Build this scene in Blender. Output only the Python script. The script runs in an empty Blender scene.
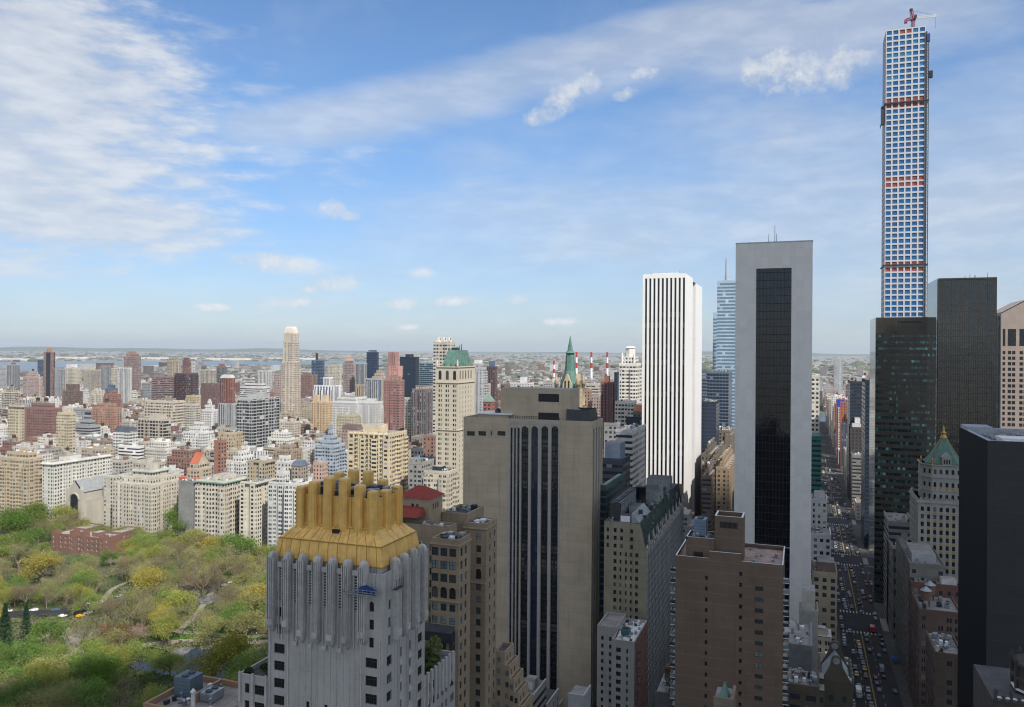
import bpy, math, random
from math import sin, cos, tan, atan2, radians, pi, sqrt, floor
from mathutils import Vector, Matrix
import numpy as np
SC = bpy.context.scene
COL = SC.collection
rnd = random.Random(11)

# ------------------------------------------------------------------ camera, sky, sun, exposure
EYE = 155.0            # camera height in metres; world X = along 57th street (east), Y = north
FPX = 800.0            # focal length in pixels of the 1024 px frame
YAW = radians(20.0)
K = 0.0066             # slight roll of the hand-held camera
CF = Vector((cos(YAW), sin(YAW), 0)); CR = Vector((sin(YAW), -cos(YAW), 0))
cam_d = bpy.data.cameras.new('camera'); cam = bpy.data.objects.new('camera', cam_d); COL.objects.link(cam)
cam_d.sensor_width = 36.0; cam_d.lens = 36.0 * FPX / 1024.0; cam_d.shift_y = -4.0 / 1024.0
cam_d.clip_start = 1.0; cam_d.clip_end = 120000.0
cam.matrix_world = Matrix.Translation((0, 0, EYE)) @ Matrix.Rotation(YAW - pi/2, 4, 'Z') @ Matrix.Rotation(pi/2, 4, 'X') @ Matrix.Rotation(K, 4, 'Z')
SC.camera = cam

SUN_EL = radians(47.0); SUN_H = Vector((-0.64, -0.768, 0))
SUN_DIR = (SUN_H * cos(SUN_EL) + Vector((0, 0, sin(SUN_EL)))).normalized()
sun_d = bpy.data.lights.new('sun', 'SUN'); sun_d.energy = 5.0; sun_d.angle = radians(0.53); sun_d.color = (1.0, 0.95, 0.87)
sun = bpy.data.objects.new('sun', sun_d); COL.objects.link(sun)
sun.rotation_euler = SUN_DIR.to_track_quat('Z', 'Y').to_euler(); sun.location = (0, 0, 900)

SC.view_settings.view_transform = 'Standard'; SC.view_settings.look = 'None'
SC.view_settings.gamma = 1.0; SC.view_settings.exposure = 0.16
SC.render.engine = 'CYCLES'
SC.cycles.use_denoising = True; SC.cycles.denoising_prefilter = 'ACCURATE'; SC.cycles.denoising_input_passes = 'RGB_ALBEDO_NORMAL'
SC.cycles.filter_width = 1.15
SC.cycles.max_bounces = 5; SC.cycles.diffuse_bounces = 3; SC.cycles.glossy_bounces = 3; SC.cycles.volume_bounces = 0
SC.cycles.transparent_max_bounces = 6; SC.cycles.caustics_reflective = False; SC.cycles.caustics_refractive = False

class NT:
    """small helper for building node trees"""
    def __init__(self, tree): self.t = tree; self.n = tree.nodes; self.l = tree.links
    def node(self, kind, **kw):
        n = self.n.new(kind)
        for k, v in kw.items(): setattr(n, k, v)
        return n
    def put(self, sock, v):
        if hasattr(v, 'links') or isinstance(v, bpy.types.NodeSocket): self.l.new(v, sock)
        else: sock.default_value = v
    def m(self, op, a, b=None, c=None, clamp=False):
        n = self.n.new('ShaderNodeMath'); n.operation = op; n.use_clamp = clamp
        self.put(n.inputs[0], a)
        if b is not None: self.put(n.inputs[1], b)
        if c is not None: self.put(n.inputs[2], c)
        return n.outputs[0]
    def mr(self, v, a, b, c=0.0, d=1.0, smooth=True):
        n = self.n.new('ShaderNodeMapRange'); n.interpolation_type = 'SMOOTHSTEP' if smooth else 'LINEAR'
        self.put(n.inputs[0], v); self.put(n.inputs[1], a); self.put(n.inputs[2], b); self.put(n.inputs[3], c); self.put(n.inputs[4], d)
        return n.outputs[0]
    def mix(self, f, a, b, blend='MIX'):
        n = self.n.new('ShaderNodeMix'); n.data_type = 'RGBA'; n.blend_type = blend
        self.put(n.inputs[0], f)
        for s, v in ((n.inputs[6], a), (n.inputs[7], b)):
            if isinstance(v, (tuple, list)) and len(v) == 3: v = (*v, 1.0)
            self.put(s, v)
        return n.outputs[2]
    def mul(self, col, f):
        n = self.n.new('ShaderNodeVectorMath'); n.operation = 'SCALE'
        self.put(n.inputs[0], col); self.put(n.inputs[3], f); return n.outputs[0]
    def noise(self, vec, scale, detail=3, rough=0.55, dims='3D'):
        n = self.n.new('ShaderNodeTexNoise'); n.noise_dimensions = dims
        if vec is not None: self.put(n.inputs['Vector'], vec)
        n.inputs['Scale'].default_value = scale; n.inputs['Detail'].default_value = detail; n.inputs['Roughness'].default_value = rough
        return n.outputs[0]
    def comb(self, x, y, z):
        n = self.n.new('ShaderNodeCombineXYZ'); self.put(n.inputs[0], x); self.put(n.inputs[1], y); self.put(n.inputs[2], z); return n.outputs[0]
    def sep(self, v):
        n = self.n.new('ShaderNodeSeparateXYZ'); self.put(n.inputs[0], v); return n.outputs[0], n.outputs[1], n.outputs[2]

# ---- world: Nishita sky with clouds of its own high above
W = bpy.data.worlds.new('World'); SC.world = W; W.use_nodes = True
w = NT(W.node_tree); w.n.clear()
sky = w.node('ShaderNodeTexSky', sky_type='NISHITA', sun_disc=False, sun_elevation=SUN_EL,
             sun_rotation=atan2(SUN_DIR.x, SUN_DIR.y) % (2*pi), altitude=150.0, air_density=1.0, dust_density=0.6, ozone_density=1.6)
tc = w.node('ShaderNodeTexCoord'); D = tc.outputs['Generated']
dx_, dy_, dz_ = w.sep(D)
az = w.m('MULTIPLY', w.m('ARCTAN2', dy_, dx_), 180/pi)       # degrees north of east-along-street
el = w.m('MULTIPLY', w.m('ARCSINE', dz_), 180/pi)
def azel(px, py):
    t = ((px-512) + (py-353.5)*K)/FPX; s = -((py-353.5) - (px-512)*K + 4)/FPX
    a = 20 - math.degrees(math.atan(t)); e = math.degrees(math.atan(s/sqrt(1+t*t)))
    return a, e
den = w.m('ADD', w.m('MAXIMUM', dz_, 0.0), 0.06)
pl = w.comb(w.m('DIVIDE', dx_, den), w.m('DIVIDE', dy_, den), 0.0)     # the sky flattened on a cloud layer
sph = w.comb(az, el, 0.0)
rot = w.node('ShaderNodeMapping'); rot.inputs['Rotation'].default_value = (0, 0, radians(-22)); rot.inputs['Scale'].default_value = (0.30, 1.0, 1.0)
w.l.new(sph, rot.inputs[0])
streak = w.noise(rot.outputs[0], 0.16, 5, 0.62)
nA = w.noise(sph, 0.42, 6, 0.62); nB = w.noise(sph, 0.10, 4, 0.6)
rot2 = w.node('ShaderNodeMapping'); rot2.inputs['Rotation'].default_value = (0, 0, radians(12)); rot2.inputs['Scale'].default_value = (0.45, 1.5, 1.0)
w.l.new(sph, rot2.inputs[0])
nR = w.noise(rot2.outputs[0], 0.55, 5, 0.6)
def ell(px, py, rx, ry, ang=0.0):
    """soft ellipse: 1 in the middle, 0 at the rim, placed as seen on the sky"""
    a0, e0 = azel(px, py); f = math.degrees(1/FPX); rx *= f; ry *= f
    ua = w.m('SUBTRACT', az, a0); ue = w.m('SUBTRACT', el, e0)
    c, s = cos(radians(ang)), sin(radians(ang))
    xx = w.m('ADD', w.m('MULTIPLY', ua, -c/rx), w.m('MULTIPLY', ue, s/rx))
    yy = w.m('ADD', w.m('MULTIPLY', ua, s/ry), w.m('MULTIPLY', ue, c/ry))
    r = w.m('ADD', w.m('MULTIPLY', xx, xx), w.m('MULTIPLY', yy, yy))
    return w.m('SUBTRACT', 1.0, r)
def vmax(*a):
    r = a[0]
    for b in a[1:]: r = w.m('MAXIMUM', r, b)
    return r
# big altocumulus bank on the left
bank = vmax(ell(0, 60, 185, 105, -14), ell(30, 205, 190, 40, -4), ell(-80, 130, 250, 120, 0))
bank = w.m('MAXIMUM', bank, -1.0)
bm = w.m('MULTIPLY', w.m('ADD', bank, w.m('MULTIPLY', w.m('SUBTRACT', nR, 0.5), 2.6)), 1.0)
bankm = w.m('MULTIPLY', w.mr(bm, -0.40, 0.85), 0.80)
wisp = w.m('MULTIPLY', w.mr(w.m('ADD', vmax(ell(150, 60, 130, 70, -20), ell(260, 130, 160, 70, -8)), w.m('MULTIPLY', w.m('SUBTRACT', nR, 0.5), 3.8)), 0.1, 1.6), 0.34)
# long cirrus band across the middle
band = vmax(ell(310, 118, 190, 26, 8), ell(470, 88, 200, 34, 13), ell(640, 50, 200, 36, 12), ell(850, 36, 200, 40, 2))
bandm = w.m('MULTIPLY', w.mr(w.m('ADD', band, w.m('MULTIPLY', w.m('SUBTRACT', streak, 0.5), 2.8)), -0.35, 1.1), 0.50)
# thin veils on the right
veil = vmax(ell(900, 190, 420, 110, 2), ell(620, 215, 330, 60, 4), ell(980, 250, 300, 100, 0))
veilm = w.m('MULTIPLY', w.mr(w.m('ADD', veil, w.m('MULTIPLY', w.m('SUBTRACT', streak, 0.5), 2.4)), -0.3, 1.3), 0.52)
hazem = w.m('MULTIPLY', w.mr(el, 9.0, -0.5, 0.0, 1.0), 0.34)
thin = w.m('MULTIPLY', w.mr(w.m('ADD', nB, w.m('MULTIPLY', w.m('SUBTRACT', streak, 0.5), 0.7)), 0.42, 0.75), 0.12)
puffs = vmax(*[ell(*p) for p in ((565, 95, 30, 17, 25), (545, 115, 24, 10, 15), (590, 83, 16, 12, 40), (645, 73, 17, 11, 10), (626, 93, 16, 8, 10), (795, 66, 64, 28, 0),
      (835, 66, 40, 22, 20), (760, 70, 30, 20, 0), (332, 210, 16, 11, 0), (351, 216, 12, 6, 0), (283, 264, 54, 12, -4), (335, 283, 32, 10, 6), (312, 288, 12, 6, 0), (290, 303, 34, 7, 4),
      (210, 307, 20, 5, 0), (420, 273, 20, 6, 0), (452, 301, 32, 6, 3), (516, 299, 15, 6, 0), (402, 304, 20, 7, 0), (408, 327, 16, 4, 4), (560, 322, 20, 5, 0))])
puffn = w.noise(sph, 0.60, 8, 0.68)
pm = w.m('ADD', w.m('MAXIMUM', puffs, -1.4), w.m('MULTIPLY', w.m('SUBTRACT', puffn, 0.5), 3.2))
puffm = w.m('MULTIPLY', w.mr(pm, -0.35, 1.45), 0.86)
puffm = w.m('MULTIPLY', puffm, w.mr(puffs, -0.75, 0.05))
cov = w.m('MAXIMUM', w.m('MAXIMUM', bankm, puffm), w.m('MAXIMUM', w.m('MAXIMUM', bandm, wisp), w.m('ADD', veilm, thin)))
# out-of-view bright cloud added behind and above the camera to lift and neutralise shade
above = w.mr(el, 27.0, 38.0); beh = w.m('MAXIMUM', w.mr(az, 62.0, 80.0), w.mr(az, -22.0, -40.0)); beh = w.m('MULTIPLY', beh, w.mr(el, 2.0, 9.0))
cloudy = w.m('MULTIPLY', w.m('MAXIMUM', above, beh), w.mr(nB, 0.25, 0.55, 0.20, 0.62))
cov = w.m('MAXIMUM', cov, cloudy)
cov = w.m('MINIMUM', w.m('MAXIMUM', cov, w.m('ADD', hazem, w.m('MULTIPLY', cov, 0.8))), 0.93)
CLOUD = w.mix(w.m('MAXIMUM', w.mr(nR, 0.35, 0.7), w.m('MULTIPLY', puffm, w.mr(puffn, 0.40, 0.62))), (5.8, 6.2, 6.8), (7.8, 7.9, 8.0))
hz = w.mr(el, 10.0, 0.0, 0.0, 0.55)
cc = w.mix(w.m('MULTIPLY', hz, w.m('SUBTRACT', 1.0, puffm)), w.mix(w.m('MULTIPLY', puffm, w.mr(el, 9.0, 1.0)), CLOUD, (8.6, 8.8, 9.1)), (4.6, 5.9, 7.8))
skyc = w.mix(1.0, sky.outputs[0], w.mix(w.mr(el, 2.0, 17.0), (0.86, 0.99, 1.24), (1.02, 1.27, 1.52)), 'MULTIPLY')
out = w.mix(cov, skyc, w.mix(cloudy, cc, (8.6, 8.4, 8.0)))
bg = w.node('ShaderNodeBackground'); bg.inputs[1].default_value = 0.094
w.l.new(out, bg.inputs[0]); wo = w.node('ShaderNodeOutputWorld'); w.l.new(bg.outputs[0], wo.inputs[0])
W.cycles.sampling_method = 'MANUAL'; W.cycles.sample_map_resolution = 512

# ------------------------------------------------------------------ pixel <-> place helpers (all results are real metres)
def ts(px, py=353.5):
    x = (px-512) + (py-353.5)*K; y = (py-353.5) - (px-512)*K + 4
    return x/FPX, y/FPX
def dirv(t): return CF.x + t*CR.x, CF.y + t*CR.y
def yW(X, px, py=400):
    """Y where the line of sight of column px meets the west-facing plane at X"""
    dx, dy = dirv(ts(px, py)[0]); return X*dy/dx
def xS(Y, px, py=400):
    dx, dy = dirv(ts(px, py)[0]); return Y*dx/dy
def depth(x, y): return x*CF.x + y*CF.y
def zat(x, y, px, py): return EYE - ts(px, py)[1]*depth(x, y)
def gnd(px, py, z=0.0):
    t, s = ts(px, py); d = (EYE-z)/s; dx, dy = dirv(t); return d*dx, d*dy
def proj(x, y, z):
    d = depth(x, y); u = (x*CR.x + y*CR.y)/d*FPX; v = (EYE-z)/d*FPX - 4
    return 512 + u - v*K, 353.5 + v + u*K

# ------------------------------------------------------------------ mesh collector
class MB:
    def __init__(s): s.v = []; s.f = []; s.mi = []; s.uv = []; s.tint = []; s.mats = []; s.any_t = False; s.sm = []
    def mat(s, m):
        if m not in s.mats: s.mats.append(m)
        return s.mats.index(m)
    def face(s, pts, m, uv=None, tint=(1, 1, 1), smooth=False):
        b = len(s.v); s.v.extend([tuple(p) for p in pts]); s.f.append(tuple(range(b, b+len(pts)))); s.mi.append(s.mat(m)); s.sm.append(smooth)
        if uv is None: uv = [(p[0], p[1]) for p in pts]
        s.uv.append(uv); s.tint.append(tint)
    def mesh_faces(s, verts, faces, m, tint=(1, 1, 1), smooth=False):
        b = len(s.v); s.v.extend([tuple(p) for p in verts]); k = s.mat(m)
        for f in faces:
            s.f.append(tuple(b+i for i in f)); s.mi.append(k); s.uv.append([(verts[i][0]+verts[i][1], verts[i][2]) for i in f]); s.tint.append(tint); s.sm.append(smooth)
    def wall(s, p, q, z0, z1, m, bay=0, flr=0, tint=(1, 1, 1), off=(0, 0)):
        """vertical quad from p to q (left to right seen from outside)"""
        L = sqrt((q[0]-p[0])**2 + (q[1]-p[1])**2)
        if bay: n = max(1, round(L/bay)); u1 = n
        else: u1 = L; 
        if flr: v1 = off[1] + 0.0; v0 = v1 - (z1-z0)/flr
        else: v0, v1 = z0, z1
        u0 = off[0]; u1 += off[0]
        s.face([(p[0], p[1], z0), (q[0], q[1], z0), (q[0], q[1], z1), (p[0], p[1], z1)], m, [(u0, v0), (u1, v0), (u1, v1), (u0, v1)], tint)
    def prism(s, poly, z0, z1, m, top=None, bay=0, flr=0, tint=(1, 1, 1), ttint=None, off=(0, 0), bottom=False):
        """poly counter-clockwise seen from above"""
        n = len(poly)
        for i in range(n):
            s.wall(poly[i], poly[(i+1) % n], z0, z1, m, bay, flr, tint, (off[0]+17*i, off[1]))
        s.face([(x, y, z1) for x, y in poly], top or m, None, ttint or tint)
        if bottom: s.face([(x, y, z0) for x, y in reversed(poly)], m, None, tint)
    def box(s, x0, x1, y0, y1, z0, z1, m, top=None, bottom=False, **kw):
        s.prism([(x0, y0), (x1, y0), (x1, y1), (x0, y1)], z0, z1, m, top, bottom=bottom, **kw)
    def frustum(s, polyA, zA, polyB, zB, m, top=None, tint=(1, 1, 1), smooth=False):
        n = len(polyA)
        for i in range(n):
            j = (i+1) % n
            s.face([(*polyA[i], zA), (*polyA[j], zA), (*polyB[j], zB), (*polyB[i], zB)], m, [(0, 0), (1, 0), (1, 1), (0, 1)], tint, smooth)
        if top: s.face([(*p, zB) for p in polyB], top, None, tint)
    def tube(s, a, b, r0, r1, m, n=8, tint=(1, 1, 1), cap=True, smooth=True):
        a = Vector(a); b = Vector(b); d = (b-a)
        if d.length < 1e-6: return
        q = d.to_track_quat('Z', 'Y'); X = q @ Vector((1, 0, 0)); Y = q @ Vector((0, 1, 0))
        vs = [a + (X*cos(2*pi*i/n) + Y*sin(2*pi*i/n))*r0 for i in range(n)] + [b + (X*cos(2*pi*i/n) + Y*sin(2*pi*i/n))*r1 for i in range(n)]
        fs = [(i, (i+1) % n, n+(i+1) % n, n+i) for i in range(n)]
        s.mesh_faces(vs, fs, m, tint, smooth)
        if cap: s.mesh_faces(vs, [tuple(range(n, 2*n)), tuple(reversed(range(n)))], m, tint)
    def lathe(s, cx, cy, prof, m, n=12, tint=(1, 1, 1), smooth=True, a0=0):
        """prof: list of (r, z) from bottom to top"""
        vs = []; fs = []
        for r, z in prof:
            for i in range(n): a = a0 + 2*pi*i/n; vs.append((cx+r*cos(a), cy+r*sin(a), z))
        for k in range(len(prof)-1):
            for i in range(n): j = (i+1) % n; fs.append((k*n+i, k*n+j, (k+1)*n+j, (k+1)*n+i))
        s.mesh_faces(vs, fs, m, tint, smooth); 
        s.mesh_faces(vs, [tuple((len(prof)-1)*n+i for i in range(n))], m, tint)
    def mesh(s, name):
        me = bpy.data.meshes.new(name); me.from_pydata(s.v, [], s.f)
        for m in s.mats: me.materials.append(m)
        me.polygons.foreach_set('material_index', s.mi)
        me.polygons.foreach_set('use_smooth', s.sm)
        ul = me.uv_layers.new(name='UVMap'); flat = [c for f in s.uv for p in f for c in p]; ul.data.foreach_set('uv', flat)
        ca = me.color_attributes.new('tint', 'FLOAT_COLOR', 'CORNER')
        cl = []
        for f, t in zip(s.f, s.tint): cl.extend([t[0], t[1], t[2], 1.0]*len(f))
        ca.data.foreach_set('color', cl)
        me.update(); return me
    def build(s, name, parent=None, kind=None, label=None):
        o = bpy.data.objects.new(name, s.mesh(name)); COL.objects.link(o)
        if parent is not None: o.parent = parent; o.matrix_parent_inverse = Matrix.Translation(-parent.location)
        if kind: o['kind'] = kind
        if label: o['label'] = label
        return o
def thing(name, label, cat, loc=(0, 0, 0), group=None):
    o = bpy.data.objects.new(name, None); COL.objects.link(o); o.location = loc; o.empty_display_size = 1
    o['label'] = label; o['category'] = cat
    if group: o['group'] = group
    return o
def tag(o, label, cat, group=None):
    o['label'] = label; o['category'] = cat
    if group: o['group'] = group
    return o
def link_copy(o, parent, loc=None, rz=None):
    c = o.copy(); COL.objects.link(c); c.parent = parent
    if loc is not None: c.location = loc
    if rz is not None: c.rotation_euler = (0, 0, rz)
    return c

# ------------------------------------------------------------------ materials
def new_mat(name):
    m = bpy.data.materials.new(name); m.use_nodes = True; t = NT(m.node_tree); t.n.clear()
    b = t.node('ShaderNodeBsdfPrincipled'); o = t.node('ShaderNodeOutputMaterial'); t.l.new(b.outputs[0], o.inputs[0])
    return m, t, b
def plain(name, col, rough=0.8, metal=0.0, var=0.18, scale=0.25, spec=0.3, streak=0.0, rand=0.0):
    """painted or mineral surface with weathering; streak adds vertical rain marks"""
    m, t, b = new_mat(name); g = t.node('ShaderNodeNewGeometry').outputs['Position']
    n = t.noise(g, scale, 5, 0.6); f = t.mr(n, 0.25, 0.75, 1-var, 1+var, False)
    n2 = t.noise(g, scale*9, 3, 0.6); f = t.m('MULTIPLY', f, t.mr(n2, 0.25, 0.75, 1-var*0.5, 1+var*0.5, False))
    if streak:
        mp = t.node('ShaderNodeMapping'); mp.inputs['Scale'].default_value = (1.4, 1.4, 0.05); t.l.new(g, mp.inputs[0])
        f = t.m('MULTIPLY', f, t.mr(t.noise(mp.outputs[0], 0.8, 4, 0.6), 0.45, 0.75, 1.0, 1-streak))
    if rand:
        oi = t.node('ShaderNodeObjectInfo'); f = t.m('MULTIPLY', f, t.mr(oi.outputs['Random'], 0, 1, 1-rand, 1+rand, False))
    t.l.new(t.mul((*col,), f) if False else t.mix(1.0, (*col, 1), t.comb(f, f, f), 'MULTIPLY'), b.inputs['Base Color'])
    b.inputs['Roughness'].default_value = rough; b.inputs['Metallic'].default_value = metal; b.inputs['Specular IOR Level'].default_value = spec
    return m
def masonry(name, col, rough=0.85, course=3.3, line=0.16, lw=0.22, joint=None, var=0.14, streak=0.12, dark=-1.0):
    """stone or brick wall: floor-height courses, large panels, staining and rain streaks"""
    m, t, b = new_mat(name); g = t.node('ShaderNodeNewGeometry').outputs['Position']; x, y, z = t.sep(g)
    n = t.noise(g, 0.12, 5, 0.6); f = t.mr(n, 0.25, 0.75, 1-var, 1+var, False)
    f = t.m('MULTIPLY', f, t.mr(t.noise(g, 1.7, 3, 0.6), 0.2, 0.8, 0.93, 1.07, False))
    fz = t.m('FRACT', t.m('DIVIDE', z, course)); ln = t.m('LESS_THAN', fz, lw/course)
    f = t.m('MULTIPLY', f, t.m('ADD', 1.0, t.m('MULTIPLY', ln, line*dark)))
    if joint:
        h = t.m('ADD', x, y); fx = t.m('LESS_THAN', t.m('FRACT', t.m('DIVIDE', h, joint[0])), joint[1]/joint[0]); f = t.m('MULTIPLY', f, t.m('SUBTRACT', 1.0, t.m('MULTIPLY', fx, line*0.7)))
        wn = t.node('ShaderNodeTexWhiteNoise', noise_dimensions='2D'); t.l.new(t.comb(t.m('FLOOR', t.m('DIVIDE', h, joint[0])), t.m('FLOOR', t.m('DIVIDE', z, course)), 0), wn.inputs['Vector'])
        f = t.m('MULTIPLY', f, t.mr(wn.outputs[0], 0, 1, 0.955, 1.045, False))
    mp = t.node('ShaderNodeMapping'); mp.inputs['Scale'].default_value = (1.3, 1.3, 0.045); t.l.new(g, mp.inputs[0])
    f = t.m('MULTIPLY', f, t.mr(t.noise(mp.outputs[0], 0.8, 4, 0.65), 0.48, 0.78, 1.0, 1-streak))
    t.l.new(t.mix(1.0, (*col, 1), t.comb(f, f, f), 'MULTIPLY'), b.inputs['Base Color'])
    b.inputs['Roughness'].default_value = rough; b.inputs['Specular IOR Level'].default_value = 0.25
    bp = t.node('ShaderNodeBump'); bp.inputs['Strength'].default_value = 0.25; bp.inputs['Distance'].default_value = 0.05
    t.l.new(t.noise(g, 2.2, 4, 0.7), bp.inputs['Height']); t.l.new(bp.outputs[0], b.inputs['Normal'])
    return m
def glass(name, col=(0.012, 0.016, 0.02), rough=0.06, blinds=0.25, bright=(0.30, 0.30, 0.27), spec=0.6, cellu=0.0, teal=0.0, wav=0.0, cells=None):
    """window glass: dark, mirror-like, with a paler blind colour on some panes; cells=(w, h) varies it pane by pane in metres"""
    m, t, b = new_mat(name)
    if cells:
        uvn = t.node('ShaderNodeUVMap'); uvn.uv_map = 'UVMap'; u, v, _ = t.sep(uvn.outputs[0])
        wn = t.node('ShaderNodeTexWhiteNoise', noise_dimensions='2D'); t.l.new(t.comb(t.m('FLOOR', t.m('DIVIDE', u, cells[0])), t.m('FLOOR', t.m('DIVIDE', v, cells[1])), 0), wn.inputs['Vector']); r = wn.outputs[0]
    else: r = t.node('ShaderNodeObjectInfo').outputs['Random']
    k = t.m('MULTIPLY', t.m('GREATER_THAN', r, 1-blinds), t.m('FRACT', t.m('MULTIPLY', r, 37.0)))
    c = t.mix(k, (*col, 1), (*bright, 1))
    t.l.new(c, b.inputs['Base Color']); b.inputs['Roughness'].default_value = rough; b.inputs['Specular IOR Level'].default_value = spec; b.inputs['IOR'].default_value = 1.5
    if wav:
        g = t.node('ShaderNodeNewGeometry').outputs['Position']; bp = t.node('ShaderNodeBump'); bp.inputs['Strength'].default_value = wav; bp.inputs['Distance'].default_value = 0.6
        t.l.new(t.noise(g, 0.22, 3, 0.6), bp.inputs['Height']); t.l.new(bp.outputs[0], b.inputs['Normal'])
    return m
def facade(name, ww0, wh, dark=(0.03, 0.035, 0.045), blinds=0.22, belt=0.12, spandrel=0.0, pair=False):
    """distant wall: one window per UV cell, the wall tinted by the mesh's own colour"""
    m, t, b = new_mat(name)
    uvn = t.node('ShaderNodeUVMap'); uvn.uv_map = 'UVMap'; u, v, _ = t.sep(uvn.outputs[0])
    at = t.node('ShaderNodeAttribute'); at.attribute_name = 'tint'; tint = at.outputs['Color']
    wc_ = t.node('ShaderNodeTexWhiteNoise', noise_dimensions='1D'); t.l.new(t.m('FLOOR', u), wc_.inputs['W']); ww = t.mr(wc_.outputs[0], 0, 1, ww0*.72, min(ww0*1.3, .97), False) if ww0 < .9 else ww0; fu = t.m('FRACT', u); fv = t.m('FRACT', v); cu = t.m('ABSOLUTE', t.m('SUBTRACT', fu, 0.5)); cv = t.m('ABSOLUTE', t.m('SUBTRACT', fv, 0.48))
    hw_ = t.m('MULTIPLY', ww, 0.5); mk = t.m('MULTIPLY', t.m('LESS_THAN', cu, hw_), t.m('LESS_THAN', cv, wh/2))
    if pair: mk = t.m('MULTIPLY', mk, t.m('GREATER_THAN', cu, 0.04))
    wn = t.node('ShaderNodeTexWhiteNoise', noise_dimensions='3D'); t.l.new(t.comb(t.m('FLOOR', u), t.m('FLOOR', v), t.node('ShaderNodeObjectInfo').outputs['Random']), wn.inputs['Vector']); r = wn.outputs[0]
    # columns without windows (stairs, lift shafts)
    wn2 = t.node('ShaderNodeTexWhiteNoise', noise_dimensions='1D'); t.l.new(t.m('ADD', t.m('FLOOR', u), 0.37), wn2.inputs['W'])
    mk = t.m('MULTIPLY', mk, t.m('LESS_THAN', wn2.outputs[0], 0.90 if ww0 < 0.6 else 2.0))
    mk = t.m('MULTIPLY', mk, t.m('LESS_THAN', r, 0.965))
    k = t.m('MULTIPLY', t.m('GREATER_THAN', r, 1-blinds), t.m('FRACT', t.m('MULTIPLY', r, 41.0)))
    wc = t.mix(k, (*dark, 1), (0.34, 0.35, 0.34, 1))
    g = t.node('ShaderNodeNewGeometry').outputs['Position']
    f = t.mr(t.noise(g, 0.07, 4, 0.6), 0.25, 0.75, 0.86, 1.14, False); f = t.m('MULTIPLY', f, t.mr(t.noise(g, 0.9, 3, 0.6), 0.2, 0.8, 0.9, 1.1, False))
    f = t.m('MULTIPLY', f, t.mr(wc_.outputs[0], 0, 1, 0.90, 1.07, False)); wr_ = t.node('ShaderNodeTexWhiteNoise', noise_dimensions='1D'); t.l.new(t.m('ADD', t.m('FLOOR', v), 0.71), wr_.inputs['W']); f = t.m('MULTIPLY', f, t.mr(wr_.outputs[0], 0, 1, 0.93, 1.04, False))
    bl = t.m('LESS_THAN', t.m('FRACT', t.m('ADD', t.m('DIVIDE', v, 4.0), 0.12)), 0.06); f = t.m('MULTIPLY', f, t.m('ADD', 1.0, t.m('MULTIPLY', bl, belt)))
    sill = t.m('MULTIPLY', t.m('LESS_THAN', cu, t.m('ADD', hw_, 0.05)), t.m('LESS_THAN', t.m('ABSOLUTE', t.m('SUBTRACT', fv, 0.48-wh/2-0.035)), 0.035)); f = t.m('MULTIPLY', f, t.m('ADD', 1.0, t.m('MULTIPLY', sill, 0.18)))
    wall = t.mix(1.0, tint, t.comb(f, f, f), 'MULTIPLY')
    if spandrel:
        sp = t.m('MULTIPLY', t.m('LESS_THAN', cu, hw_), spandrel); wall = t.mix(sp, wall, (0.06, 0.06, 0.065, 1))
    t.l.new(t.mix(mk, wall, wc), b.inputs['Base Color'])
    t.l.new(t.mr(mk, 0, 1, 0.85, 0.22, False), b.inputs['Roughness']); b.inputs['Specular IOR Level'].default_value = 0.4
    return m
def tinted(name, rough=0.85, var=0.25, scale=0.5, metal=0.0):
    m, t, b = new_mat(name); at = t.node('ShaderNodeAttribute'); at.attribute_name = 'tint'
    g = t.node('ShaderNodeNewGeometry').outputs['Position']
    f = t.mr(t.noise(g, scale, 4, 0.65), 0.25, 0.75, 1-var, 1+var, False); f = t.m('MULTIPLY', f, t.mr(t.noise(g, scale*0.15, 2), 0.3, 0.7, 0.85, 1.15, False))
    t.l.new(t.mix(1.0, at.outputs['Color'], t.comb(f, f, f), 'MULTIPLY'), b.inputs['Base Color']); b.inputs['Roughness'].default_value = rough; b.inputs['Metallic'].default_value = metal
    b.inputs['Specular IOR Level'].default_value = 0.25
    return m
F_PUNCH = facade('punched_windows_wall', 0.45, 0.54)
F_PAIR = facade('paired_windows_wall', 0.56, 0.54, pair=True)
F_WIDE = facade('wide_windows_wall', 0.66, 0.50)
F_RIB = facade('ribbon_windows_wall', 1.2, 0.46, blinds=0.16)
F_STR = facade('striped_windows_wall', 0.46, 0.62, spandrel=0.75)
F_GRID = facade('grid_windows_wall', 0.78, 0.70, dark=(0.02, 0.025, 0.035), blinds=0.10)
F_PALE = facade('pale_blue_glass_wall', 1.2, 0.60, dark=(0.13, 0.20, 0.27), blinds=0.10)
F_CURT = facade('curtain_wall', 0.93, 0.72, dark=(0.02, 0.035, 0.06), blinds=0.04)
M_ROOF = tinted('roof_covering', 0.9, 0.35, 0.25)
M_TINT = tinted('painted_masonry', 0.85, 0.15, 0.6)
M_TAR = plain('roof_tar', (0.09, 0.09, 0.095), 0.9, var=0.4, scale=0.15)
M_GRAV = plain('roof_gravel', (0.30, 0.28, 0.26), 0.9, var=0.4, scale=0.2)
M_METAL = plain('galvanised_metal', (0.34, 0.37, 0.40), 0.45, 0.5, var=0.25, scale=0.6)
M_DMETAL = plain('dark_steel', (0.05, 0.055, 0.06), 0.5, 0.3, var=0.3, scale=0.6)
M_WHITE = plain('white_paint', (0.72, 0.73, 0.73), 0.6, var=0.1)
M_BLACK = plain('black_paint', (0.018, 0.018, 0.02), 0.6, var=0.2)
M_WOOD = plain('tank_wood', (0.16, 0.11, 0.08), 0.9, var=0.3, scale=1.5)
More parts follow.
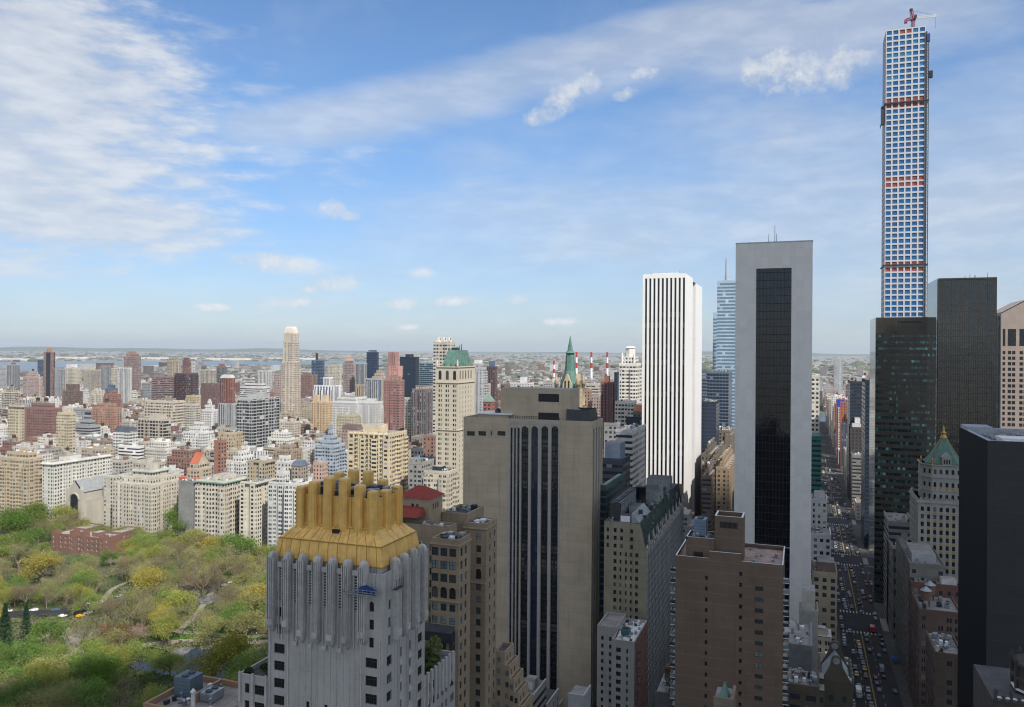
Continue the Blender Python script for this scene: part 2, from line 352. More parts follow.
M_GLASS = glass('window_glass', blinds=0.16, bright=(.20, .20, .19))
M_GLASSB = glass('window_glass_pale', (0.03, 0.05, 0.055), 0.05, 0.5, (0.22, 0.30, 0.32))
M_FRAME = plain('window_frame_paint', (0.10, 0.09, 0.08), 0.6, var=0.1)
M_FRAMEW = plain('window_frame_light', (0.45, 0.45, 0.43), 0.6, var=0.1)
M_FRAMEB = plain('window_frame_bronze', (0.05, 0.03, 0.02), 0.5, var=0.1)
M_BLUETARP = plain('blue_tarpaulin', (0.02, 0.05, 0.20), 0.6, var=0.3)
M_RED = plain('red_paint', (0.45, 0.03, 0.03), 0.6, var=0.1)
M_GREENCU = plain('green_copper', (0.10, 0.19, 0.16), 0.7, var=0.3, scale=0.4, streak=0.25)
M_GILT = plain('gilded_metal', (0.60, 0.38, 0.10), 0.4, 0.6, var=0.2)

# ------------------------------------------------------------------ walls with real openings and window parts
_wm = {}
def window_mesh(w, h, style, fr, gl):
    """a window whose origin is the centre of its pane; it faces -Y"""
    key = (round(w, 2), round(h, 2), style, fr.name, gl.name)
    if key in _wm: return _wm[key]
    b = MB(); f = min(0.09, w*0.09)
    if style == 'arch':
        n = 10; r = w/2; pts = [(-r, -h/2), (r, -h/2)] + [(r*cos(pi*i/n), h/2-r+r*sin(pi*i/n)) for i in range(n+1)]
        b.face([(x, 0, z) for x, z in pts], gl, [(x, z) for x, z in pts])
        bars = [(-r, -r+f, -h/2, h/2-r), (r-f, r, -h/2, h/2-r), (-f/2, f/2, -h/2, h/2), (-r, r, -h/2, -h/2+f), (-r, r, h/2-r-f/2, h/2-r+f/2)]
    else:
        b.face([(-w/2, 0, -h/2), (w/2, 0, -h/2), (w/2, 0, h/2), (-w/2, 0, h/2)], gl, [(-w/2, -h/2), (w/2, -h/2), (w/2, h/2), (-w/2, h/2)])
        bars = [(-w/2, -w/2+f, -h/2, h/2), (w/2-f, w/2, -h/2, h/2), (-w/2, w/2, -h/2, -h/2+f), (-w/2, w/2, h/2-f, h/2)]
        if style == 'sash': bars += [(-w/2, w/2, -f/2, f/2)]
        if style == 'double': bars += [(-f*0.8, f*0.8, -h/2, h/2), (-w/2, w/2, -f/2, f/2)]
        if style == 'triple': bars += [(-w/6-f*.7, -w/6+f*.7, -h/2, h/2), (w/6-f*.7, w/6+f*.7, -h/2, h/2), (-w/2, w/2, h*.12, h*.12+f)]
    for x0, x1, z0, z1 in bars:
        b.box(x0, x1, -0.07, -0.004, z0, z1, fr, bottom=True)
    _wm[key] = b.mesh('window'); return _wm[key]
class Win:
    def __init__(s): s.l = []
    def add(s, x, y, z, ang, w, h, style='sash', fr=None, gl=None): s.l.append((x, y, z, ang, w, h, style, fr or M_FRAME, gl or M_GLASS))
    def emit(s, root, name='window', most=100):
        s.l.sort(key=lambda k: (-k[4]*k[5]/max(1, depth(k[0], k[1])) if False else -k[2]))
        for k in s.l[:most]:
            o = bpy.data.objects.new(name, window_mesh(*k[4:])); COL.objects.link(o); o.parent = root
            o.location = Vector(k[:3]) - root.location; o.rotation_euler = (0, 0, k[3])
        if len(s.l) > most:
            b = MB()
            for k in s.l[most:]:
                me = window_mesh(*k[4:]); R = Matrix.Translation(k[:3]) @ Matrix.Rotation(k[3], 4, 'Z')
                vs = [R @ v.co for v in me.vertices]; uvd = me.uv_layers[0].data; rr = rnd.random()*400
                for p in me.polygons:
                    b.face([vs[i] for i in p.vertices], me.materials[p.material_index], [(uvd[i].uv[0]+rr, uvd[i].uv[1]) for i in p.loop_indices])
            b.build(name, root, kind='stuff')
def wall_holes(mb, P, U, Wd, z0, z1, holes, mat, wins=None, reveal=0.35, rmat=None):
    """wall from P along unit U, Wd wide; holes: (u0, u1, za, zb, style, frame, glass); every opening gets reveals and a window"""
    N = (U[1], -U[0]); ang = atan2(U[1], U[0])
    pt = lambda u, z, d=0.0: (P[0]+U[0]*u-N[0]*d, P[1]+U[1]*u-N[1]*d, z)
    bands = sorted(set([z0, z1] + [h[2] for h in holes] + [h[3] for h in holes])); bands = [b for b in bands if z0 <= b <= z1]
    def q(u0, u1, a, b): mb.face([pt(u0, a), pt(u1, a), pt(u1, b), pt(u0, b)], mat, [(u0, a), (u1, a), (u1, b), (u0, b)])
    for a, b in zip(bands[:-1], bands[1:]):
        if b-a < 1e-4: continue
        hs = sorted([h for h in holes if h[2] <= a+1e-5 and h[3] >= b-1e-5]); u = 0.0
        for h in hs:
            if h[0] > u+1e-4: q(u, h[0], a, b)
            u = max(u, h[1])
        if u < Wd-1e-4: q(u, Wd, a, b)
    rm = rmat or mat
    for h in holes:
        u0, u1, a, b = h[:4]; style = h[4]
        for A, B, C, E in (((u0, a), (u0, a), (u0, b), (u0, b)),):
            pass
        mb.face([pt(u0, a), pt(u0, a, reveal), pt(u0, b, reveal), pt(u0, b)], rm)
        mb.face([pt(u1, a, reveal), pt(u1, a), pt(u1, b), pt(u1, b, reveal)], rm)
        mb.face([pt(u0, a), pt(u1, a), pt(u1, a, reveal), pt(u0, a, reveal)], rm)
        if style == 'arch':
            r = (u1-u0)/2; uc = (u0+u1)/2; n = 8
            arc = [(uc+r*cos(pi*i/n), b-r+r*sin(pi*i/n)) for i in range(n+1)]
            mb.face([pt(*p) for p in ([(u1, b-r), (u1, b)] + [(uc, b)] + list(reversed(arc[1:n//2])))], mat)
            mb.face([pt(*p) for p in ([(uc, b), (u0, b), (u0, b-r)] + list(reversed(arc[n//2+1:n])))], mat)
            for i in range(n): mb.face([pt(*arc[i]), pt(*arc[i+1]), pt(*arc[i+1], reveal), pt(*arc[i], reveal)], rm)
        else: mb.face([pt(u0, b, reveal), pt(u1, b, reveal), pt(u1, b), pt(u0, b)], rm)
        if wins is not None:
            c = pt((u0+u1)/2, (a+b)/2, reveal*0.8); wins.add(*c, ang, u1-u0, b-a, style, h[5] if len(h) > 5 else None, h[6] if len(h) > 6 else None)
def grid_holes(cols, rows, style='sash', fr=None, gl=None, skip=None):
    """cols: (centre, width); rows: (centre z, height)"""
    return [(c-w/2, c+w/2, z-h/2, z+h/2, style, fr, gl) for i, (c, w) in enumerate(cols) for j, (z, h) in enumerate(rows) if not (skip and skip(i, j))]
def parapet_roof(mb, poly, z, h, t, m, roofm):
    """roof slab recessed behind a parapet of height h, thickness t (poly ccw, the wall top is at z+h)"""
    n = len(poly); cx = sum(p[0] for p in poly)/n; cy = sum(p[1] for p in poly)/n
    ins = []
    for p in poly:
        dx = p[0]-cx; dy = p[1]-cy; ins.append((p[0]-t*(1 if dx > 0 else -1), p[1]-t*(1 if dy > 0 else -1)))
    for i in range(n):
        j = (i+1) % n
        mb.face([(*poly[i], z+h), (*poly[j], z+h), (*ins[j], z+h), (*ins[i], z+h)], m)
        mb.face([(*ins[j], z), (*ins[i], z), (*ins[i], z+h), (*ins[j], z+h)], m)
    mb.face([(*p, z) for p in ins], roofm)
def rect(x0, x1, y0, y1): return [(x0, y0), (x1, y0), (x1, y1), (x0, y1)]
def tank(root, x, y, z, r=1.9, h=3.6, mat=None, leg=2.6):
    """rooftop water tank on steel legs"""
    b = MB(); m = mat or M_WOOD
    for sx in (-1, 1):
        for sy in (-1, 1): b.tube((x+sx*r*.6, y+sy*r*.6, z), (x+sx*r*.6, y+sy*r*.6, z+leg), .12, .12, M_DMETAL, 5)
    b.lathe(x, y, [(r, z+leg), (r*1.0, z+leg+h), (r*1.06, z+leg+h), (0.05, z+leg+h+r*.75)], m, 12)
    for k in range(4): b.lathe(x, y, [(r*1.015, z+leg+.3+k*h/4), (r*1.015, z+leg+.42+k*h/4)], M_DMETAL, 12)
    return b.build('water_tank', root)
def ac(root, x, y, z, sx=2.5, sy=2.0, sz=1.8, mat=None):
    b = MB(); m = mat or M_METAL; b.box(x-sx/2, x+sx/2, y-sy/2, y+sy/2, z+.25, z+sz, m, bottom=True)
    for u in (-1, 1):
        for v in (-1, 1): b.box(x+u*sx*.4-.08, x+u*sx*.4+.08, y+v*sy*.4-.08, y+v*sy*.4+.08, z, z+.25, M_DMETAL)
    n = max(1, int(sx/1.6))
    for i in range(n): b.lathe(x-sx/2+(i+.5)*sx/n, y, [(min(sx/n, sy)*.4, z+sz), (min(sx/n, sy)*.4, z+sz+.3)], M_DMETAL, 10)
    for i in range(5): b.box(x-sx/2-.03, x-sx/2, y-sy*.4, y+sy*.4, z+.45+i*(sz-.6)/5, z+.5+i*(sz-.6)/5, M_DMETAL, bottom=True)
    return b.build('cooling_unit', root)

# =================================================================== THE SETTING
def struct(b, name): o = b.build(name); o['kind'] = 'structure'; return o
# --- land: city blocks and suburbs out to the horizon
m, t, b_ = new_mat('far_land'); g = t.node('ShaderNodeNewGeometry').outputs['Position']
n1 = t.noise(g, 0.0008, 5, 0.6); n2 = t.noise(g, 0.006, 4, 0.65); n3 = t.noise(g, 0.03, 3, 0.7)
c1 = t.mix(t.mr(n2, 0.4, 0.6), (0.16, 0.15, 0.135, 1), (0.27, 0.25, 0.23, 1)); c1 = t.mix(t.mr(n3, 0.5, 0.62), c1, (0.36, 0.33, 0.31, 1))
c1 = t.mix(t.mr(n1, 0.48, 0.60), c1, (0.10, 0.12, 0.07, 1)); t.l.new(c1, b_.inputs['Base Color']); b_.inputs['Roughness'].default_value = 0.95
M_LAND = m
b = MB(); b.face([(-3000, -30000, -1.0), (60000, -30000, -1.0), (60000, 60000, -1.0), (-3000, 60000, -1.0)], M_LAND); struct(b, 'ground')
M_WATER, t, b_ = new_mat('river_water'); b_.inputs['Base Color'].default_value = (0.05, 0.09, 0.13, 1); b_.inputs['Roughness'].default_value = 0.28
bp = t.node('ShaderNodeBump'); bp.inputs['Strength'].default_value = 0.3; t.l.new(t.noise(t.node('ShaderNodeNewGeometry').outputs['Position'], 0.05, 3), bp.inputs['Height']); t.l.new(bp.outputs[0], b_.inputs['Normal'])
def sheet(pts, z, m, name, kind='structure'):
    b = MB(); a = sum(pts[i][0]*pts[(i+1) % len(pts)][1]-pts[(i+1) % len(pts)][0]*pts[i][1] for i in range(len(pts)))
    if a < 0: pts = list(reversed(pts))
    b.face([(x, y, z) for x, y in pts], m); o = b.build(name); o['kind'] = kind; return o
sheet([(1900, -6000), (2150, -6000), (2150, 2300), (2600, 3600), (2300, 3600), (1900, 2300)], 0.0, M_WATER, 'river')
sheet([gnd(*p) for p in ((-140, 377), (35, 372), (60, 369), (130, 367), (230, 365.5), (345, 365), (470, 363.5), (470, 361.8), (340, 361.4), (210, 361.5), (120, 360.8), (-140, 363.5))], 0.0, M_WATER, 'bay_water')
sheet([gnd(*p) for p in ((-140, 356.0), (100, 355.2), (200, 354.9), (340, 355.2), (340, 354.6), (200, 353.7), (-140, 353.6))], 0.0, M_WATER, 'sound_water')
# low wooded rise on the horizon
b = MB(); M_HILL = plain('wooded_hill', (0.07, 0.085, 0.07), 0.95, var=0.3, scale=0.0006)
R0 = 30000
for i in range(60):
    a0 = radians(-25+i*1.6); a1 = radians(-25+(i+1)*1.6)
    h = lambda a: 70 + 60*sin(a*9+1)+35*sin(a*23)+20*sin(a*51)
    p = lambda a, r, z: (r*cos(a), r*sin(a), z)
    b.face([p(a0, R0, -2), p(a1, R0, -2), p(a1, R0+1800, h(a1)), p(a0, R0+1800, h(a0))][::-1] if False else [p(a1, R0, -2), p(a0, R0, -2), p(a0, R0+1800, h(a0)), p(a1, R0+1800, h(a1))], M_HILL, smooth=True)
    b.face([p(a1, R0+1800, h(a1)), p(a0, R0+1800, h(a0)), p(a0, R0+6000, -2), p(a1, R0+6000, -2)], M_HILL, smooth=True)
struct(b, 'hills')
# --- Manhattan asphalt and sidewalks
m, t, b_ = new_mat('asphalt'); g = t.node('ShaderNodeNewGeometry').outputs['Position']
f = t.mr(t.noise(g, 0.08, 5, 0.65), 0.3, 0.7, 0.6, 1.4, False); f = t.m('MULTIPLY', f, t.mr(t.noise(g, 1.1, 4, 0.7), 0.3, 0.7, 0.8, 1.2, False))
t.l.new(t.mix(1.0, (0.024, 0.025, 0.028, 1), t.comb(f, f, f), 'MULTIPLY'), b_.inputs['Base Color']); b_.inputs['Roughness'].default_value = 0.8; M_ASPH = m
M_WALK = plain('concrete_paving', (0.09, 0.088, 0.085), 0.9, var=0.25, scale=0.3)
sheet([(-250, -700), (1880, -700), (1880, 3800), (-250, 3800)], 0.0, M_ASPH, 'road')
AVE = [(-60, 230), (272, 484), (515, 632), (660, 775), (803, 918), (946, 1066), (1096, 1276), (1306, 1486), (1516, 1696), (1716, 1870)]
def ystreet(k): return (-16+80*k, 40+80*k+ (0 if k != 1 else 0))
PARKY = 158.0
b = MB()
for (xa, xb) in AVE:
    for k in range(-7, 42):
        y0, y1 = ystreet(k)
        if k >= 2 and xb < 500: continue
        if k < 0: y0 -= 6; y1 -= 6
        b.box(xa-4, xb+4, y0-4, y1+4, 0.0, 0.15, M_WALK)
struct(b, 'sidewalk')
# road paint: centre line, lane lines, crosswalks of the cross-town street
M_LINEW = plain('white_road_paint', (0.62, 0.62, 0.60), 0.8, var=0.35, scale=0.8); M_LINEY = plain('yellow_road_paint', (0.55, 0.38, 0.06), 0.8, var=0.35, scale=0.8)
CY = -31.0
b = MB()
def strip(x0, x1, y0, y1, m, z=0.004): b.face([(x0, y0, z), (x1, y0, z), (x1, y1, z), (x0, y1, z)], m)
segs = [(250, 478), (521, 628), (666, 771), (809, 914), (952, 1062), (1102, 1272)]
for x0, x1 in segs:
    strip(x0, x1, CY-.25, CY-.08, M_LINEY); strip(x0, x1, CY+.08, CY+.25, M_LINEY)
    for yy in (-4.0, 4.0):
        x = x0
        while x < x1: strip(x, x+3, CY+yy-.08, CY+yy+.08, M_LINEW); x += 9
    for xe in (x0-5.2, x1+1.4):
        for k in range(11): strip(xe, xe+3.6, CY-9.3+k*1.8, CY-8.6+k*1.8, M_LINEW)
for xa, xb in ((488, 511), (636, 656), (779, 799)):
    for ye in (-46, -19.5):
        x = xa
        while x < xb: strip(x, x+.7, ye, ye+3.4, M_LINEW); x += 1.7
struct(b, 'road_markings')

# =================================================================== NEAR TOWERS
def west(x0, y0, y1): return ((x0, y1), (0, -1), y1-y0)
def south(x0, x1, y0): return ((x0, y0), (1, 0), x1-x0)
def north(x0, x1, y1): return ((x1, y1), (-1, 0), x1-x0)
def east(x1, y0, y1): return ((x1, y0), (0, 1), y1-y0)
def block(root, x0, x1, y0, y1, z0, z1, mat, W_=None, S_=None, N_=None, wins=None, ph=1.1, roofm=None, pt=0.45, name='wall', reveal=0.35, rmat=None):
    b = MB()
    for s, H in ((west(x0, y0, y1), W_), (south(x0, x1, y0), S_), (north(x0, x1, y1), N_), (east(x1, y0, y1), None)):
        wall_holes(b, s[0], s[1], s[2], z0, z1, H or [], mat, wins, reveal, rmat)
    parapet_roof(b, rect(x0, x1, y0, y1), z1-ph, ph, pt, mat, roofm or M_TAR)
    return b.build(name, root)
def rows(ztop, pitch, n, h): return [(ztop-pitch*i, h) for i in range(n)]
HERO_BOX = []     # (x0, x1, y0, y1) footprints kept free of the filler city
PROT = []         # (px0, px1, y_bottom_visible, X): what stands nearer may not rise above this row
def keep(x0, x1, y0, y1, px0, px1, yb): HERO_BOX.append((x0-3, x1+3, y0-3, y1+3)); PROT.append((px0, px1, yb, x0))

# ---- 1. silver tower with the gold crown -------------------------------------------------
M_SILVER = masonry('silver_grey_limestone', (0.40, 0.385, 0.36), course=3.75, line=0.07, lw=.12, joint=(1.9, 0.06), var=0.13, streak=0.30)
M_SILV2 = plain('silver_trim', (0.47, 0.455, 0.43), 0.7, var=0.2, scale=0.8, streak=0.35)
M_GOLD = plain('gold_glazed_terracotta', (0.80, 0.49, 0.14), 0.42, 0.15, var=0.20, scale=0.5, spec=0.45, streak=0.24)
M_GOLD2 = plain('gold_shadow_joint', (0.42, 0.24, 0.05), 0.5, 0.15, var=0.2)  # darker gold for seams, ledge lines and the skirt's underside
GX0, GX1, GY0, GY1 = 145.0, 164.2, yW(145, 383.5, 600), yW(145, 268.3, 600); GZ = 109.9
gt = thing('gold_crowned_tower', 'silver grey tower crowned with a golden ribbed roof of tall fins above the park', 'tower', (GX0, GY0, 0))
keep(GX0, GX1, GY0, GY1, 238, 465, 707)
wn = Win()
LW = GY1-GY0
def uW(px): return GY1 - yW(GX0, px, 620)
uL = uW(279.5); uR = uW(371.5)
z1 = zat(GX0, GY0+4, 371.5, 606)
def gold_rows(zt): return rows(zt, 3.72, 3, 2.0)
H = []
FG = M_FRAMEB
H += [(uR-.55, uR+.55, z-1.05, z+1.05, 'arch' if i == 0 else 'sash', FG, M_GLASS) for i, (z, h) in enumerate(gold_rows(z1))]
H += [(uL-.55, uL+.55, z-1.05, z+1.05, 'arch' if i == 0 else 'sash', FG, M_GLASS) for i, (z, h) in enumerate(gold_rows(z1))]
for i in range(14):
    z = z1-3.72*3-i*3.72-.5
    H += [(uR-1.35, uR+1.35, z-1.05, z+1.05, 'triple', FG, M_GLASS), (uL-1.35, uL+1.35, z-1.05, z+1.05, 'triple', FG, M_GLASS)]
    if i > 2: H += [(u-.4, u+.4, z-.9, z+.9, 'sash', FG, M_GLASS) for u in (LW*.36, LW*.52, LW*.66)]
LS = GX1-GX0
HS = []
us = [LS*.14, LS*.40, LS*.62, LS*.88]
for j, u in enumerate(us):
    for i in range(17):
        z = z1 - 3.72*i - (.5 if i > 2 else 0)
        wd = .5 if (i < 3 or j in (1, 2)) else 1.1
        HS.append((u-wd, u+wd, z-1.05, z+1.05, ('arch' if i == 0 else 'sash') if wd < 1 else 'double', FG, M_GLASS))
block(gt, GX0, GX1, GY0, GY1, 0, GZ-1.2, M_SILVER, H, HS, None, wn, ph=0.5, reveal=0.45)
wn.emit(gt)
# round-headed fins round the top, each with ribs and a bracket at its foot
def fin(u, side, wd=1.75, zb=95.6, proj_=1.45, ztop=GZ+1.2):
    b = MB()
    if side == 'w': c = (GX0, GY1-u); U = (0, -1)
    else: c = (GX0+u, GY0); U = (1, 0)
    N = (U[1], -U[0])
    def P(a, d): return (c[0]+U[0]*a+N[0]*d, c[1]+U[1]*a+N[1]*d)
    r = wd/2; n = 8
    prof = [(-r, -.45)] + [(-r, proj_*.45)] + [(-r*.62, proj_*.5), (-r*.62, proj_*.85)] + [(r*.62, proj_*.85), (r*.62, proj_*.5)] + [(r, proj_*.45), (r, -.45)]
    pts = [P(*p) for p in prof]
    b.prism(pts, zb, ztop-r, M_SILV2)
    # domed head
    prev = pts; zz = ztop-r
    for k in range(1, 5):
        f = cos(pi/2*k/4.4); zk = ztop-r + r*1.25*sin(pi/2*k/4.4); nxt = [P(p[0]*f, (p[1]-.2)*f+.2) for p in prof]
        b.frustum(prev, zz, nxt, zk, M_SILV2, top=M_SILV2 if k == 4 else None); prev = nxt; zz = zk
    for a in (-r*.8, -r*.30, r*.30, r*.8):
        q = [P(a-.09, 0), P(a-.09, proj_*1.02), P(a+.09, proj_*1.02), P(a+.09, 0)]; b.prism(q, zb-1.6, ztop-r*1.2, M_SILV2)
    q = [P(-r*.7, -.2), P(-r*.7, proj_*1.15), P(r*.7, proj_*1.15), P(r*.7, -.2)]; q2 = [P(-r*.15, -.2), P(-r*.15, .25), P(r*.15, .25), P(r*.15, -.2)]
    b.prism(q, zb-.7, zb+.5, M_SILV2, bottom=True); b.frustum(q2, zb-2.6, q, zb-.7, M_SILV2)
    b.tube((*P(0, .2), ztop+.15), (*P(0, .2), ztop+.9), .16, .05, M_SILV2, 6)
    return b.build('buttress', gt)
fw = [uW(p) for p in (273.5, 288.5, 303.2, 318, 333, 348, 364.2)]
for i, u in enumerate(fw): fin(u, 'w', zb=96.4 if i in (0, 1, 6) else 94.9)
fsu = [xS(GY0, p, 560)-GX0 for p in (394.3, 403.2, 412.3, 420.8)]
for i, u in enumerate(fsu): fin(u, 's', wd=1.7, zb=95.8)
for u in [LS*.3, LS*.7]:
    b = MB()
# thin ribs between the fins and the slats over dark gaps painted black
b = MB()
for i in range(len(fw)-1):
    um = (fw[i]+fw[i+1])/2
    for d in (-.42, .42): b.box(GX0-.28, GX0, GY1-um-d-.10, GY1-um-d+.10, 92.5, GZ-2.2, M_SILV2)
    if 0 < i < 5: b.box(GX0-.6, GX0, GY1-um-.55, GY1-um+.55, 91.6, 92.5, M_SILV2, bottom=True)
    b.box(GX0-.05, GX0, GY1-um-.33, GY1-um+.33, GZ-9.5, GZ-2.2, M_BLACK, bottom=True)
    for k in range(12): b.box(GX0-.09, GX0-.05, GY1-um-.33, GY1-um+.33, GZ-9.4+k*.6, GZ-9.15+k*.6, M_SILV2, bottom=True)
    b.box(GX0-.5, GX0-.05, GY1-um-.75, GY1-um+.75, GZ-1.9, GZ-.9, M_SILV2, bottom=True)
for i in range(len(fsu)-1):
    um = (fsu[i]+fsu[i+1])/2
    for d in (-.35, .35): b.box(GX0+um+d-.08, GX0+um+d+.08, GY0-.28, GY0, 60.5, GZ-2.2, M_SILV2)
    b.box(GX0+um-.6, GX0+um+.6, GY0-.5, GY0-.05, GZ-1.9, GZ-.9, M_SILV2, bottom=True)
for u in (uL-2.3, uL+2.3, uR-2.3, uR+2.0): b.box(GX0-.22, GX0, GY1-u-.12, GY1-u+.12, 0, 95.0, M_SILV2)
for u in [LW*(.28+.055*k) for k in range(9)]: b.box(GX0-.14, GX0, GY1-u-.07, GY1-u+.07, 0, 92.0, M_SILV2)
for j in range(12):
    for u in us[1:3]: b.box(GX0+u-.8, GX0+u+.8, GY0-.25, GY0-.02, z1-14.2-3.72*j, z1-13.2-3.72*j, M_SILV2, bottom=True)
b.build('ribs', gt)
# the crown: skirt, drum and fins
crown = MB()
def ring(ins, z): return rect(GX0+ins, GX1-ins, GY0+ins, GY1-ins)
rr = [(0.9, GZ-.2), (1.5, GZ+3.9), (4.3, GZ+6.6), (4.45, GZ+6.8)]
for (i0, za), (i1, zb) in zip(rr[:-1], rr[1:]): crown.frustum(ring(i0, 0), za, ring(i1, 0), zb, M_GOLD)
crown.face([(*p, GZ-.2) for p in reversed(ring(.9, 0))], M_GOLD2); crown.box(GX0+1.3, GX1-1.3, GY0+1.3, GY1-1.3, GZ-1.8, GZ-.22, M_SILV2)
di = 4.6; dz = GZ+13.2
q = rect(GX0+di, GX1-di, GY0+di, GY1-di); crown.prism(q, GZ+6.8, dz, M_GOLD, top=M_TAR)
qi = rect(GX0+di+.4, GX1-di-.4, GY0+di+.4, GY1-di-.4)
crown_o = crown.build('crown', gt, label='golden ribbed crown with tall fins')
DX0, DX1, DY0, DY1 = GX0+di, GX1-di, GY0+di, GY1-di
def gfin(cx, cy, nx, ny, wd=1.95, top=GZ+14.8, corner=False):
    b = MB(); ux, uy = -ny, nx
    def P(a, d): return (cx+ux*a+nx*d, cy+uy*a+ny*d)
    r = wd/2; zt = top-.35
    pr = [(-r, -.9), (r, -.9), (r, .70), (r*.72, 1.05), (-r*.72, 1.05), (-r, .70)]
    pts = [P(*p) for p in pr]; a = sum(pts[i][0]*pts[(i+1) % 6][1]-pts[(i+1) % 6][0]*pts[i][1] for i in range(6))
    if a < 0: pr = pr[::-1]; pts = [P(*p) for p in pr]
    b.prism(pts, GZ+5.4, zt, M_GOLD); b.frustum(pts, zt, [P(p[0]*.90, p[1]*.90) for p in pr], top, M_GOLD, top=M_GOLD)
    for s in (-.35, .35): 
        q = [P(s*wd-.07, .8), P(s*wd-.07, 1.12), P(s*wd+.07, 1.12), P(s*wd+.07, .8)]
        if sum(q[i][0]*q[(i+1) % 4][1]-q[(i+1) % 4][0]*q[i][1] for i in range(4)) < 0: q = q[::-1]
        b.prism(q, GZ+5.4, zt-.1, M_GOLD)
    # skirt rib below the fin: follows the roof down to the eaves
    if not corner:
        path = [(.1, GZ+6.8), (.25, GZ+6.65), (3.1, GZ+3.95), (3.7, GZ-.1)]
        for s in (-1, 1):
            for (d0, za), (d1, zb) in zip(path[1:-1], path[2:]):
                pts4 = [P(s*r*.95-.12, d0-.1), P(s*r*.95+.12, d0-.1)], [P(s*r*1.1-.12, d1-.1), P(s*r*1.1+.12, d1-.1)]
                top_ = lambda p, z, e: (p[0]+nx*e, p[1]+ny*e, z)
                A, B = pts4[0]; C_, D_ = pts4[1]
                b.face([top_(A, za+.1, .10), top_(B, za+.1, .10), top_(D_, zb, .16), top_(C_, zb, .16)], M_GOLD)
                b.face([top_(A, za-.2, -.1), top_(A, za+.1, .10), top_(C_, zb, .16), top_(C_, zb-.1, -.1)], M_GOLD)
                b.face([top_(B, za-.2, -.1), top_(D_, zb-.1, -.1), top_(D_, zb, .16), top_(B, za+.1, .10)], M_GOLD)
    o = b.build('crown_fin', crown_o); return o
nW = 6
for i in range(nW):
    y = DY1 - (DY1-DY0)*i/(nW-1)
    if i < nW-1 or True:
        gfin(DX0, min(max(y, DY0+.6), DY1-.6), -1, 0, top=GZ+(14.8, 16.0, 17.2, 17.2, 16.0, 14.9)[i])
        if i in (1, 2, 3, 4): gfin(DX1, min(max(y, DY0+.5), DY1-.5), 1, 0, top=GZ+(16.6, 16.6, 17.4, 17.4, 15.6, 15)[i])
for x in (DX0+(DX1-DX0)*.42, DX1-.5): gfin(x, DY0, 0, -1, top=GZ+14.5); gfin(x-.8, DY1, 0, 1, top=GZ+14.5)
b = MB()
for i in range(8):   # vertical seams and step of the drum
    y = DY0+.8+(DY1-DY0-1.6)*i/7; b.box(DX0-.1, DX0, y-.05, y+.05, GZ+6.9, dz, M_GOLD2)
b.box(DX0-.45, DX0, DY0, DY1, GZ+6.65, GZ+6.95, M_GOLD); b.box(DX0, DX1, DY0-.45, DY0, GZ+6.65, GZ+6.95, M_GOLD)
b.box(GX0+2.9, GX0+3.6, DY0+8.0, DY0+9.6, GZ+5.6, GZ+6.3, M_BLACK, bottom=True)
for i in range(11):
    f = (i+.5)/11; ya_, yb_, yc_ = GY0+.9+(GY1-GY0-1.8)*f, GY0+1.5+(GY1-GY0-3)*f, GY0+4.3+(GY1-GY0-8.6)*f
    b.tube((GX0+.88, ya_, GZ-.2), (GX0+1.48, yb_, GZ+3.9), .07, .07, M_GOLD2, 4); b.tube((GX0+1.48, yb_, GZ+3.9), (GX0+4.28, yc_, GZ+6.6), .07, .07, M_GOLD2, 4)
for z_, d_ in ((GZ+3.9, 1.47), (GZ-.15, .87)): b.box(GX0+d_-.12, GX0+d_, GY0+d_, GY1-d_, z_-.12, z_+.12, M_GOLD2, bottom=True); b.box(GX0+d_, GX1-d_, GY0+d_-.12, GY0+d_, z_-.12, z_+.12, M_GOLD2, bottom=True)
b.build('drum_ledge', crown_o)
# machinery inside the crown
b = MB()
for i in range(60):
    x = rnd.uniform(DX0+1.2, DX1-1.2); y = rnd.uniform(DY0+1.2, DY1-1.2); k = rnd.random(); z = dz-.2
    if k < .5: s = rnd.uniform(.5, 1.5); b.box(x-s, x+s, y-s*.7, y+s*.7, z, z+rnd.uniform(.6, 2.0), rnd.choice([M_METAL, M_METAL, M_DMETAL]))
    else:
        a = rnd.uniform(0, pi); L = rnd.uniform(1, 2.6); zz = z+rnd.uniform(.6, 2.3); b.tube((x-L*cos(a), y-L*sin(a), zz), (x+L*cos(a), y+L*sin(a), zz+rnd.uniform(-.4, .6)), .10, .10, rnd.choice([M_METAL, M_DMETAL]), 5)
b.box(DX0+3, DX1-3, DY0+7, DY1-8, dz-.2, dz+.9, M_DMETAL)
b.build('roof_machinery', gt)
# low wings of the same tower
wn = Win()
LX0, LX1, LY1 = GX0, GX1-2, yW(GX0, 238.4, 680); LZ = zat(GX0, LY1, 238.4, 673)
Lw = LY1-GY1
block(gt, LX0, LX1, GY1, LY1, 0, LZ, M_SILVER, grid_holes([(Lw*.30, 1.2), (Lw*.72, 2.6)], rows(LZ-3.0, 3.7, 16, 2.1), 'triple', FG), None, None, wn, name='wing_wall')
RX1 = xS(GY0, 457.5, 660); RZ = 79.6
HR = grid_holes([(1.6, 1.0)] + [(1.6+2.35*k, 1.0) for k in range(1, 6)] + [(RX1-GX1-1.9, 2.2)], rows(RZ-3.2, 3.7, 16, 2.0), 'sash', FG)
block(gt, GX1, RX1, GY0+.6, GY1, 0, RZ, M_SILVER, None, HR, None, wn, name='wing_wall')
wn.emit(gt, most=100)
for k in range(9): b = MB(); b.box(GX1+.2+k*2.0, GX1+.9+k*2.0, GY0+.15, GY0+.6, RZ-6.5, RZ+.9, M_SILV2); b.build('wing_fin', gt)
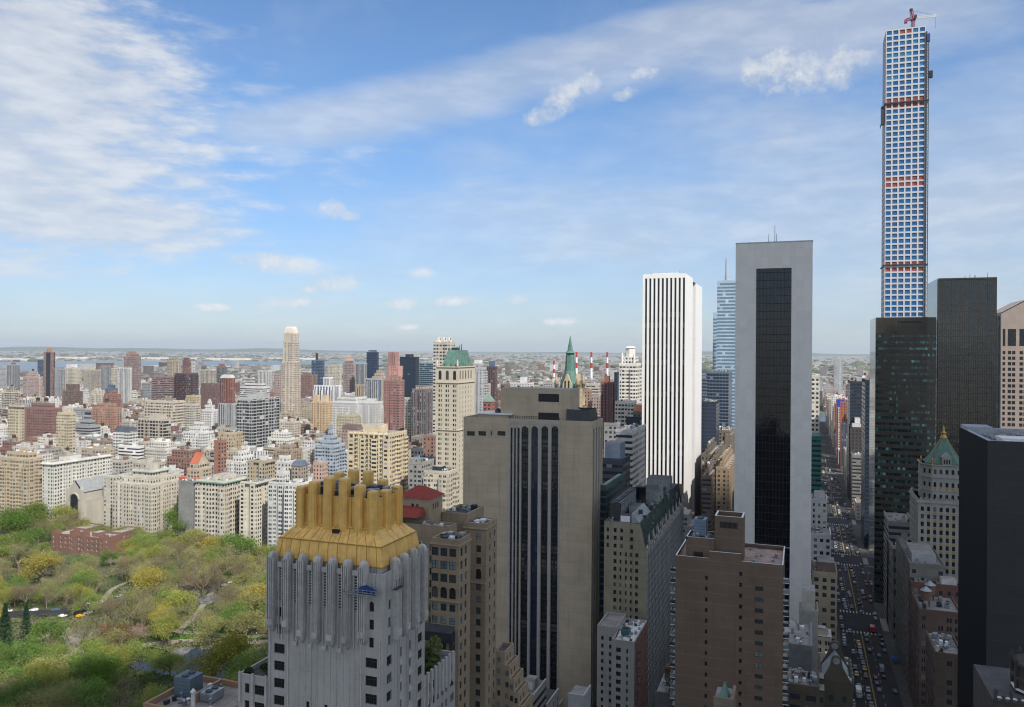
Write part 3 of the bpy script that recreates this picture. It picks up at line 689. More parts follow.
for y in (GY1+.4, LY1-.5, (GY1+LY1)/2): b = MB(); b.box(LX0-.35, LX0, y-.25, y+.25, LZ-6, LZ+.5, M_SILV2); b.build('wing_fin', gt)
b = MB(); b.box(RX1-4.5, RX1+.3, GY0-.6, GY0+.6, RZ-17.0, RZ-15.6, M_WHITE, bottom=True); b.build('awning', gt)
# roof garden on the wing (plants stand in planters on the roof)
def leafy(name, label, cat, x, y, z, r, h, col, group, n=260, parent=None):
    b = MB(); b.tube((0, 0, 0), (0, 0, h*.5), .12, .06, M_BARK, 5)
    o = b.build(name); o.location = (x, y, z); tag(o, label, cat, group)
    c = MB()
    for i in range(n):
        a = rnd.uniform(0, 2*pi); ph = math.acos(rnd.uniform(-.7, 1)); q = rnd.uniform(.55, 1.0); s = rnd.uniform(.10, .22)*r**.3
        p = Vector((r*q*sin(ph)*cos(a), r*q*sin(ph)*sin(a), h*.55+h*.45*q*cos(ph)))
        u = Vector((rnd.gauss(0, 1), rnd.gauss(0, 1), rnd.gauss(0, 1))).normalized(); v = u.orthogonal().normalized(); w_ = u.cross(v)
        c.face([p-v*s-w_*s, p+v*s-w_*s, p+v*s+w_*s, p-v*s+w_*s], M_LEAF)
    k = c.build('foliage', o); k.matrix_parent_inverse = Matrix(); k.color = (*col, 1)
    return o
m, t, b_ = new_mat('leaves'); oi = t.node('ShaderNodeObjectInfo'); g = t.node('ShaderNodeNewGeometry')
f = t.mr(t.noise(g.outputs['Position'], 0.35, 3, 0.6), 0.3, 0.7, 0.75, 1.3, False); f = t.m('MULTIPLY', f, t.mr(t.noise(g.outputs['Position'], 3.0, 2), 0.3, 0.7, 0.75, 1.25, False))
cc_ = t.mix(1.0, oi.outputs['Color'], t.comb(f, f, t.m('MULTIPLY', f, 0.9)), 'MULTIPLY')
t.l.new(cc_, b_.inputs['Base Color']); b_.inputs['Roughness'].default_value = 0.7; b_.inputs['Specular IOR Level'].default_value = 0.15
tr = t.node('ShaderNodeBsdfTranslucent'); t.l.new(t.mix(1.0, cc_, (1.15, 1.25, 0.6, 1), 'MULTIPLY'), tr.inputs[0]); ms = t.node('ShaderNodeMixShader'); ms.inputs[0].default_value = 0.30
t.l.new(b_.outputs[0], ms.inputs[1]); t.l.new(tr.outputs[0], ms.inputs[2]); t.l.new(ms.outputs[0], [n for n in t.n if n.type == 'OUTPUT_MATERIAL'][0].inputs[0]); M_LEAF = m
M_BARK = plain('bark', (0.20, 0.165, 0.135), 0.9, var=0.3, scale=1.0)
rg = [(GX1+1.8+i*1.9, GY0+2.0+rnd.uniform(0, 1.5), rnd.uniform(.9, 1.5), rnd.uniform(1.6, 2.6)) for i in range(7)] + [(GX1+3+i*2.6, GY0+5.2+rnd.uniform(0, 2), rnd.uniform(1.1, 1.7), rnd.uniform(2.2, 3.6)) for i in range(5)]
for x, y, r, h in rg: leafy('roof_shrub', 'clipped green shrub in the roof garden beside the silver tower', 'shrub', x, y, RZ-1.1, r, h, rnd.choice([(.07, .12, .03), (.05, .09, .03), (.09, .13, .04)]), 'shrubs in the roof garden')
leafy('roof_tree', 'pale leafy small tree rising above the roof garden shrubs beside the brown towers', 'tree', RX1-4, GY0+4.5, RZ-1.1, 2.0, 6.0, (.16, .18, .07), None, 420)
for i in range(4): leafy('terrace_shrub', 'dark green shrub on the low wing terrace at the left of the silver tower', 'shrub', LX0+2+rnd.uniform(0, 4), GY1+1.0+i*1.9, LZ-1.1, 1.0, 1.6, (.04, .07, .025), 'terrace shrubs on the low wing')
# suspended scaffold hanging at the corner
sc = thing('suspended_scaffold', 'blue draped work scaffold hanging under the gold crown at the silver tower corner', 'scaffold', (GX0-1.6, GY0+3, GZ-4.5))
b = MB(); sx = GX0-2.3; b.box(sx, sx+.9, GY0+.6, GY0+8.4, GZ-5.2, GZ-5.0, M_METAL, bottom=True); b.build('platform', sc)
b = MB()
for zz in (GZ-4.6, GZ-4.1):
    b.tube((sx, GY0+.6, zz), (sx, GY0+8.4, zz), .05, .05, M_METAL, 5)
for k in range(9): b.tube((sx, GY0+.6+k*.975, GZ-5.0), (sx, GY0+.6+k*.975, GZ-4.0), .05, .05, M_METAL, 5)
b.build('railing', sc)
b = MB(); vs = []; fs = []
for i in range(9):
    for j in range(4): vs.append((sx+.1+.8*j/3+rnd.uniform(-.1, .1), GY0+.7+i*.5, GZ-4.0+.9*sin(i/8*pi)*(1-.2*j)+rnd.uniform(-.2, .2)))
for i in range(8):
    for j in range(3): fs.append((i*4+j, i*4+j+1, i*4+j+5, i*4+j+4))
b.mesh_faces(vs, fs, M_BLUETARP); b.mesh_faces([(x, y, z-1.1) for x, y, z in vs], fs, M_BLUETARP)
for i in range(8): b.mesh_faces([vs[i*4], vs[i*4+4], (vs[i*4+4][0], vs[i*4+4][1], vs[i*4+4][2]-1.1), (vs[i*4][0], vs[i*4][1], vs[i*4][2]-1.1)], [(0, 1, 2, 3)], M_BLUETARP)
b.build('tarpaulin', sc, label='dark blue tarpaulin')
b = MB()
for y in (GY0+1, GY0+8): b.tube((sx+.4, y, GZ-5), (sx+1.2, y, GZ+.4), .04, .04, M_DMETAL, 5)
b.box(GX0+1.5, GX0+4.5, GY0-2.2, GY0-1.3, GZ-4.6, GZ-4.4, M_DMETAL, bottom=True)
for k in range(5): b.tube((GX0+1.5+k*.75, GY0-2.2, GZ-4.5), (GX0+1.5+k*.75+rnd.uniform(-.4, .4), GY0-2.2, GZ-2.4), .06, .06, M_DMETAL, 5)
b.build('cable', sc)

# ---- 2. brown brick twin block behind it ---------------------------------------------------
M_TAN = masonry('tan_brick', (0.31, 0.24, 0.165), course=3.5, line=0.14, lw=0.3, var=0.17, streak=0.22)
M_TANT = plain('tan_trim', (0.36, 0.28, 0.19), 0.85, var=0.15)
M_TILE = plain('red_roof_tile', (0.26, 0.045, 0.035), 0.8, var=0.25, scale=1.0)
tb = thing('brown_apartment_block', 'tan brick apartment block with cluttered stepped roofs, right behind the silver tower', 'building', (194, 85, 0))
wn = Win(); X = 194.0
a0, a1 = yW(X, 459, 560), yW(X, 431.5, 560); zt = zat(X, a0, 459, 540); xe = xS(a0, 470.5, 560)
cols = [((a1-a0)*f, 2.0) for f in (.13, .45, .77)]
rws = rows(zt-3.6, 3.45, 3, 2.2)
H = grid_holes(cols, rws, 'double', FG, M_GLASSB) + grid_holes([(c, 1.9) for c, _ in cols], [(zt-3.6-3.45*3-.4, 3.0)], 'arch', FG) + grid_holes([(c, 1.7) for c, _ in cols], rows(zt-3.6-3.45*4-.9, 3.45, 20, 1.9), 'sash', FG, M_GLASSB)
S_ = grid_holes([(1.7, 1.3), (4.6, 1.3)] if xe-X > 6 else [((xe-X)*.3, 1.1), ((xe-X)*.72, 1.1)], rws + [(zt-3.6-3.45*3-.4, 3.0)] + rows(zt-3.6-3.45*4-.9, 3.45, 20, 1.9), 'sash', FG, M_GLASSB)
block(tb, X, xe, a0, a1, 0, zt, M_TAN, H, S_, None, wn); keep(X, xe, a0, a1, 400, 530, 707)
tbx = (X, xe, a0, a1, zt)
# recessed left part with the tiled lodge
bX = 204.0; c0, c1 = a1-.4, yW(bX, 392, 560); zl = zat(bX, c0, 431, 527)
block(tb, bX, xe+8, c0, c1, 0, zl, M_TAN, grid_holes([(c1-c0-1.8, 1.6), (c1-c0-5, 1.6), (c1-c0-8.2, 1.6)], rows(zl-6, 3.45, 22, 2.0), 'sash', FG, M_GLASSB), None, None, wn, name='wing_wall')
l0, l1 = yW(212, 429.5, 510), yW(212, 399, 510); zq = zat(212, l0, 429, 513); zE = zat(212, l0, 429, 499); lx1 = 212+9
block(tb, 212, lx1, l0, l1, 60, zE, M_TANT, grid_holes([((l1-l0)*.45, .9), ((l1-l0)*.60, .9)], [((zE+zq)/2-.6, 2.0)], 'arch', FG), grid_holes([(2.6, .8), (4.2, .8), (5.8, .8)], [((zE+zq)/2-.6, 1.8)], 'arch', FG), None, wn, name='lodge')
rf = MB(); e = .6; pA = rect(212-e, lx1+e, l0-e, l1+e); cxm = 216.5; cym = (l0+l1)/2
rf.frustum(pA, zE, rect(cxm-.3, cxm+.3, cym-1.2, cym+1.2), zE+2.9, M_TILE, top=M_TILE); rf.face([(*p, zE) for p in reversed(pA)], M_TANT)
rf.frustum(rect(206, 211.9, l0+1, l1+2), zq-.4, rect(210.8, 211.9, l0+2, l1+1), zq+1.6, M_TILE, top=M_TILE)
rf.build('roof', tb, label='red tiled hip roof')
for k in range(7):
    pass
# rear tower
X2 = 218.0; r0, r1 = yW(X2, 485.7, 560), yW(X2, 463.6, 560); z2 = zat(X2, r0, 485, 524); xe2 = xS(r0, 496.8, 560)
rws2 = rows(z2-4.0, 3.5, 3, 2.0)
H = grid_holes([((r1-r0)*.16, 1.0), ((r1-r0)*.68, 1.5)], rws2, 'sash', FG, M_GLASSB) + grid_holes([((r1-r0)*.16, 1.0), ((r1-r0)*.68, 1.7)], [(z2-4-10.9, 3.0)], 'arch', FG) + grid_holes([((r1-r0)*.16, 1.0), ((r1-r0)*.68, 1.5)], rows(z2-4-14.8, 3.45, 19, 1.9), 'sash', FG, M_GLASSB)
w2 = xe2-X2
S_ = grid_holes([(w2*.38, 1.0), (w2*.80, 1.0)], rws2, 'sash', FG, M_GLASSB) + grid_holes([(w2*.38, 1.0), (w2*.80, 1.0)], [(z2-14.9, 3.0)], 'arch', FG) + grid_holes([(w2*.38, 1.0), (w2*.80, 1.0)], rows(z2-18.8, 3.45, 19, 1.9), 'sash', FG, M_GLASSB)
block(tb, X2, xe2, r0, r1, 0, z2, M_TAN, H, S_, None, wn, name='tower_wall'); keep(X2, xe2+14, r0-2, r1+3, 400, 530, 707)
r2 = yW(X2+2, 442, 560); z3 = zat(X2+2, r1, 462, 513.5)
block(tb, X2+2, xe2+6, r1-.3, r2, 0, z3, M_TAN, grid_holes([(3, 1.3)], rows(z3-12, 3.5, 18, 1.9), 'sash', FG, M_GLASSB), None, None, wn, name='tower_wall')
wn.emit(tb, most=100)
# stepped terraces at the back right
wn = Win(); zs = zat(X2+8, r0, 512, 641)
for k in range(5):
    ya = yW(228, 500+5.0*(k+1), 660); yb = yW(228, 493, 660) if k == 0 else yW(228, 500+5.0*k, 660)
    zk = zat(228, ya, 505+5.0*k, 652+k*13)
    block(tb, 228-k*.4, 236, ya, yb, 0, zk, M_TANT, grid_holes([((yb-ya)*.5, 1.0)], rows(zk-2.6, 3.4, 8, 1.7), 'sash', FG, M_GLASSB), grid_holes([(2.0+2.8*j, 1.1) for j in range(2)], rows(zk-2.6, 3.4, 8, 1.7), 'sash', FG, M_GLASSB), None, wn, name='terrace_wall')
HERO_BOX.append((215, 255, 55, 100))
wn.emit(tb, most=60)
b = MB()
def clutter(b, x0, x1, y0, y1, z, n, smax=1.3, hmax=1.6):
    for i in range(n):
        x = rnd.uniform(x0+.8, x1-.8); y = rnd.uniform(y0+.8, y1-.8); k = rnd.random()
        if k < .55: s = rnd.uniform(.4, smax); b.box(x-s, x+s, y-s*.7, y+s*.7, z, z+rnd.uniform(.4, hmax), rnd.choice([M_METAL, M_DMETAL, M_WHITE, M_METAL, M_GRAV]))
        elif k < .8: a = rnd.uniform(0, pi); L = rnd.uniform(.8, 2.4); b.tube((x-L*cos(a), y-L*sin(a), z+.7), (x+L*cos(a), y+L*sin(a), z+.7), .13, .13, rnd.choice([M_METAL, M_DMETAL]), 5)
        else: b.lathe(x, y, [(.35, z), (.35, z+1), (.6, z+1.15), (.05, z+1.5)], M_METAL, 8)
clutter(b, X, xe, a0, a1, zt-1.1, 16); clutter(b, X2, xe2, r0, r1, z2-1.1, 14); clutter(b, X2+2, xe2+6, r1, r2, z3-1.1, 16); clutter(b, bX, xe+7, c0, l0, zl-1.1, 14)
b.build('roof_machinery', tb)
b = MB()
for (ya, yb, x, z) in ((a0-.1, a1+.1, X, zt-3.6-3.45*4-1.0+2.1), (r0-.1, r1, X2, z2-17.2)):
    b.box(x-.5, x, ya, yb, z-.35, z, M_TANT, bottom=True)
for (xa, xb, ya, yb, z) in ((X, xe, a0, a1, zt), (X2, xe2, r0, r1, z2)):
    b.box(xa-.35, xb+.35, ya-.35, yb+.35, z-1.7, z-1.35, M_TANT, bottom=True)
b.build('cornice', tb)
b = MB(); zz = zt-3.6-3.45*4-5.6
b.face([(X-1.8, a1+6, zz-1.5), (X-1.8, a0+1, zz-1.5), (X, a0+1, zz), (X, a1+6, zz)], M_DMETAL); b.box(X-1.8, X, a0+1, a1+6, zz-4.0, zz-1.6, M_DMETAL, bottom=True)
b.build('conservatory', tb)

# ---- 3. tan slab with tall arched window strips --------------------------------------------
M_SLAB = masonry('beige_brick_slab', (0.46, 0.38, 0.275), course=3.05, line=0.13, lw=0.20, joint=(6.1, .08), var=0.12, streak=0.20)
M_PIER = plain('pale_pier', (0.38, 0.365, 0.34), 0.8, var=0.12, streak=0.15)
GL_DK = glass('slab_glass', (0.010, 0.012, 0.020), 0.12, 0.18, (0.12, 0.10, 0.09), cells=(3.0, 3.05))
GL_BL = glass('slab_glass_blue', (0.012, 0.018, 0.045), 0.12, 0.10, (0.05, 0.05, 0.09), cells=(3.0, 3.05))
PX = 330.0; hy = lambda p: yW(PX, p, 500)
hs = thing('arched_slab_tower', 'wide beige brick hotel slab with tall arched dark window strips and four small top windows', 'tower', (PX, 84, 0))
py0, py1 = hy(592.0), hy(463.0); pz = zat(PX, py0, 580, 421.5); px1 = xS(py0, 602.3, 500)
keep(PX, px1+10, py0, py1, 463, 602, 707)
H = []; parts = []
for (p0, p1) in ((510.2, 512.1), (513.7, 515.5), (517.0, 519.2)): H.append((py1-hy(p0), py1-hy(p1), 4, zat(PX, hy(p0), p0, 427.5), 'arch', 0))
for i, (p0, p1) in enumerate(((521.1, 528.0), (530.8, 537.6), (541.0, 547.7), (551.0, 557.9))): H.append((py1-hy(p0), py1-hy(p1), 4, zat(PX, hy(p0), p0, 426.0), 'arch', 1 if i == 1 else 2))
for (p0, p1) in ((466.5, 474.3), (478, 485.6), (490.2, 491.8), (497, 505)): zz = zat(PX, hy(p0), p0, 433.3); H.append((py1-hy(p0), py1-hy(p1), zz-1.0, zz+1.0, 'double', -1))
HS = [(u0, u1, 4, pz-3.0, 'arch', 0) for u0, u1 in ((1.5, 3.6), (6.2, 8.3), (10.8, 12.9), (15.0, 16.6)) if u1 < px1-PX-.3]
b = MB(); sh = [(h[0], h[1], h[2], h[3], h[4]) for h in H]
wall_holes(b, *west(PX, py0, py1), 0, pz, sh, M_SLAB, None, 0.8, M_PIER)
wall_holes(b, *south(PX, px1, py0), 0, pz, HS, M_SLAB, None, 0.8, M_PIER)
b.wall((px1, py0), (px1, py1), 0, pz, M_SLAB); b.wall((px1, py1), (PX, py1), 0, pz, M_SLAB)
parapet_roof(b, rect(PX, px1, py0, py1), pz-1.2, 1.2, .5, M_SLAB, M_GRAV); b.build('wall', hs)
def wstrip(root, P, ang, w_, za, zb, pitch, kind, gl, arch=True, fr=M_BLACK, name='window_strip'):
    """a tall strip of windows: glass, floor spandrels, a centre mullion; P is the centre of its foot"""
    b = MB(); N = (sin(ang), -cos(ang)); U = (cos(ang), sin(ang))
    pt = lambda u, z, d=0.0: (P[0]+U[0]*u-N[0]*d, P[1]+U[1]*u-N[1]*d, z)
    r = w_/2; zz = zb - (r if arch else 0)
    f = [(-r, za), (r, za)] + ([(r*cos(pi*i/8), zz+r*sin(pi*i/8)) for i in range(9)] if arch else [(r, zb), (-r, zb)])
    b.face([pt(*p) for p in f], gl, [(p[0]+rnd.random()*9, p[1]) for p in f])
    def bar(u0, u1, a, c, d=-.09, m=fr):
        b.face([pt(u0, a, d), pt(u1, a, d), pt(u1, c, d), pt(u0, c, d)], m); b.face([pt(u0, c, d), pt(u1, c, d), pt(u1, c, 0), pt(u0, c, 0)], m)
    z = za
    while z < zz-.5:
        if kind == 2: bar(-r, r, z, z+.75)
        elif kind: bar(-r, r, z, z+.12)
        else: bar(-r, r, z, z+.3)
        z += pitch
    if kind == 2: bar(-.09, .09, za, zz, -.12); bar(-r, -r+.12, za, zz, -.12); bar(r-.12, r, za, zz, -.12)
    return b.build(name, root)
wn = Win()
for h in H:
    c = (PX+.75, py1-(h[0]+h[1])/2)
    if h[5] == -1: wn.add(PX+.6, c[1], (h[2]+h[3])/2, -pi/2, h[1]-h[0], h[3]-h[2], 'double' if h[1]-h[0] > 1.5 else 'sash')
    else: wstrip(hs, c, -pi/2, h[1]-h[0], h[2], h[3], 3.05, h[5], GL_BL if h[5] == 1 else GL_DK)
for h in HS: wstrip(hs, (PX+(h[0]+h[1])/2, py0+.75), 0, h[1]-h[0], h[2], h[3], 3.05, 0, GL_DK)
wn.emit(hs)
b = MB()   # pale piers between the strips
for (p0, p1) in ((508.3, 509.9), (512.4, 513.5), (515.8, 516.8), (519.5, 520.8), (528.4, 530.4), (538.0, 540.6), (548.1, 550.6), (558.2, 559.4)):
    b.box(PX-.18, PX, hy(p1), hy(p0), 0, pz-.9, M_PIER)
b.box(PX-.14, PX, hy(559.4), hy(508.3), zat(PX, hy(530), 530, 425)+.4, pz-.9, M_PIER)
b.build('piers', hs)
b = MB(); k0 = zat(PX+5, 100, 540, 389); q0, q1 = yW(PX+3, 571, 400), yW(PX+3, 501, 400)
b.box(PX+3, px1-1.5, q0, q1, pz-1.2, k0, M_SLAB, top=M_GRAV); b.box(PX+2.9, PX+3, yW(PX+3, 559, 400), yW(PX+3, 538.5, 400), zat(PX+3, 100, 548, 402), zat(PX+3, 100, 548, 394), M_BLACK, bottom=True)
b.box(PX+2.9, PX+3, yW(PX+3, 559, 400), yW(PX+3, 538.5, 400), pz-.8, zat(PX+3, 100, 548, 413), M_BLACK, bottom=True)
b.build('penthouse', hs)
b = MB(); zc = zat(PX+1, py1, 490, 412.5); b.box(PX+.8, px1-3, yW(PX+1, 512, 400), yW(PX+1, 476.5, 400), zc-.5, zc, M_WHITE, top=M_WHITE, bottom=True); b.box(PX+1.6, px1-4, yW(PX+1, 508, 400), yW(PX+1, 478, 400), pz-1.2, zc-.5, M_SLAB); b.build('roof_canopy', hs)
b = MB(); s0, s1 = yW(PX+.6, 590, 400), yW(PX+.6, 566, 400); zg = zat(PX, s1, 566, 409)
b.frustum(rect(PX+.6, px1-4, s0, s1), pz-1.2, rect(PX+1.6, px1-4, s0+.6, s1), zg-.2, M_DMETAL)
b.face([(PX+1.5, s0+.5, pz+1.1), (px1-4, s0+.5, pz+1.1), (px1-4, s1, zg+.1), (PX+1.5, s1, zg+.1)], M_METAL); b.build('skylight', hs)
b = MB(); clutter(b, PX+1, px1-1, q0, py1-1, pz-1.2, 8, .5, 1.8); b.lathe(PX+6, yW(PX+6, 498, 400), [(1.3, zc), (1.3, zc+1.2), (.5, zc+2.0)], M_DMETAL, 10); b.build('roof_machinery', hs)
b = MB()
for k in range(22): y = hy(559)+k*(hy(510)-hy(559))/21; b.box(PX+.1, PX+.25, y-.1, y+.1, pz, pz+1.1, M_DMETAL)
b.box(PX+.1, PX+.25, hy(559), hy(510), pz+1.1, pz+1.25, M_DMETAL, bottom=True); b.build('roof_railing', hs)

# ---- 4. white marble tower with black stripes ----------------------------------------------
M_MARB = masonry('white_marble', (0.78, 0.77, 0.75), course=3.9, line=0.05, var=0.04, streak=0.04, rough=0.6)
GMX = 590.0; gy = lambda p: yW(GMX, p, 400); g0, g1 = gy(684.5), gy(642.0); gz = zat(GMX, g0, 664, 273)
gm = thing('white_striped_tower', 'white marble office tower with thin black vertical window stripes', 'tower', (GMX, g0, 0))
gx1 = xS(g0, 692.2, 400); gx2 = xS(g0, 694.0, 400); gx3 = xS(g0-.8, 701.5, 400); keep(GMX, gx3, g0, g1, 642, 701, 500)
GL_GM = glass('stripe_glass', (0.008, 0.009, 0.012), 0.15, 0.10, (0.10, 0.09, 0.07), cells=(4, 3.9))
n = 10; pitch = (g1-g0)/(n+.12); H = [(.56*pitch+i*pitch-.02, .56*pitch+i*pitch+pitch*.50, 0, gz-3.2) for i in range(n)]
b = MB(); wall_holes(b, *west(GMX, g0, g1), 0, gz, [(u0, u1, a, c, 'none') for u0, u1, a, c in H], M_MARB, None, 1.0)
b.wall((GMX, g0), (gx1, g0), 0, gz, M_MARB); b.wall((gx1, g0), (gx1, g0+2), 0, gz, M_MARB); b.wall((gx2, g0+2), (gx2, g0-.8), 0, gz-3, M_MARB)
b.wall((gx2, g0-.8), (gx3, g0-.8), 0, gz-3, M_MARB); b.wall((gx3, g0-.8), (gx3, g1), 0, gz-3, M_MARB); b.wall((gx3, g1), (GMX, g1), 0, gz-3, M_MARB); b.wall((gx1, g1), (GMX, g1), gz-3, gz, M_MARB); b.wall((gx1, g0), (gx1, g1), gz-3, gz, M_MARB)
b.face([(*p, gz-.05) for p in rect(GMX, gx1, g0, g1)], M_GRAV); b.face([(*p, gz-3) for p in rect(gx1, gx3, g0-.8, g1)], M_GRAV); b.build('wall', gm)
for u0, u1, a, c in H: wstrip(gm, (GMX+.95, g1-(u0+u1)/2), -pi/2, u1-u0, a, c, 3.9, 1, GL_GM, arch=False)
wstrip(gm, ((gx1+gx2)/2, g0+1.9), 0, gx2-gx1, 0, gz-4, 3.9, 1, GL_GM, arch=False)
b = MB()
for i in range(26): x = rnd.uniform(GMX+2, gx1-2); y = rnd.uniform(g0+2, g1-2); b.tube((x, y, gz-.05), (x, y, gz+rnd.uniform(1, 3.2)), .2, .12, M_METAL, 5)
b.box(GMX+9, gx1-4, g0+6, g1-6, gz-.05, gz+1.4, M_WHITE); b.build('roof_aerials', gm)

# ---- 5. sloping travertine tower with a black glass centre ---------------------------------
M_TRAV = masonry('travertine_panels', (0.69, 0.665, 0.63), course=3.7, line=0.05, lw=0.10, joint=(3.2, 0.09), var=0.05, streak=0.06, rough=0.6)
SX = 400.0; sy = lambda p: yW(SX, p, 400); s0, s1 = sy(811.8), sy(734.8); sz = zat(SX, s0, 770, 239.8); sx1 = SX+62
sl = thing('framed_black_glass_tower', 'pale travertine slab tower framing a tall black glass centre', 'tower', (SX, s0, 0)); keep(SX, sx1, -16, 40, 733, 813, 600)
GL_SO = glass('black_glass', (0.004, 0.005, 0.009), 0.06, 0.10, (0.012, 0.017, 0.028), cells=(1.6, 3.7), wav=0.1)
w0, w1 = sy(790.8), sy(755.4); wz = zat(SX, w0, 773, 267.6)
b = MB(); zf = 62.0
wall_holes(b, *west(SX, s0, s1), zf, sz, [(s1-w1, s1-w0, zf, wz, 'none')], M_TRAV, None, 1.2)
seg = 6
def flare(k): return 13.0*(k/seg)**2*(k/seg)**.5
prevz = zf; pS, pN = s0, s1
for k in range(1, seg+1):
    z = zf*(1-k/seg); f = flare(k); nS, nN = s0-f, s1+f
    b.face([(SX, pN, prevz), (SX, nN, z), (SX, w1, z), (SX, w1, prevz)][::1], M_TRAV); b.face([(SX, w0, prevz), (SX, w0, z), (SX, nS, z), (SX, pS, prevz)], M_TRAV)
    b.face([(SX, nS, z), (sx1, nS, z), (sx1, pS, prevz), (SX, pS, prevz)], GL_SO); b.face([(sx1, nN, z), (SX, nN, z), (SX, pN, prevz), (sx1, pN, prevz)], GL_SO)
    b.face([(sx1, nS, z), (sx1, nN, z), (sx1, pN, prevz), (sx1, pS, prevz)], M_TRAV); prevz = z; pS, pN = nS, nN
b.wall((SX, s0), (sx1, s0), zf, sz, GL_SO); b.wall((sx1, s0), (sx1, s1), zf, sz, M_TRAV); b.wall((sx1, s1), (SX, s1), zf, sz, GL_SO)
parapet_roof(b, rect(SX, sx1, s0, s1), sz-1.5, 1.5, .6, M_TRAV, M_TAR)
b.box(SX-.12, sx1, s0-.12, s1+.12, sz-.45, sz+.02, M_METAL, bottom=True)
b.build('wall', sl)
b = MB(); gxp = SX+1.15; b.face([(gxp, w1, 0), (gxp, w0, 0), (gxp, w0, wz), (gxp, w1, wz)], GL_SO, [(0, 0), (w1-w0, 0), (w1-w0, wz), (0, wz)])
z = 0
while z < wz: b.box(gxp-.06, gxp-.005, w0, w1, z, z+.25, M_BLACK, bottom=True); z += 3.7
for k in range(11): y = w0+(w1-w0)*k/10; b.box(gxp-.10, gxp-.004, y-.06, y+.06, 0, wz, M_BLACK)
b.build('glass_wall', sl)
b = MB()
for p, h in ((767, 5), (773.2, 9), (775, 5)): y = sy(p); b.tube((SX+8, y, sz-1.5), (SX+8, y, sz+h), .16, .08, M_DMETAL, 5)
b.build('mast', sl)

# ---- 6. very tall slender white grid tower under construction ------------------------------
M_CONC = plain('white_concrete', (0.49, 0.50, 0.52), 0.7, var=0.06, streak=0.05)
GL_B = glass('blue_glass', (0.02, 0.13, 0.33), 0.2, 0.4, (0.06, 0.26, 0.50), spec=0.35); GL_R = plain('red_netting', (0.30, 0.075, 0.06), 0.8, var=0.3, scale=0.5)  # the blue panes have the sky's reflection painted into their colour
TX = 740.0; ty = lambda p: yW(TX, p, 200); t0, t1 = ty(924.6), ty(885.0); tz = zat(TX, t1, 905, 30.5); tx1 = TX+29
st = thing('slender_grid_tower', 'very tall slender white concrete grid tower with blue square windows and red floor bands', 'tower', (TX, t0, 0)); keep(TX, tx1, t0, t1, 880, 930, 316)
TW = t1-t0; nc = 6; cp = TW/nc; fp = 4.735
H = []; wn = Win(); HN = []
redz = [zat(TX, t1, 905, y) for y in (101, 107, 182, 188, 262.5, 268)]
nrow = int((tz-60)/fp)
TNW = tx1-TX
rz = []
for j in range(nrow):
    z = tz-2.6-fp*j; red = any(abs(z-r) < fp*.52 for r in redz); rz.append(red)
    for i in range(nc):
        gl = GL_R if red or (j == 0 and i in (2, 3)) else GL_B
        H.append((cp*(i+.5)-1.9, cp*(i+.5)+1.9, z-1.7, z+1.7, 'double', M_DMETAL, gl))
    for i in range(5): HN.append((TNW/5*(i+.5)-1.9, TNW/5*(i+.5)+1.9, z-1.6, z+1.6, 'double', M_DMETAL, GL_R if red else GL_B))
block(st, TX, tx1, t0, t1, 0, tz, M_CONC, H, None, HN, wn, ph=.6, reveal=0.7); wn.emit(st)
b = MB()
for i, zr in enumerate((redz[0]-2.4, redz[4]-2.4)): b.box(TX-1.2, tx1+.8, t0-2.8, t1+1.0, zr-.5, zr+.4, M_DMETAL, bottom=True)
zr = redz[1]-5; b.box(TX+1, TX+6, t1+.6, t1+3.2, zr-9, zr+6, M_DMETAL, bottom=True)
for k in range(6): b.tube((TX+1+k, t1+3.2, zr-9), (TX+1+k, t1+4.0, zr-13+k), .15, .15, M_DMETAL, 4)
b.build('work_platform', st)
ho = MB(); hy0 = t0-2.4
for x in (TX-.6, TX+1.6):
    for y in (hy0, t0-.5): ho.tube((x, y, 20), (x, y, tz-6), .16, .16, M_DMETAL, 4)
z = 140.0
while z < tz-8:
    ho.box(TX-.7, TX+1.7, hy0, t0-.3, z, z+.25, M_METAL, bottom=True); ho.tube((TX-.7, hy0, z), (TX-.7, t0-.4, z+fp), .12, .12, M_DMETAL, 4); z += fp
ho.box(TX-.9, TX+1.6, t0-1.2, t0-.05, 140, tz-5, M_DMETAL)
ho.build('construction_hoist', st)
b = MB(); zc = zat(TX, t0, 929, 74); b.box(TX-1.4, TX+1.6, hy0-2.9, hy0-.2, zc-3.5, zc+2, M_BLACK, bottom=True); zc = zat(TX, t0, 926, 38); b.box(TX-1.4, TX+1.6, hy0-.8, hy0+1.6, zc-3, zc+3, M_BLUETARP, bottom=True); b.build('hoist_cab', st)
# crane on its top
M_CR = plain('crane_red', (0.30, 0.05, 0.09), 0.6, var=0.15)
cy_ = ty(912.8); cx_ = TX+6
cr = thing('tower_crane', 'red and white tower crane standing on top of the slender grid tower', 'crane', (cx_, cy_, tz))
def lattice(b, A, B, wd, n, m, r=.13):
    A = Vector(A); B = Vector(B); d = (B-A).normalized(); u = d.orthogonal().normalized(); v = d.cross(u)
    if abs(d.z) < .9: u = Vector((0, 0, 1)); v = d.cross(u).normalized()
    cs = [(u*a+v*c)*wd/2 for a, c in ((-1, -1), (1, -1), (1, 1), (-1, 1))]
    for c in cs: b.tube(A+c, B+c, r, r, m, 4)
    for i in range(n):
        p0 = A+(B-A)*i/n; p1 = A+(B-A)*(i+1)/n
        for k in range(4): b.tube(p0+cs[k], p1+cs[(k+1) % 4], r*.7, r*.7, m, 4)
hz = tz+8; b = MB(); lattice(b, (cx_, cy_, tz-.6), (cx_, cy_, hz), 2.0, 7, M_CR, .22); b.build('mast', cr)
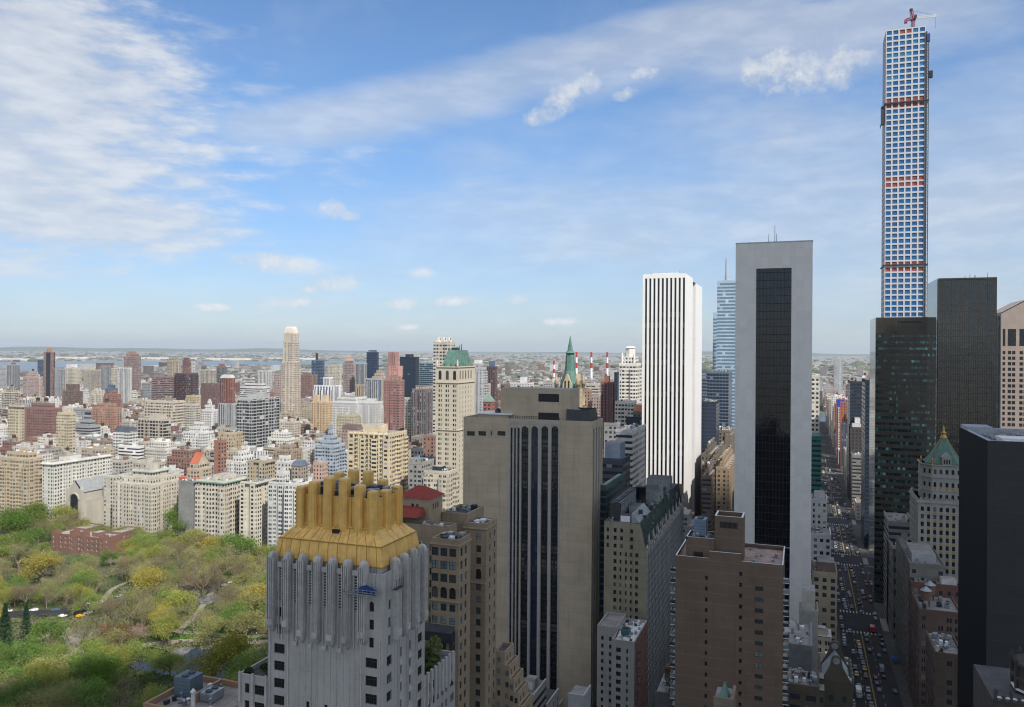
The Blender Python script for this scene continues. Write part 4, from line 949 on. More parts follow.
b = MB(); b.box(cx_-1.6, cx_+1.6, cy_-1.9, cy_+1.9, hz, hz+1.2, M_CR, bottom=True); b.box(cx_-2.6, cx_-.6, cy_-2.6, cy_-.8, hz+1.2, hz+3.6, M_DMETAL, bottom=True); b.build('cab', cr)
b = MB(); lattice(b, (cx_, cy_, hz+1), (cx_, cy_+1.4, hz+8.5), 1.8, 5, M_CR, .22); b.lathe(cx_, cy_+1.4, [(1.3, hz+8.2), (1.3, hz+9.8)], M_DMETAL, 8); b.build('apex_frame', cr)
b = MB(); lattice(b, (cx_, cy_-2, hz+1.6), (cx_, cy_-17.5, hz+1.4), 1.5, 9, M_WHITE, .16); b.build('jib', cr)
b = MB(); lattice(b, (cx_, cy_+2, hz+1.6), (cx_, cy_+6, hz+.5), 1.8, 3, M_CR, .2); b.box(cx_-1.3, cx_+1.3, cy_+4.4, cy_+6.6, hz-1.6, hz+.8, M_CR, bottom=True); b.build('counterweight', cr)
b = MB(); b.tube((cx_, cy_+1.4, hz+8.5), (cx_, cy_-16.5, hz+2), .10, .10, M_DMETAL, 4); b.tube((cx_, cy_-16.8, hz+1), (cx_, cy_-16.8, hz-9), .08, .08, M_DMETAL, 4); b.build('cable', cr)

# ---- 7. dark faceted office tower with green glass bands -----------------------------------
M_GRAN = masonry('dark_green_granite', (0.062, 0.055, 0.042), course=3.86, line=0.15, joint=(1.5, 0.08), var=0.25, streak=0.1, rough=0.35)
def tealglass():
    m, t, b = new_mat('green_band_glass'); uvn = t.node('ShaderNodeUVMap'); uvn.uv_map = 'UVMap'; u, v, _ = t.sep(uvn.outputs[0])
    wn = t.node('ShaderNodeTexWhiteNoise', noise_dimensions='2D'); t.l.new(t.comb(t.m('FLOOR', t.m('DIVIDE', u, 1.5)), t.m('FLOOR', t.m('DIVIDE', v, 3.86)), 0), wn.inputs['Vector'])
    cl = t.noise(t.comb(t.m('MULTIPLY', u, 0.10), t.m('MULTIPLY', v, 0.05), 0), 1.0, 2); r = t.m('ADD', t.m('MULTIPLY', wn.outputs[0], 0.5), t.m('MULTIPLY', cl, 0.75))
    k = t.mr(r, 0.66, 0.90); c = t.mix(k, (0.008, 0.016, 0.018, 1), (0.07, 0.22, 0.215, 1)); c = t.mix(t.m('GREATER_THAN', r, 0.92), c, (0.18, 0.45, 0.43, 1))  # bright teal cells paint glints and reflections into the tinted glass colour
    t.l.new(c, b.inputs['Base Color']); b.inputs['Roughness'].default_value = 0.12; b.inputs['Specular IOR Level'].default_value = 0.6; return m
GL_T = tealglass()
IX = 540.0; iy = lambda p: yW(IX, p, 400); i0, i1 = iy(936.8), iy(875.8); iz = zat(IX, i1, 890, 317.5); ix1 = xS(i1, 870.0, 400)
ib = thing('green_banded_tower', 'dark granite faceted office tower with many thin green glass bands', 'tower', (IX, i0, 0)); keep(IX, ix1, i0, i1, 870, 937, 600)
fa, fb = iy(927), iy(896)
poly = [(IX+3.5, i0), (ix1, i0), (ix1, i1), (IX+2.0, i1), (IX, fb), (IX, fa)]
b = MB(); fpz = 3.86; nb = 46; ztop_ = iz-10.5
bt = ztop_-nb*fpz
b.prism(poly, 0, bt, M_GRAN); b.prism(poly, ztop_, iz, M_GRAN, top=M_TAR)
for k in range(nb): b.prism(poly, ztop_-k*fpz-fpz, ztop_-k*fpz-1.6, M_GRAN)
M_NGL = glass('pale_reflecting_glass', (0.10, 0.14, 0.17), 0.08, 0.2, (0.2, 0.25, 0.28), cells=(1.5, 3.86))
b.box(IX+2, ix1, i1, i1+.25, 2, iz, M_NGL); b.box(IX-.12, IX-.004, fa+3, fb-.6, iz-3.4, iz-2.6, M_BLACK, bottom=True)
b.build('wall', ib)
ins = [(x+(.35 if x < IX+10 else -.1), y) for x, y in poly]
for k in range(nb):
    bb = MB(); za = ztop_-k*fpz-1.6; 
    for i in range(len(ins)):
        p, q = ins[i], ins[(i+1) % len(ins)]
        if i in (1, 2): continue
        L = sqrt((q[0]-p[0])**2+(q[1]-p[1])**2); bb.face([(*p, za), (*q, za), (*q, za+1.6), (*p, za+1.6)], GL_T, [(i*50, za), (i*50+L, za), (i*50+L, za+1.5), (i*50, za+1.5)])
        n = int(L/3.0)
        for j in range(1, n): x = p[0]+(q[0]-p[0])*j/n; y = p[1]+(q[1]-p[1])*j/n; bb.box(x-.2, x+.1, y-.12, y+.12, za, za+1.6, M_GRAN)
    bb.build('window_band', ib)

# ---- 8. dark bronze mirrored tower ---------------------------------------------------------
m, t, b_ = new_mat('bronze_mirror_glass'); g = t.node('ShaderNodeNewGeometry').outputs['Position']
nz = t.noise(g, 0.035, 6, 0.72); base = t.mix(t.mr(nz, 0.46, 0.58), (0.005, 0.005, 0.006, 1), (0.018, 0.017, 0.014, 1)); t.l.new(base, b_.inputs['Base Color'])  # lighter patches imitate reflections in the base colour
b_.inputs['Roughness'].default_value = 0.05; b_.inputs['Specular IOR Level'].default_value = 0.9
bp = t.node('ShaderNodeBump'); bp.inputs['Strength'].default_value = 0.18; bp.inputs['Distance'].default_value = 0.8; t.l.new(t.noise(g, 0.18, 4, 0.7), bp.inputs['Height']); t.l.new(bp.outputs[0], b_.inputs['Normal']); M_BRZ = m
M_BRF = plain('bronze_mullion', (0.06, 0.055, 0.043), 0.4, 0.5, var=0.2)
BX = 560.0; by = lambda p: yW(BX, p, 400); b0, b1 = by(996), by(937.5); bz = zat(BX, b1, 960, 278.5); bx1 = xS(b1, 928, 300)
bt_ = thing('bronze_mirror_tower', 'dark bronze glass tower with rippled reflections beside the green banded tower', 'tower', (BX, b0, 0)); keep(BX, bx1, b0, b1, 928, 1001, 600)
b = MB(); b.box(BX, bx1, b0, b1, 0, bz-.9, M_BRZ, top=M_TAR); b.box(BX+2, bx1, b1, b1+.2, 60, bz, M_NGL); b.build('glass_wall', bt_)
b = MB(); n = 26
for k in range(n+1): y = b0+(b1-b0)*k/n; d = .32 if k % 4 == 0 else .14; b.box(BX-d, BX, y-.09, y+.09, 30, bz, M_BRF)
z = 40.0
while z < bz: b.box(BX-.16, BX-.002, b0, b1, z, z+.22, M_BRF, bottom=True); z += 3.9
b.box(BX-.5, BX+.5, b0, b1, bz-1.0, bz, M_BRF, bottom=True)
b.build('mullions', bt_)
b = MB()
for k in range(5): y = rnd.uniform(b0+3, b1-3); b.tube((BX+4, y, bz-.9), (BX+4, y, bz+rnd.uniform(1.5, 4)), .16, .1, M_DMETAL, 4)
b.build('mast', bt_)
# ---- 9. pink granite tower with a sloping pediment ------------------------------------------
M_PINK = masonry('pink_granite', (0.33, 0.275, 0.24), course=3.8, line=0.06, joint=(2.4, 0.06), var=0.06, streak=0.05)
AX = 640.0; ay = lambda p: yW(AX, p, 380); a1_ = ay(1000.8); aW = 31.0; a0_ = a1_-aW
pk = thing('pink_granite_tower', 'pinkish granite tower with square windows and a sloping gable top at the photo edge', 'tower', (AX, a0_, 0)); keep(AX, AX+50, a0_, a1_, 996, 1030, 425)
az_ = zat(AX, a1_, 1001, 311.5); fpk = 3.85; wn = Win(); H = []
za = zat(AX, a1_, 1003, 346); zb = zat(AX, a1_, 1003, 329)
us = [1.6+.3, 4.4+1.0, 6.4+1.0, 8.8+1.5, 10.8+1.5, 13.8+1.5, 15.8+1.5, 19, 21, 24, 26, 29]
for u0, u1 in ((1.0, 2.6), (4.0, 9.0), (11, 16), (18, 23), (25, 29)): H.append((u0, u1, za, zb, 'triple', M_BLACK, GL_SO))
zz = za-4.6
for j in range(32):
    for u0, u1 in ((1.0, 2.6), (4.2, 6.2), (6.7, 8.7), (11.2, 13.2), (13.7, 15.7), (18.2, 20.2), (20.7, 22.7), (25.2, 27.2)): H.append((u0, u1, zz-1.15, zz+1.15, 'sash', M_BLACK, GL_SO))
    zz -= fpk
block(pk, AX, AX+45, a0_, a1_, 0, az_-.5, M_PINK, H, None, None, wn, ph=.4, reveal=.5); wn.emit(pk)
b = MB(); ym = (a0_+a1_)/2; zt_ = az_+8.5
b.mesh_faces([(AX, a1_, az_-.5), (AX, a0_, az_-.5), (AX, ym, zt_), (AX+45, a1_, az_-.5), (AX+45, a0_, az_-.5), (AX+45, ym, zt_)], [(0, 1, 2), (3, 5, 4), (0, 2, 5, 3), (1, 4, 5, 2)], M_PINK)
for s in (a1_, a0_): b.tube((AX-.3, s, az_-.4), (AX-.3, ym, zt_+.2), .5, .5, M_METAL, 6)
b.build('gable', pk)
b = MB(); b.box(AX+4, AX+40, a1_, a1_+2.4, 0, az_-3, M_NGL, top=M_TAR); b.build('glass_wall', pk)
# ---- 10. dark grey slab tower on the near right ----------------------------------------------
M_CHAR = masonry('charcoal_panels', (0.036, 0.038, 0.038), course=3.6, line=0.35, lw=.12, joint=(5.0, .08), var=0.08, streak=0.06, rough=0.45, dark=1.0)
M_CHARN = plain('charcoal_side', (0.008, 0.009, 0.011), 0.7, var=.1, spec=.1)  # darker copy of the panels, shade of the north face put into colour
KX = 230.0; k1 = yW(KX, 987.3, 500); kz = zat(KX, k1, 987, 440.5); kx1 = xS(k1, 958.8, 500); k0_ = k1-34
dk = thing('charcoal_slab_tower', 'near charcoal grey windowless slab tower with a black side and sunken roof', 'tower', (KX, k0_, 0)); keep(KX, kx1, k0_, k1, 958, 1030, 707)
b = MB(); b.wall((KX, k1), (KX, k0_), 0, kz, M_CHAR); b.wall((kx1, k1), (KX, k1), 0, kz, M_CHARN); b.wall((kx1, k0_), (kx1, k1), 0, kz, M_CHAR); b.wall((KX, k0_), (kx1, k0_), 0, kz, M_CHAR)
parapet_roof(b, rect(KX, kx1, k0_, k1), kz-2.2, 2.2, 1.1, M_METAL, M_GRAV)
b.build('wall', dk)
b = MB(); clutter(b, KX+3, kx1-3, k0_+2, k1-3, kz-2.2, 46, 1.6, 1.7); b.box(KX+14, KX+22, k1-14, k1-6, kz-2.2, kz-.6, M_WHITE); b.build('roof_machinery', dk)
b = MB(); b.box(kx1-9, kx1-.2, k1-7, k1-.3, kz-2.2, kz+.9, M_METAL); b.build('penthouse', dk)
# ornate dark roof edge in the bottom right corner
M_SOOT = plain('sooty_stone', (0.055, 0.05, 0.046), 0.85, var=0.3, scale=0.8)  # plain dark stone, tone varied at random
cx0, cy0 = 150.0, yW(150, 993, 690)
ot = thing('ornate_sooty_rooftop', 'dark ornate stone rooftop with finials and balustrades in the bottom right corner', 'building', (cx0, cy0-16, 0))
keep(cx0, cx0+16, cy0-18, cy0, 980, 1030, 707)
oz = zat(cx0, cy0, 998, 700)
b = MB(); b.box(cx0, cx0+16, cy0-18, cy0, 0, oz, M_SOOT, top=M_TAR)
for i in range(12): b.box(cx0-.3, cx0, cy0-.4-i*1.5-.5, cy0-.4-i*1.5, oz-6, oz-1, M_SOOT, bottom=True)
b.build('wall', ot)
b = MB()
for i in range(9):
    y = cy0-.4-i*1.1; h = 1.0 if i % 2 else 2.0; b.lathe(cx0, y, [(.35, oz), (.2, oz+h*.5), (.38, oz+h*.7), (.05, oz+h)], M_SOOT, 8)
    b.box(cx0-.15, cx0+.15, y-1.0, y-.1, oz+.5, oz+.7, M_WHITE, bottom=True)
b.build('balustrade', ot)
ty0 = yW(cx0+2, 1019, 690); tzz = zat(cx0+2, ty0, 1019, 668)
b = MB(); b.lathe(cx0+6, ty0-4.5, [(4.4, oz-.3), (4.4, tzz-3), (4.8, tzz-2.8), (4.8, tzz-2.4), (4.2, tzz-2.2), (4.2, tzz-.8), (4.6, tzz-.5), (4.6, tzz)], M_SOOT, 10, smooth=False)
for k in range(10): a = 2*pi*k/10; b.lathe(cx0+6+4.6*cos(a), ty0-4.5+4.6*sin(a), [(.25, oz), (.25, tzz), (.45, tzz+.3), (.05, tzz+1.3)], M_SOOT, 6)
for z in (tzz-7, tzz-4.5): b.lathe(cx0+6, ty0-4.5, [(4.8, z), (4.8, z+.25)], M_WHITE, 10)
b.build('turret', ot)

# ---- 11. pale stone tower with the green pointed roof ----------------------------------------
M_LIME = masonry('pale_limestone', (0.35, 0.34, 0.305), course=3.8, line=0.08, joint=(1.8, .05), var=0.08, streak=0.12)
CX = 440.0; c1_ = yW(CX, 918, 520); cz = zat(CX, c1_, 918, 499); cW = 42; cx1 = xS(c1_, 909.8, 500); c0_ = c1_-cW
ct = thing('green_roofed_stone_tower', 'pale limestone corner tower with a pointed green copper roof and gilded trim', 'tower', (CX, c0_, 0)); keep(CX, cx1, c0_, c1_, 908, 960, 580)
wn = Win(); cw = [(1.9+2.75*i, 1.35) for i in range(14)]
GO = plain('gilded_spandrel', (0.42, 0.25, 0.06), 0.6, 0.2, var=0.25)
block(ct, CX, cx1, c0_, c1_, 0, cz, M_LIME, grid_holes(cw, rows(cz-4.6, 3.75, 13, 2.2), 'sash', FG), None, grid_holes([(2.5+3.1*i, 1.3) for i in range(7)], rows(cz-4.6, 3.75, 13, 2.2), 'sash', FG), wn, reveal=.5)
b = MB(); b.box(CX-.6, cx1, c0_, c1_+.6, cz-1.6, cz-1.1, M_LIME, bottom=True); b.box(CX-.3, cx1, c0_, c1_+.3, cz-7.2, cz-6.8, M_LIME, bottom=True)
for k in range(18): b.box(CX-.25, CX+.05, c1_-1.5-k*2.3, c1_-.7-k*2.3, cz, cz+1.0, M_LIME)
b.build('cornice', ct)
b = MB()
for c, w_ in cw[1:8]:
    for j in range(1, 12): b.box(CX-.05, CX-.002, c1_-c-.6, c1_-c+.6, cz-4.6-3.75*j+1.2, cz-4.6-3.75*j+2.3, GO, bottom=True)
b.build('gilt_spandrels', ct)
# upper octagonal shaft
ox0 = CX+4; R = 10.6; ocx = ox0+R; ocy = yW(ocx, 943.6, 450)
def octa(r, cx=ocx, cy=ocy, c=.62):
    k = r*c; return [(cx-r, cy-k), (cx-k, cy-r), (cx+k, cy-r), (cx+r, cy-k), (cx+r, cy+k), (cx+k, cy+r), (cx-k, cy+r), (cx-r, cy+k)]
zr0 = zat(ox0, ocy, 945, 465)
b = MB(); P8 = octa(R); H8 = []
for i in range(8):
    p, q = P8[i], P8[(i+1) % 8]; L = sqrt((q[0]-p[0])**2+(q[1]-p[1])**2); U = ((q[0]-p[0])/L, (q[1]-p[1])/L); N = (U[1], -U[0])
    hs_ = []
    if i in (7, 6, 0):
        n = 5 if L > 9 else 2
        hs_ = [(L*(k+.5)/n-.62, L*(k+.5)/n+.62, z-1.15, z+1.15, 'sash', FG, M_GLASS) for k in range(n) for z in (zr0-3.6, zr0-10.0, zr0-16.0, zr0-21.5)]
    wall_holes(b, p, U, L, cz-1.2, zr0, hs_, M_LIME, wn, .4)
b.face([(*p, zr0) for p in P8], M_TAR); b.build('shaft', ct)
b = MB()
for z, r in ((zr0-6.6, R+.5), (zr0-.5, R+.7), (zr0-13.2, R+.3)): b.prism(octa(r), z, z+.5, M_LIME, bottom=True)
b.build('cornice', ct)
b = MB()
for k in range(5):
    for z in (zr0-12.4, zr0-18.4): y = ocy+R*.62-R*1.24*(k+.5)/5; b.box(ox0-.05+0.0, ox0+.0, y-.6, y+.6, z-.2, z+1.0, GO, bottom=True)
b.build('gilt_spandrels', ct)
wn.emit(ct)
zp = zat(ocx, ocy, 945, 434.5); b = MB(); mid_ = zr0+(zp-zr0)*.28
RR = 8.8; b.frustum(octa(RR), zr0, octa(RR*.72), mid_-1.0, M_GREENCU); b.frustum(octa(RR*.72), mid_-1.0, octa(RR*.10), zp-1.2, M_GREENCU, top=M_GREENCU)
ro = b.build('roof', ct, label='green copper pyramid roof')
b = MB()
A8, B8, C8 = octa(RR+.1), octa(RR*.75), octa(RR*.12)
for i in range(8): b.tube((*A8[i], zr0), (*B8[i], mid_-1.4), .06, .06, M_GILT, 5); b.tube((*B8[i], mid_-1.4), (*C8[i], zp-1), .06, .05, M_GILT, 5)
b.build('gilt_ridges', ro)
b = MB(); b.lathe(ocx, ocy, [(1.3, zp-2.0), (1.6, zp-1.0), (1.1, zp-.8), (1.1, zp+.6), (1.4, zp+.8), (.5, zp+1.6), (.3, zp+2.4), (.6, zp+3.0), (.2, zp+3.6), (.08, zp+4.8)], M_GILT, 10); b.build('finial', ro)
for dy_ in (0,):
    b = MB(); x = ox0+1.0; zb_ = zr0-.5; b.box(x-.6, x+2.5, ocy-2.0, ocy+2.0, zb_, zr0+3.6, M_LIME, bottom=True)
    b.mesh_faces([(x-.7, ocy-2.4, zr0+3.6), (x-.7, ocy+2.4, zr0+3.6), (x-.7, ocy, zr0+6.2), (x+3, ocy-2.4, zr0+3.6), (x+3, ocy+2.4, zr0+3.6), (x+3, ocy, zr0+6.2)], [(0, 2, 1), (0, 3, 5, 2), (1, 2, 5, 4)], M_LIME)
    for k in (-1, 0, 1): b.box(x-.68, x-.6, ocy+k*1.1-.35, ocy+k*1.1+.35, zb_+.8, zr0+2.6, M_BLACK, bottom=True)
    b.build('dormer', ro)
for y, zf_ in ((ocy+R*.52, .30), (ocy-R*.1, .60), (ocy-R*.6, .30)):
    zz = zr0+(zp-zr0)*zf_; xx = ocx-R*(.83-.64*(zf_-.05)/.9)*1.0; b = MB(); b.lathe(0, 0, [(.9, 0), (1.0, .3), (.5, 1.0)], M_GILT, 10); o = b.build('round_dormer', ro); o.matrix_parent_inverse = Matrix.Translation(-ro.parent.location) @ Matrix(); o.location = (xx, y, zz); o.rotation_euler = (0, -pi/2.6, 0)
for y in (ocy+R, ocy-R*.62, ocy+R*.62): b = MB(); b.lathe(ox0 + (0 if abs(y-ocy) < R*.9 else R*.7), y, [(.5, zr0-2), (.45, zr0+1.4), (.6, zr0+1.6), (.1, zr0+3.4)], M_GILT, 8); b.build('pinnacle', ct)

# ---- 12. brown slab with penthouse, centre right ---------------------------------------------
M_BRN = masonry('brown_brick_slab', (0.150, 0.108, 0.078), course=2.95, line=0.38, lw=0.14, var=0.15, streak=0.16, dark=1.0)
NX = 225.0; ny = lambda p: yW(NX, p, 600); n0, n1 = ny(783.0), ny(675.3); nz0 = zat(NX, n1, 676, 555.5)
bs = thing('brown_balcony_slab', 'brown brick apartment slab with a tall square roof penthouse and few small windows', 'building', (NX, n0, 0)); keep(NX, NX+24, n0, n1, 672, 790, 707)
NW = n1-n0; uN = lambda p: n1-ny(p); wn = Win(); H = []
zr = nz0-2.4
for j in range(30):
    z = zr-2.95*j
    if j > 0: H.append((uN(706.3)-.35, uN(706.3)+.35, z-.55, z+.55, 'sash', FG))
    H.append((uN(740.6)-.4, uN(740.6)+.4, z-1.5, z-.4, 'sash', FG))
    if j > 0: H.append((uN(755), uN(755)+2.1, z-2.1, z-.9, 'double', FG, M_GLASSB))
b = MB(); wall_holes(b, *west(NX, n0, n1), 0, nz0, [h if len(h) > 6 else (*h, M_GLASS) for h in H], M_BRN, wn, .3)
nx1 = NX+22
b.wall((NX, n0), (nx1, n0), 0, nz0, M_BRN); b.wall((nx1, n0), (nx1, n1), 0, nz0, M_BRN); b.wall((nx1, n1), (NX, n1), 0, nz0, M_BRN)
b.face([(*p, nz0-1.2) for p in rect(NX, nx1, n0, n1)], plain('terrace_tiles', (0.36, 0.27, 0.24), .9, var=.35, scale=.4))
for (xa, xb, ya, yb) in ((NX-.04, NX+.3, n0-.04, n1+.04), (nx1-.3, nx1+.04, n0-.04, n1+.04), (NX+.3, nx1-.3, n0-.04, n0+.3), (NX+.3, nx1-.3, n1-.3, n1+.04)): b.box(xa, xb, ya, yb, nz0-.5, nz0+.12, M_BRN, top=M_WHITE, bottom=True)
b.build('wall', bs); wn.emit(bs)
b = MB(); ya, yb = ny(741), ny(708.5); z5 = zat(NX, yb, 709, 551); b.box(NX-.08, NX+.4, ya, yb, nz0-2, z5, M_BRN, top=M_WHITE, bottom=True); b.build('parapet', bs)
b = MB(); ya, yb = yW(NX+4, 743, 540), yW(NX+4, 714.6, 540); zk = zat(NX+4, yb, 716, 515.5); xx1 = NX+11.5
for (xa, xb, y_, y__) in ((NX+4, NX+4.5, ya, yb), (xx1-.5, xx1, ya, yb), (NX+4.5, xx1-.5, ya, ya+.5), (NX+4.5, xx1-.5, yb-.5, yb)): b.box(xa, xb, y_, y__, nz0-1.2, zk, M_BRN, top=M_WHITE)
b.box(NX+4.5, xx1-.5, ya+.5, yb-.5, nz0, zk-2.6, M_TAR)
for k in range(14): y = yb-1.6-(yb-ya-3.2)*k/13; b.box(NX+3.9, NX+4, y-.12, y+.12, zk-3.2, zk-1.6, M_BLACK, bottom=True)
b.build('penthouse', bs)
b = MB(); ya2, yb2 = yb, yW(NX+3, 686, 540); zk2 = zat(NX+3, yb2, 686, 536.5); xe2_ = NX+12
b.box(NX+3, xe2_, ya2, yb2, nz0-1.2, zk2-.7, M_BRN, top=M_TAR)
for (xa, xb, y_, y__) in ((NX+3, NX+3.35, ya2, yb2), (xe2_-.35, xe2_, ya2, yb2), (NX+3, xe2_, yb2-.35, yb2)): b.box(xa, xb, y_, y__, zk2-.7, zk2, M_BRN, top=M_WHITE)
b.box(NX+2.9, NX+3.0, ya2+3, ya2+5.6, nz0-.9, nz0+.9, M_BLACK, bottom=True)
b.build('lift_room', bs)
ac(bs, NX+9, (ya2+yb2)/2+.5, zk2-.7, 4.2, 3.4, 5.0, plain('blue_grey_cladding', (.16, .22, .30), .5, .2, var=.2)); b = MB(); clutter(b, NX+4, xe2_-1, ya2+.5, yb2-.5, zk2-.7, 14, .8, 1.2); clutter(b, NX+1, nx1-1, n0+1, ny(742), nz0-1.2, 12, .45, .5); b.build('roof_machinery', bs)
for s_ in (-1, 1):
    for j in range(16):
        b = MB(); z = nz0-5.0-2.95*j*1.0; y_ = n0 if s_ < 0 else n1
        ya, yb = (y_-1.5, y_) if s_ < 0 else (y_, y_+1.5)
        b.box(NX+1, NX+6, ya, yb, z, z+.18, M_WHITE, bottom=True)
        yo = ya if s_ < 0 else yb-.06
        b.box(NX+1, NX+6, yo, yo+.06, z+.18, z+1.1, M_GLASSB); b.box(NX+1, NX+1.06, ya, yb, z+.18, z+1.1, M_GLASSB)
        b.build('balcony', bs)
M_DCOP = plain('dark_copper_roof', (.034, .055, .047), .7, var=.5, scale=.5, streak=.3)
# ---- 13. tan loft block with mansard and terracotta street front ------------------------------
M_TANP = masonry('tan_party_wall', (0.275, 0.24, 0.175), course=3.15, line=0.12, var=0.22, streak=0.30)
M_TERR = plain('grey_terracotta', (0.27, 0.28, 0.275), .75, var=.2, scale=.8, streak=.2)
LX = 317.0; ly = lambda p: yW(LX, p, 560); l0_, l1_ = ly(646.5), ly(604.0); lz = zat(LX, l1_, 605, 521); lxe = xS(l0_, 683, 540); lz2 = zat(LX, l0_, 647, 553)
lb = thing('tan_mansard_block', 'tan walled block with green copper mansard, lacy stone front and cooling frame on its roof', 'building', (LX, l0_, 0)); keep(LX, lxe, l0_, l1_, 600, 684, 707)
wn = Win(); lu = lambda p: l1_-ly(p); H = []
for j in range(20):
    z = lz-3.3-3.12*j
    if j < 3: cs = ((607.7, .9), (615, 1.2), (621.5, 1.1), (631.5, 1.1)) if j != 1 else ((607.7, .9), (615, 1.2), (621.5, 1.1), (631.5, 1.2))
    else: cs = ((615, 1.2), (620.5, .7), (626, .7), (631, .7), (636.7, 1.2))
    for p, w_ in cs: H.append((lu(p)-w_/2, lu(p)+w_/2, z-.8, z+.8, 'sash', FG, M_GLASS))
b = MB(); uc = lu(640.0); dzm = lz-lz2
P0 = (LX, l1_)
wall_holes(b, P0, (0, -1), uc, 0, lz, H, M_TANP, wn, .3)
b.face([(LX, l1_-uc, 0), (LX, l0_, 0), (LX, l0_, lz2), (LX, l1_-uc, lz)], M_TANP)
b.wall((lxe, l0_), (lxe, l1_), 0, lz, M_TANP); b.wall((lxe, l1_), (LX, l1_), 0, lz, M_TANP)
b.face([(LX, l1_, lz), (LX, l1_-uc, lz), (lxe, l1_-uc, lz), (lxe, l1_, lz)], M_TAR)
for i in range(9):
    x0, x1 = LX+i*(lxe-LX)/9, LX+(i+1)*(lxe-LX)/9
b.build('wall', lb)
wn2 = Win(); b = MB(); HS = [(2+3.5*i, 3.5+3.5*i, lz2-4-3.12*j, lz2-2.2-3.12*j, 'sash', FG, M_GLASS) for i in range(int((lxe-LX-3)/3.5)) for j in range(18)]
wall_holes(b, *south(LX, lxe, l0_), 0, lz2, HS, M_TERR, wn2, .5)
for i in range(int((lxe-LX)/3.5)+1): b.box(LX+i*3.5, LX+i*3.5+.8, l0_-.35, l0_, 3, lz2, M_TERR)
for j in range(18): b.box(LX, lxe, l0_-.25, l0_, lz2-1.6-3.12*j, lz2-1.3-3.12*j, M_TERR, bottom=True)
b.build('street_front', lb); wn.emit(lb, most=70); wn2.emit(lb, most=30)
b = MB()
for i in range(int((lxe-LX)/3.5)+1):
    x = LX+i*3.5+.4; big = i % 3 == 1; h = 7 if big else 3.4
    b.lathe(x, l0_-.2, [(.6, lz2), (.5, lz2+h*.5), (.75, lz2+h*.55), (.35, lz2+h*.7), (.04, lz2+h)], M_PIER, 6)
b.build('pinnacles', lb)
b = MB(); b.face([(LX+.05, l0_+.3, lz2), (lxe, l0_+.3, lz2), (lxe, l1_-uc, lz+.3), (LX+.05, l1_-uc, lz+.3)], M_DCOP)
for i in range(1, 14): x = LX+i*(lxe-LX)/14; b.box(x-.06, x+.06, l0_+.3, l0_+.5, lz2, lz2+.1, M_GREENCU)
mo = b.build('roof', lb, label='dark green copper mansard')
b = MB()
for i in range(26):
    x = LX+4+i*3.6; y = l0_+.6+rnd.uniform(0, 3); zz_ = lz2+(y-l0_)/(l1_-uc-l0_)*(lz-lz2); b.box(x, x+rnd.uniform(.8, 2.2), y, y+1.6, zz_-.5, zz_+rnd.uniform(1.0, 2.6), rnd.choice([M_TERR, M_DCOP, M_DMETAL, M_GREENCU]))
b.build('roof_machinery', lb)
for i in range(6):
    x = LX+9+i*9; b = MB(); z = lz2+3; b.box(x, x+3, l0_+.8, l1_-uc-.5, z-1, z+2.4, M_TERR); b.mesh_faces([(x-.3, l0_+.6, z+2.4), (x+3.3, l0_+.6, z+2.4), (x+1.5, l0_+.6, z+4.4), (x-.3, l1_-uc, z+2.4), (x+3.3, l1_-uc, z+2.4), (x+1.5, l1_-uc, z+4.4)], [(0, 1, 2), (0, 2, 5, 3), (1, 4, 5, 2)], M_DCOP); b.build('dormer', mo)
b = MB()
for i in range(0): x = LX+14+i*22; b.box(x, x+7, l1_-uc-.3, l1_-uc+4, lz, lz+6, M_TERR); b.frustum(rect(x-.4, x+7.4, l1_-uc-.7, l1_-uc+4.4), lz+6, rect(x+2.5, x+4.5, l1_-uc+1, l1_-uc+2.6), lz+8.5, M_GREENCU, top=M_GREENCU)
pass
# cooling frame: open steel cage with fan decks
b = MB(); ca, cb = ly(618.5), ly(608.5); cX0, cX1 = LX+3, LX+42; ct_ = lz+7.0
b.box(cX0+.6, cX1-.6, ca+.8, cb-.8, lz+3.4, ct_-.8, M_DMETAL, bottom=True); b.box(cX0, cX1, ca, cb, ct_-.4, ct_, M_METAL, bottom=True)
for k in range(16): x = cX0+(cX1-cX0)*k/15; b.box(x-.12, x+.12, ca-.15, cb+.15, lz, ct_+.2, M_DMETAL)
for k in range(12): x = cX0+1.2+(cX1-cX0-2.4)*k/11; b.lathe(x, (ca+cb)/2, [(1.1, ct_), (1.1, ct_+.5)], M_DMETAL, 10)
for z in (lz+1.0, ct_+.25): b.box(cX0-.2, cX1+.2, ca-.25, ca-.1, z, z+.2, M_DMETAL, bottom=True); b.box(cX0-.2, cX1+.2, cb+.1, cb+.25, z, z+.2, M_DMETAL, bottom=True)
for k in range(20): x = cX0+(cX1-cX0)*k/20; b.tube((x, ca-.2, lz+1.4), (x+1.9, ca-.2, ct_), .12, .12, M_METAL, 4)
b.build('cooling_frame', lb)
tkx, tky = LX+36, yW(LX+36, 641, 490)
b = MB(); b.lathe(tkx, tky, [(2.2, lz+3), (2.2, lz+8.5), (2.3, lz+8.5), (2.0, lz+8.9)], M_BLACK, 14)
for sx_ in (-1.6, 1.6):
    for sy_ in (-1.6, 1.6): b.tube((tkx+sx_, tky+sy_, lz), (tkx+sx_, tky+sy_, lz+3), .15, .15, M_DMETAL, 5)
b.build('water_tank', lb)
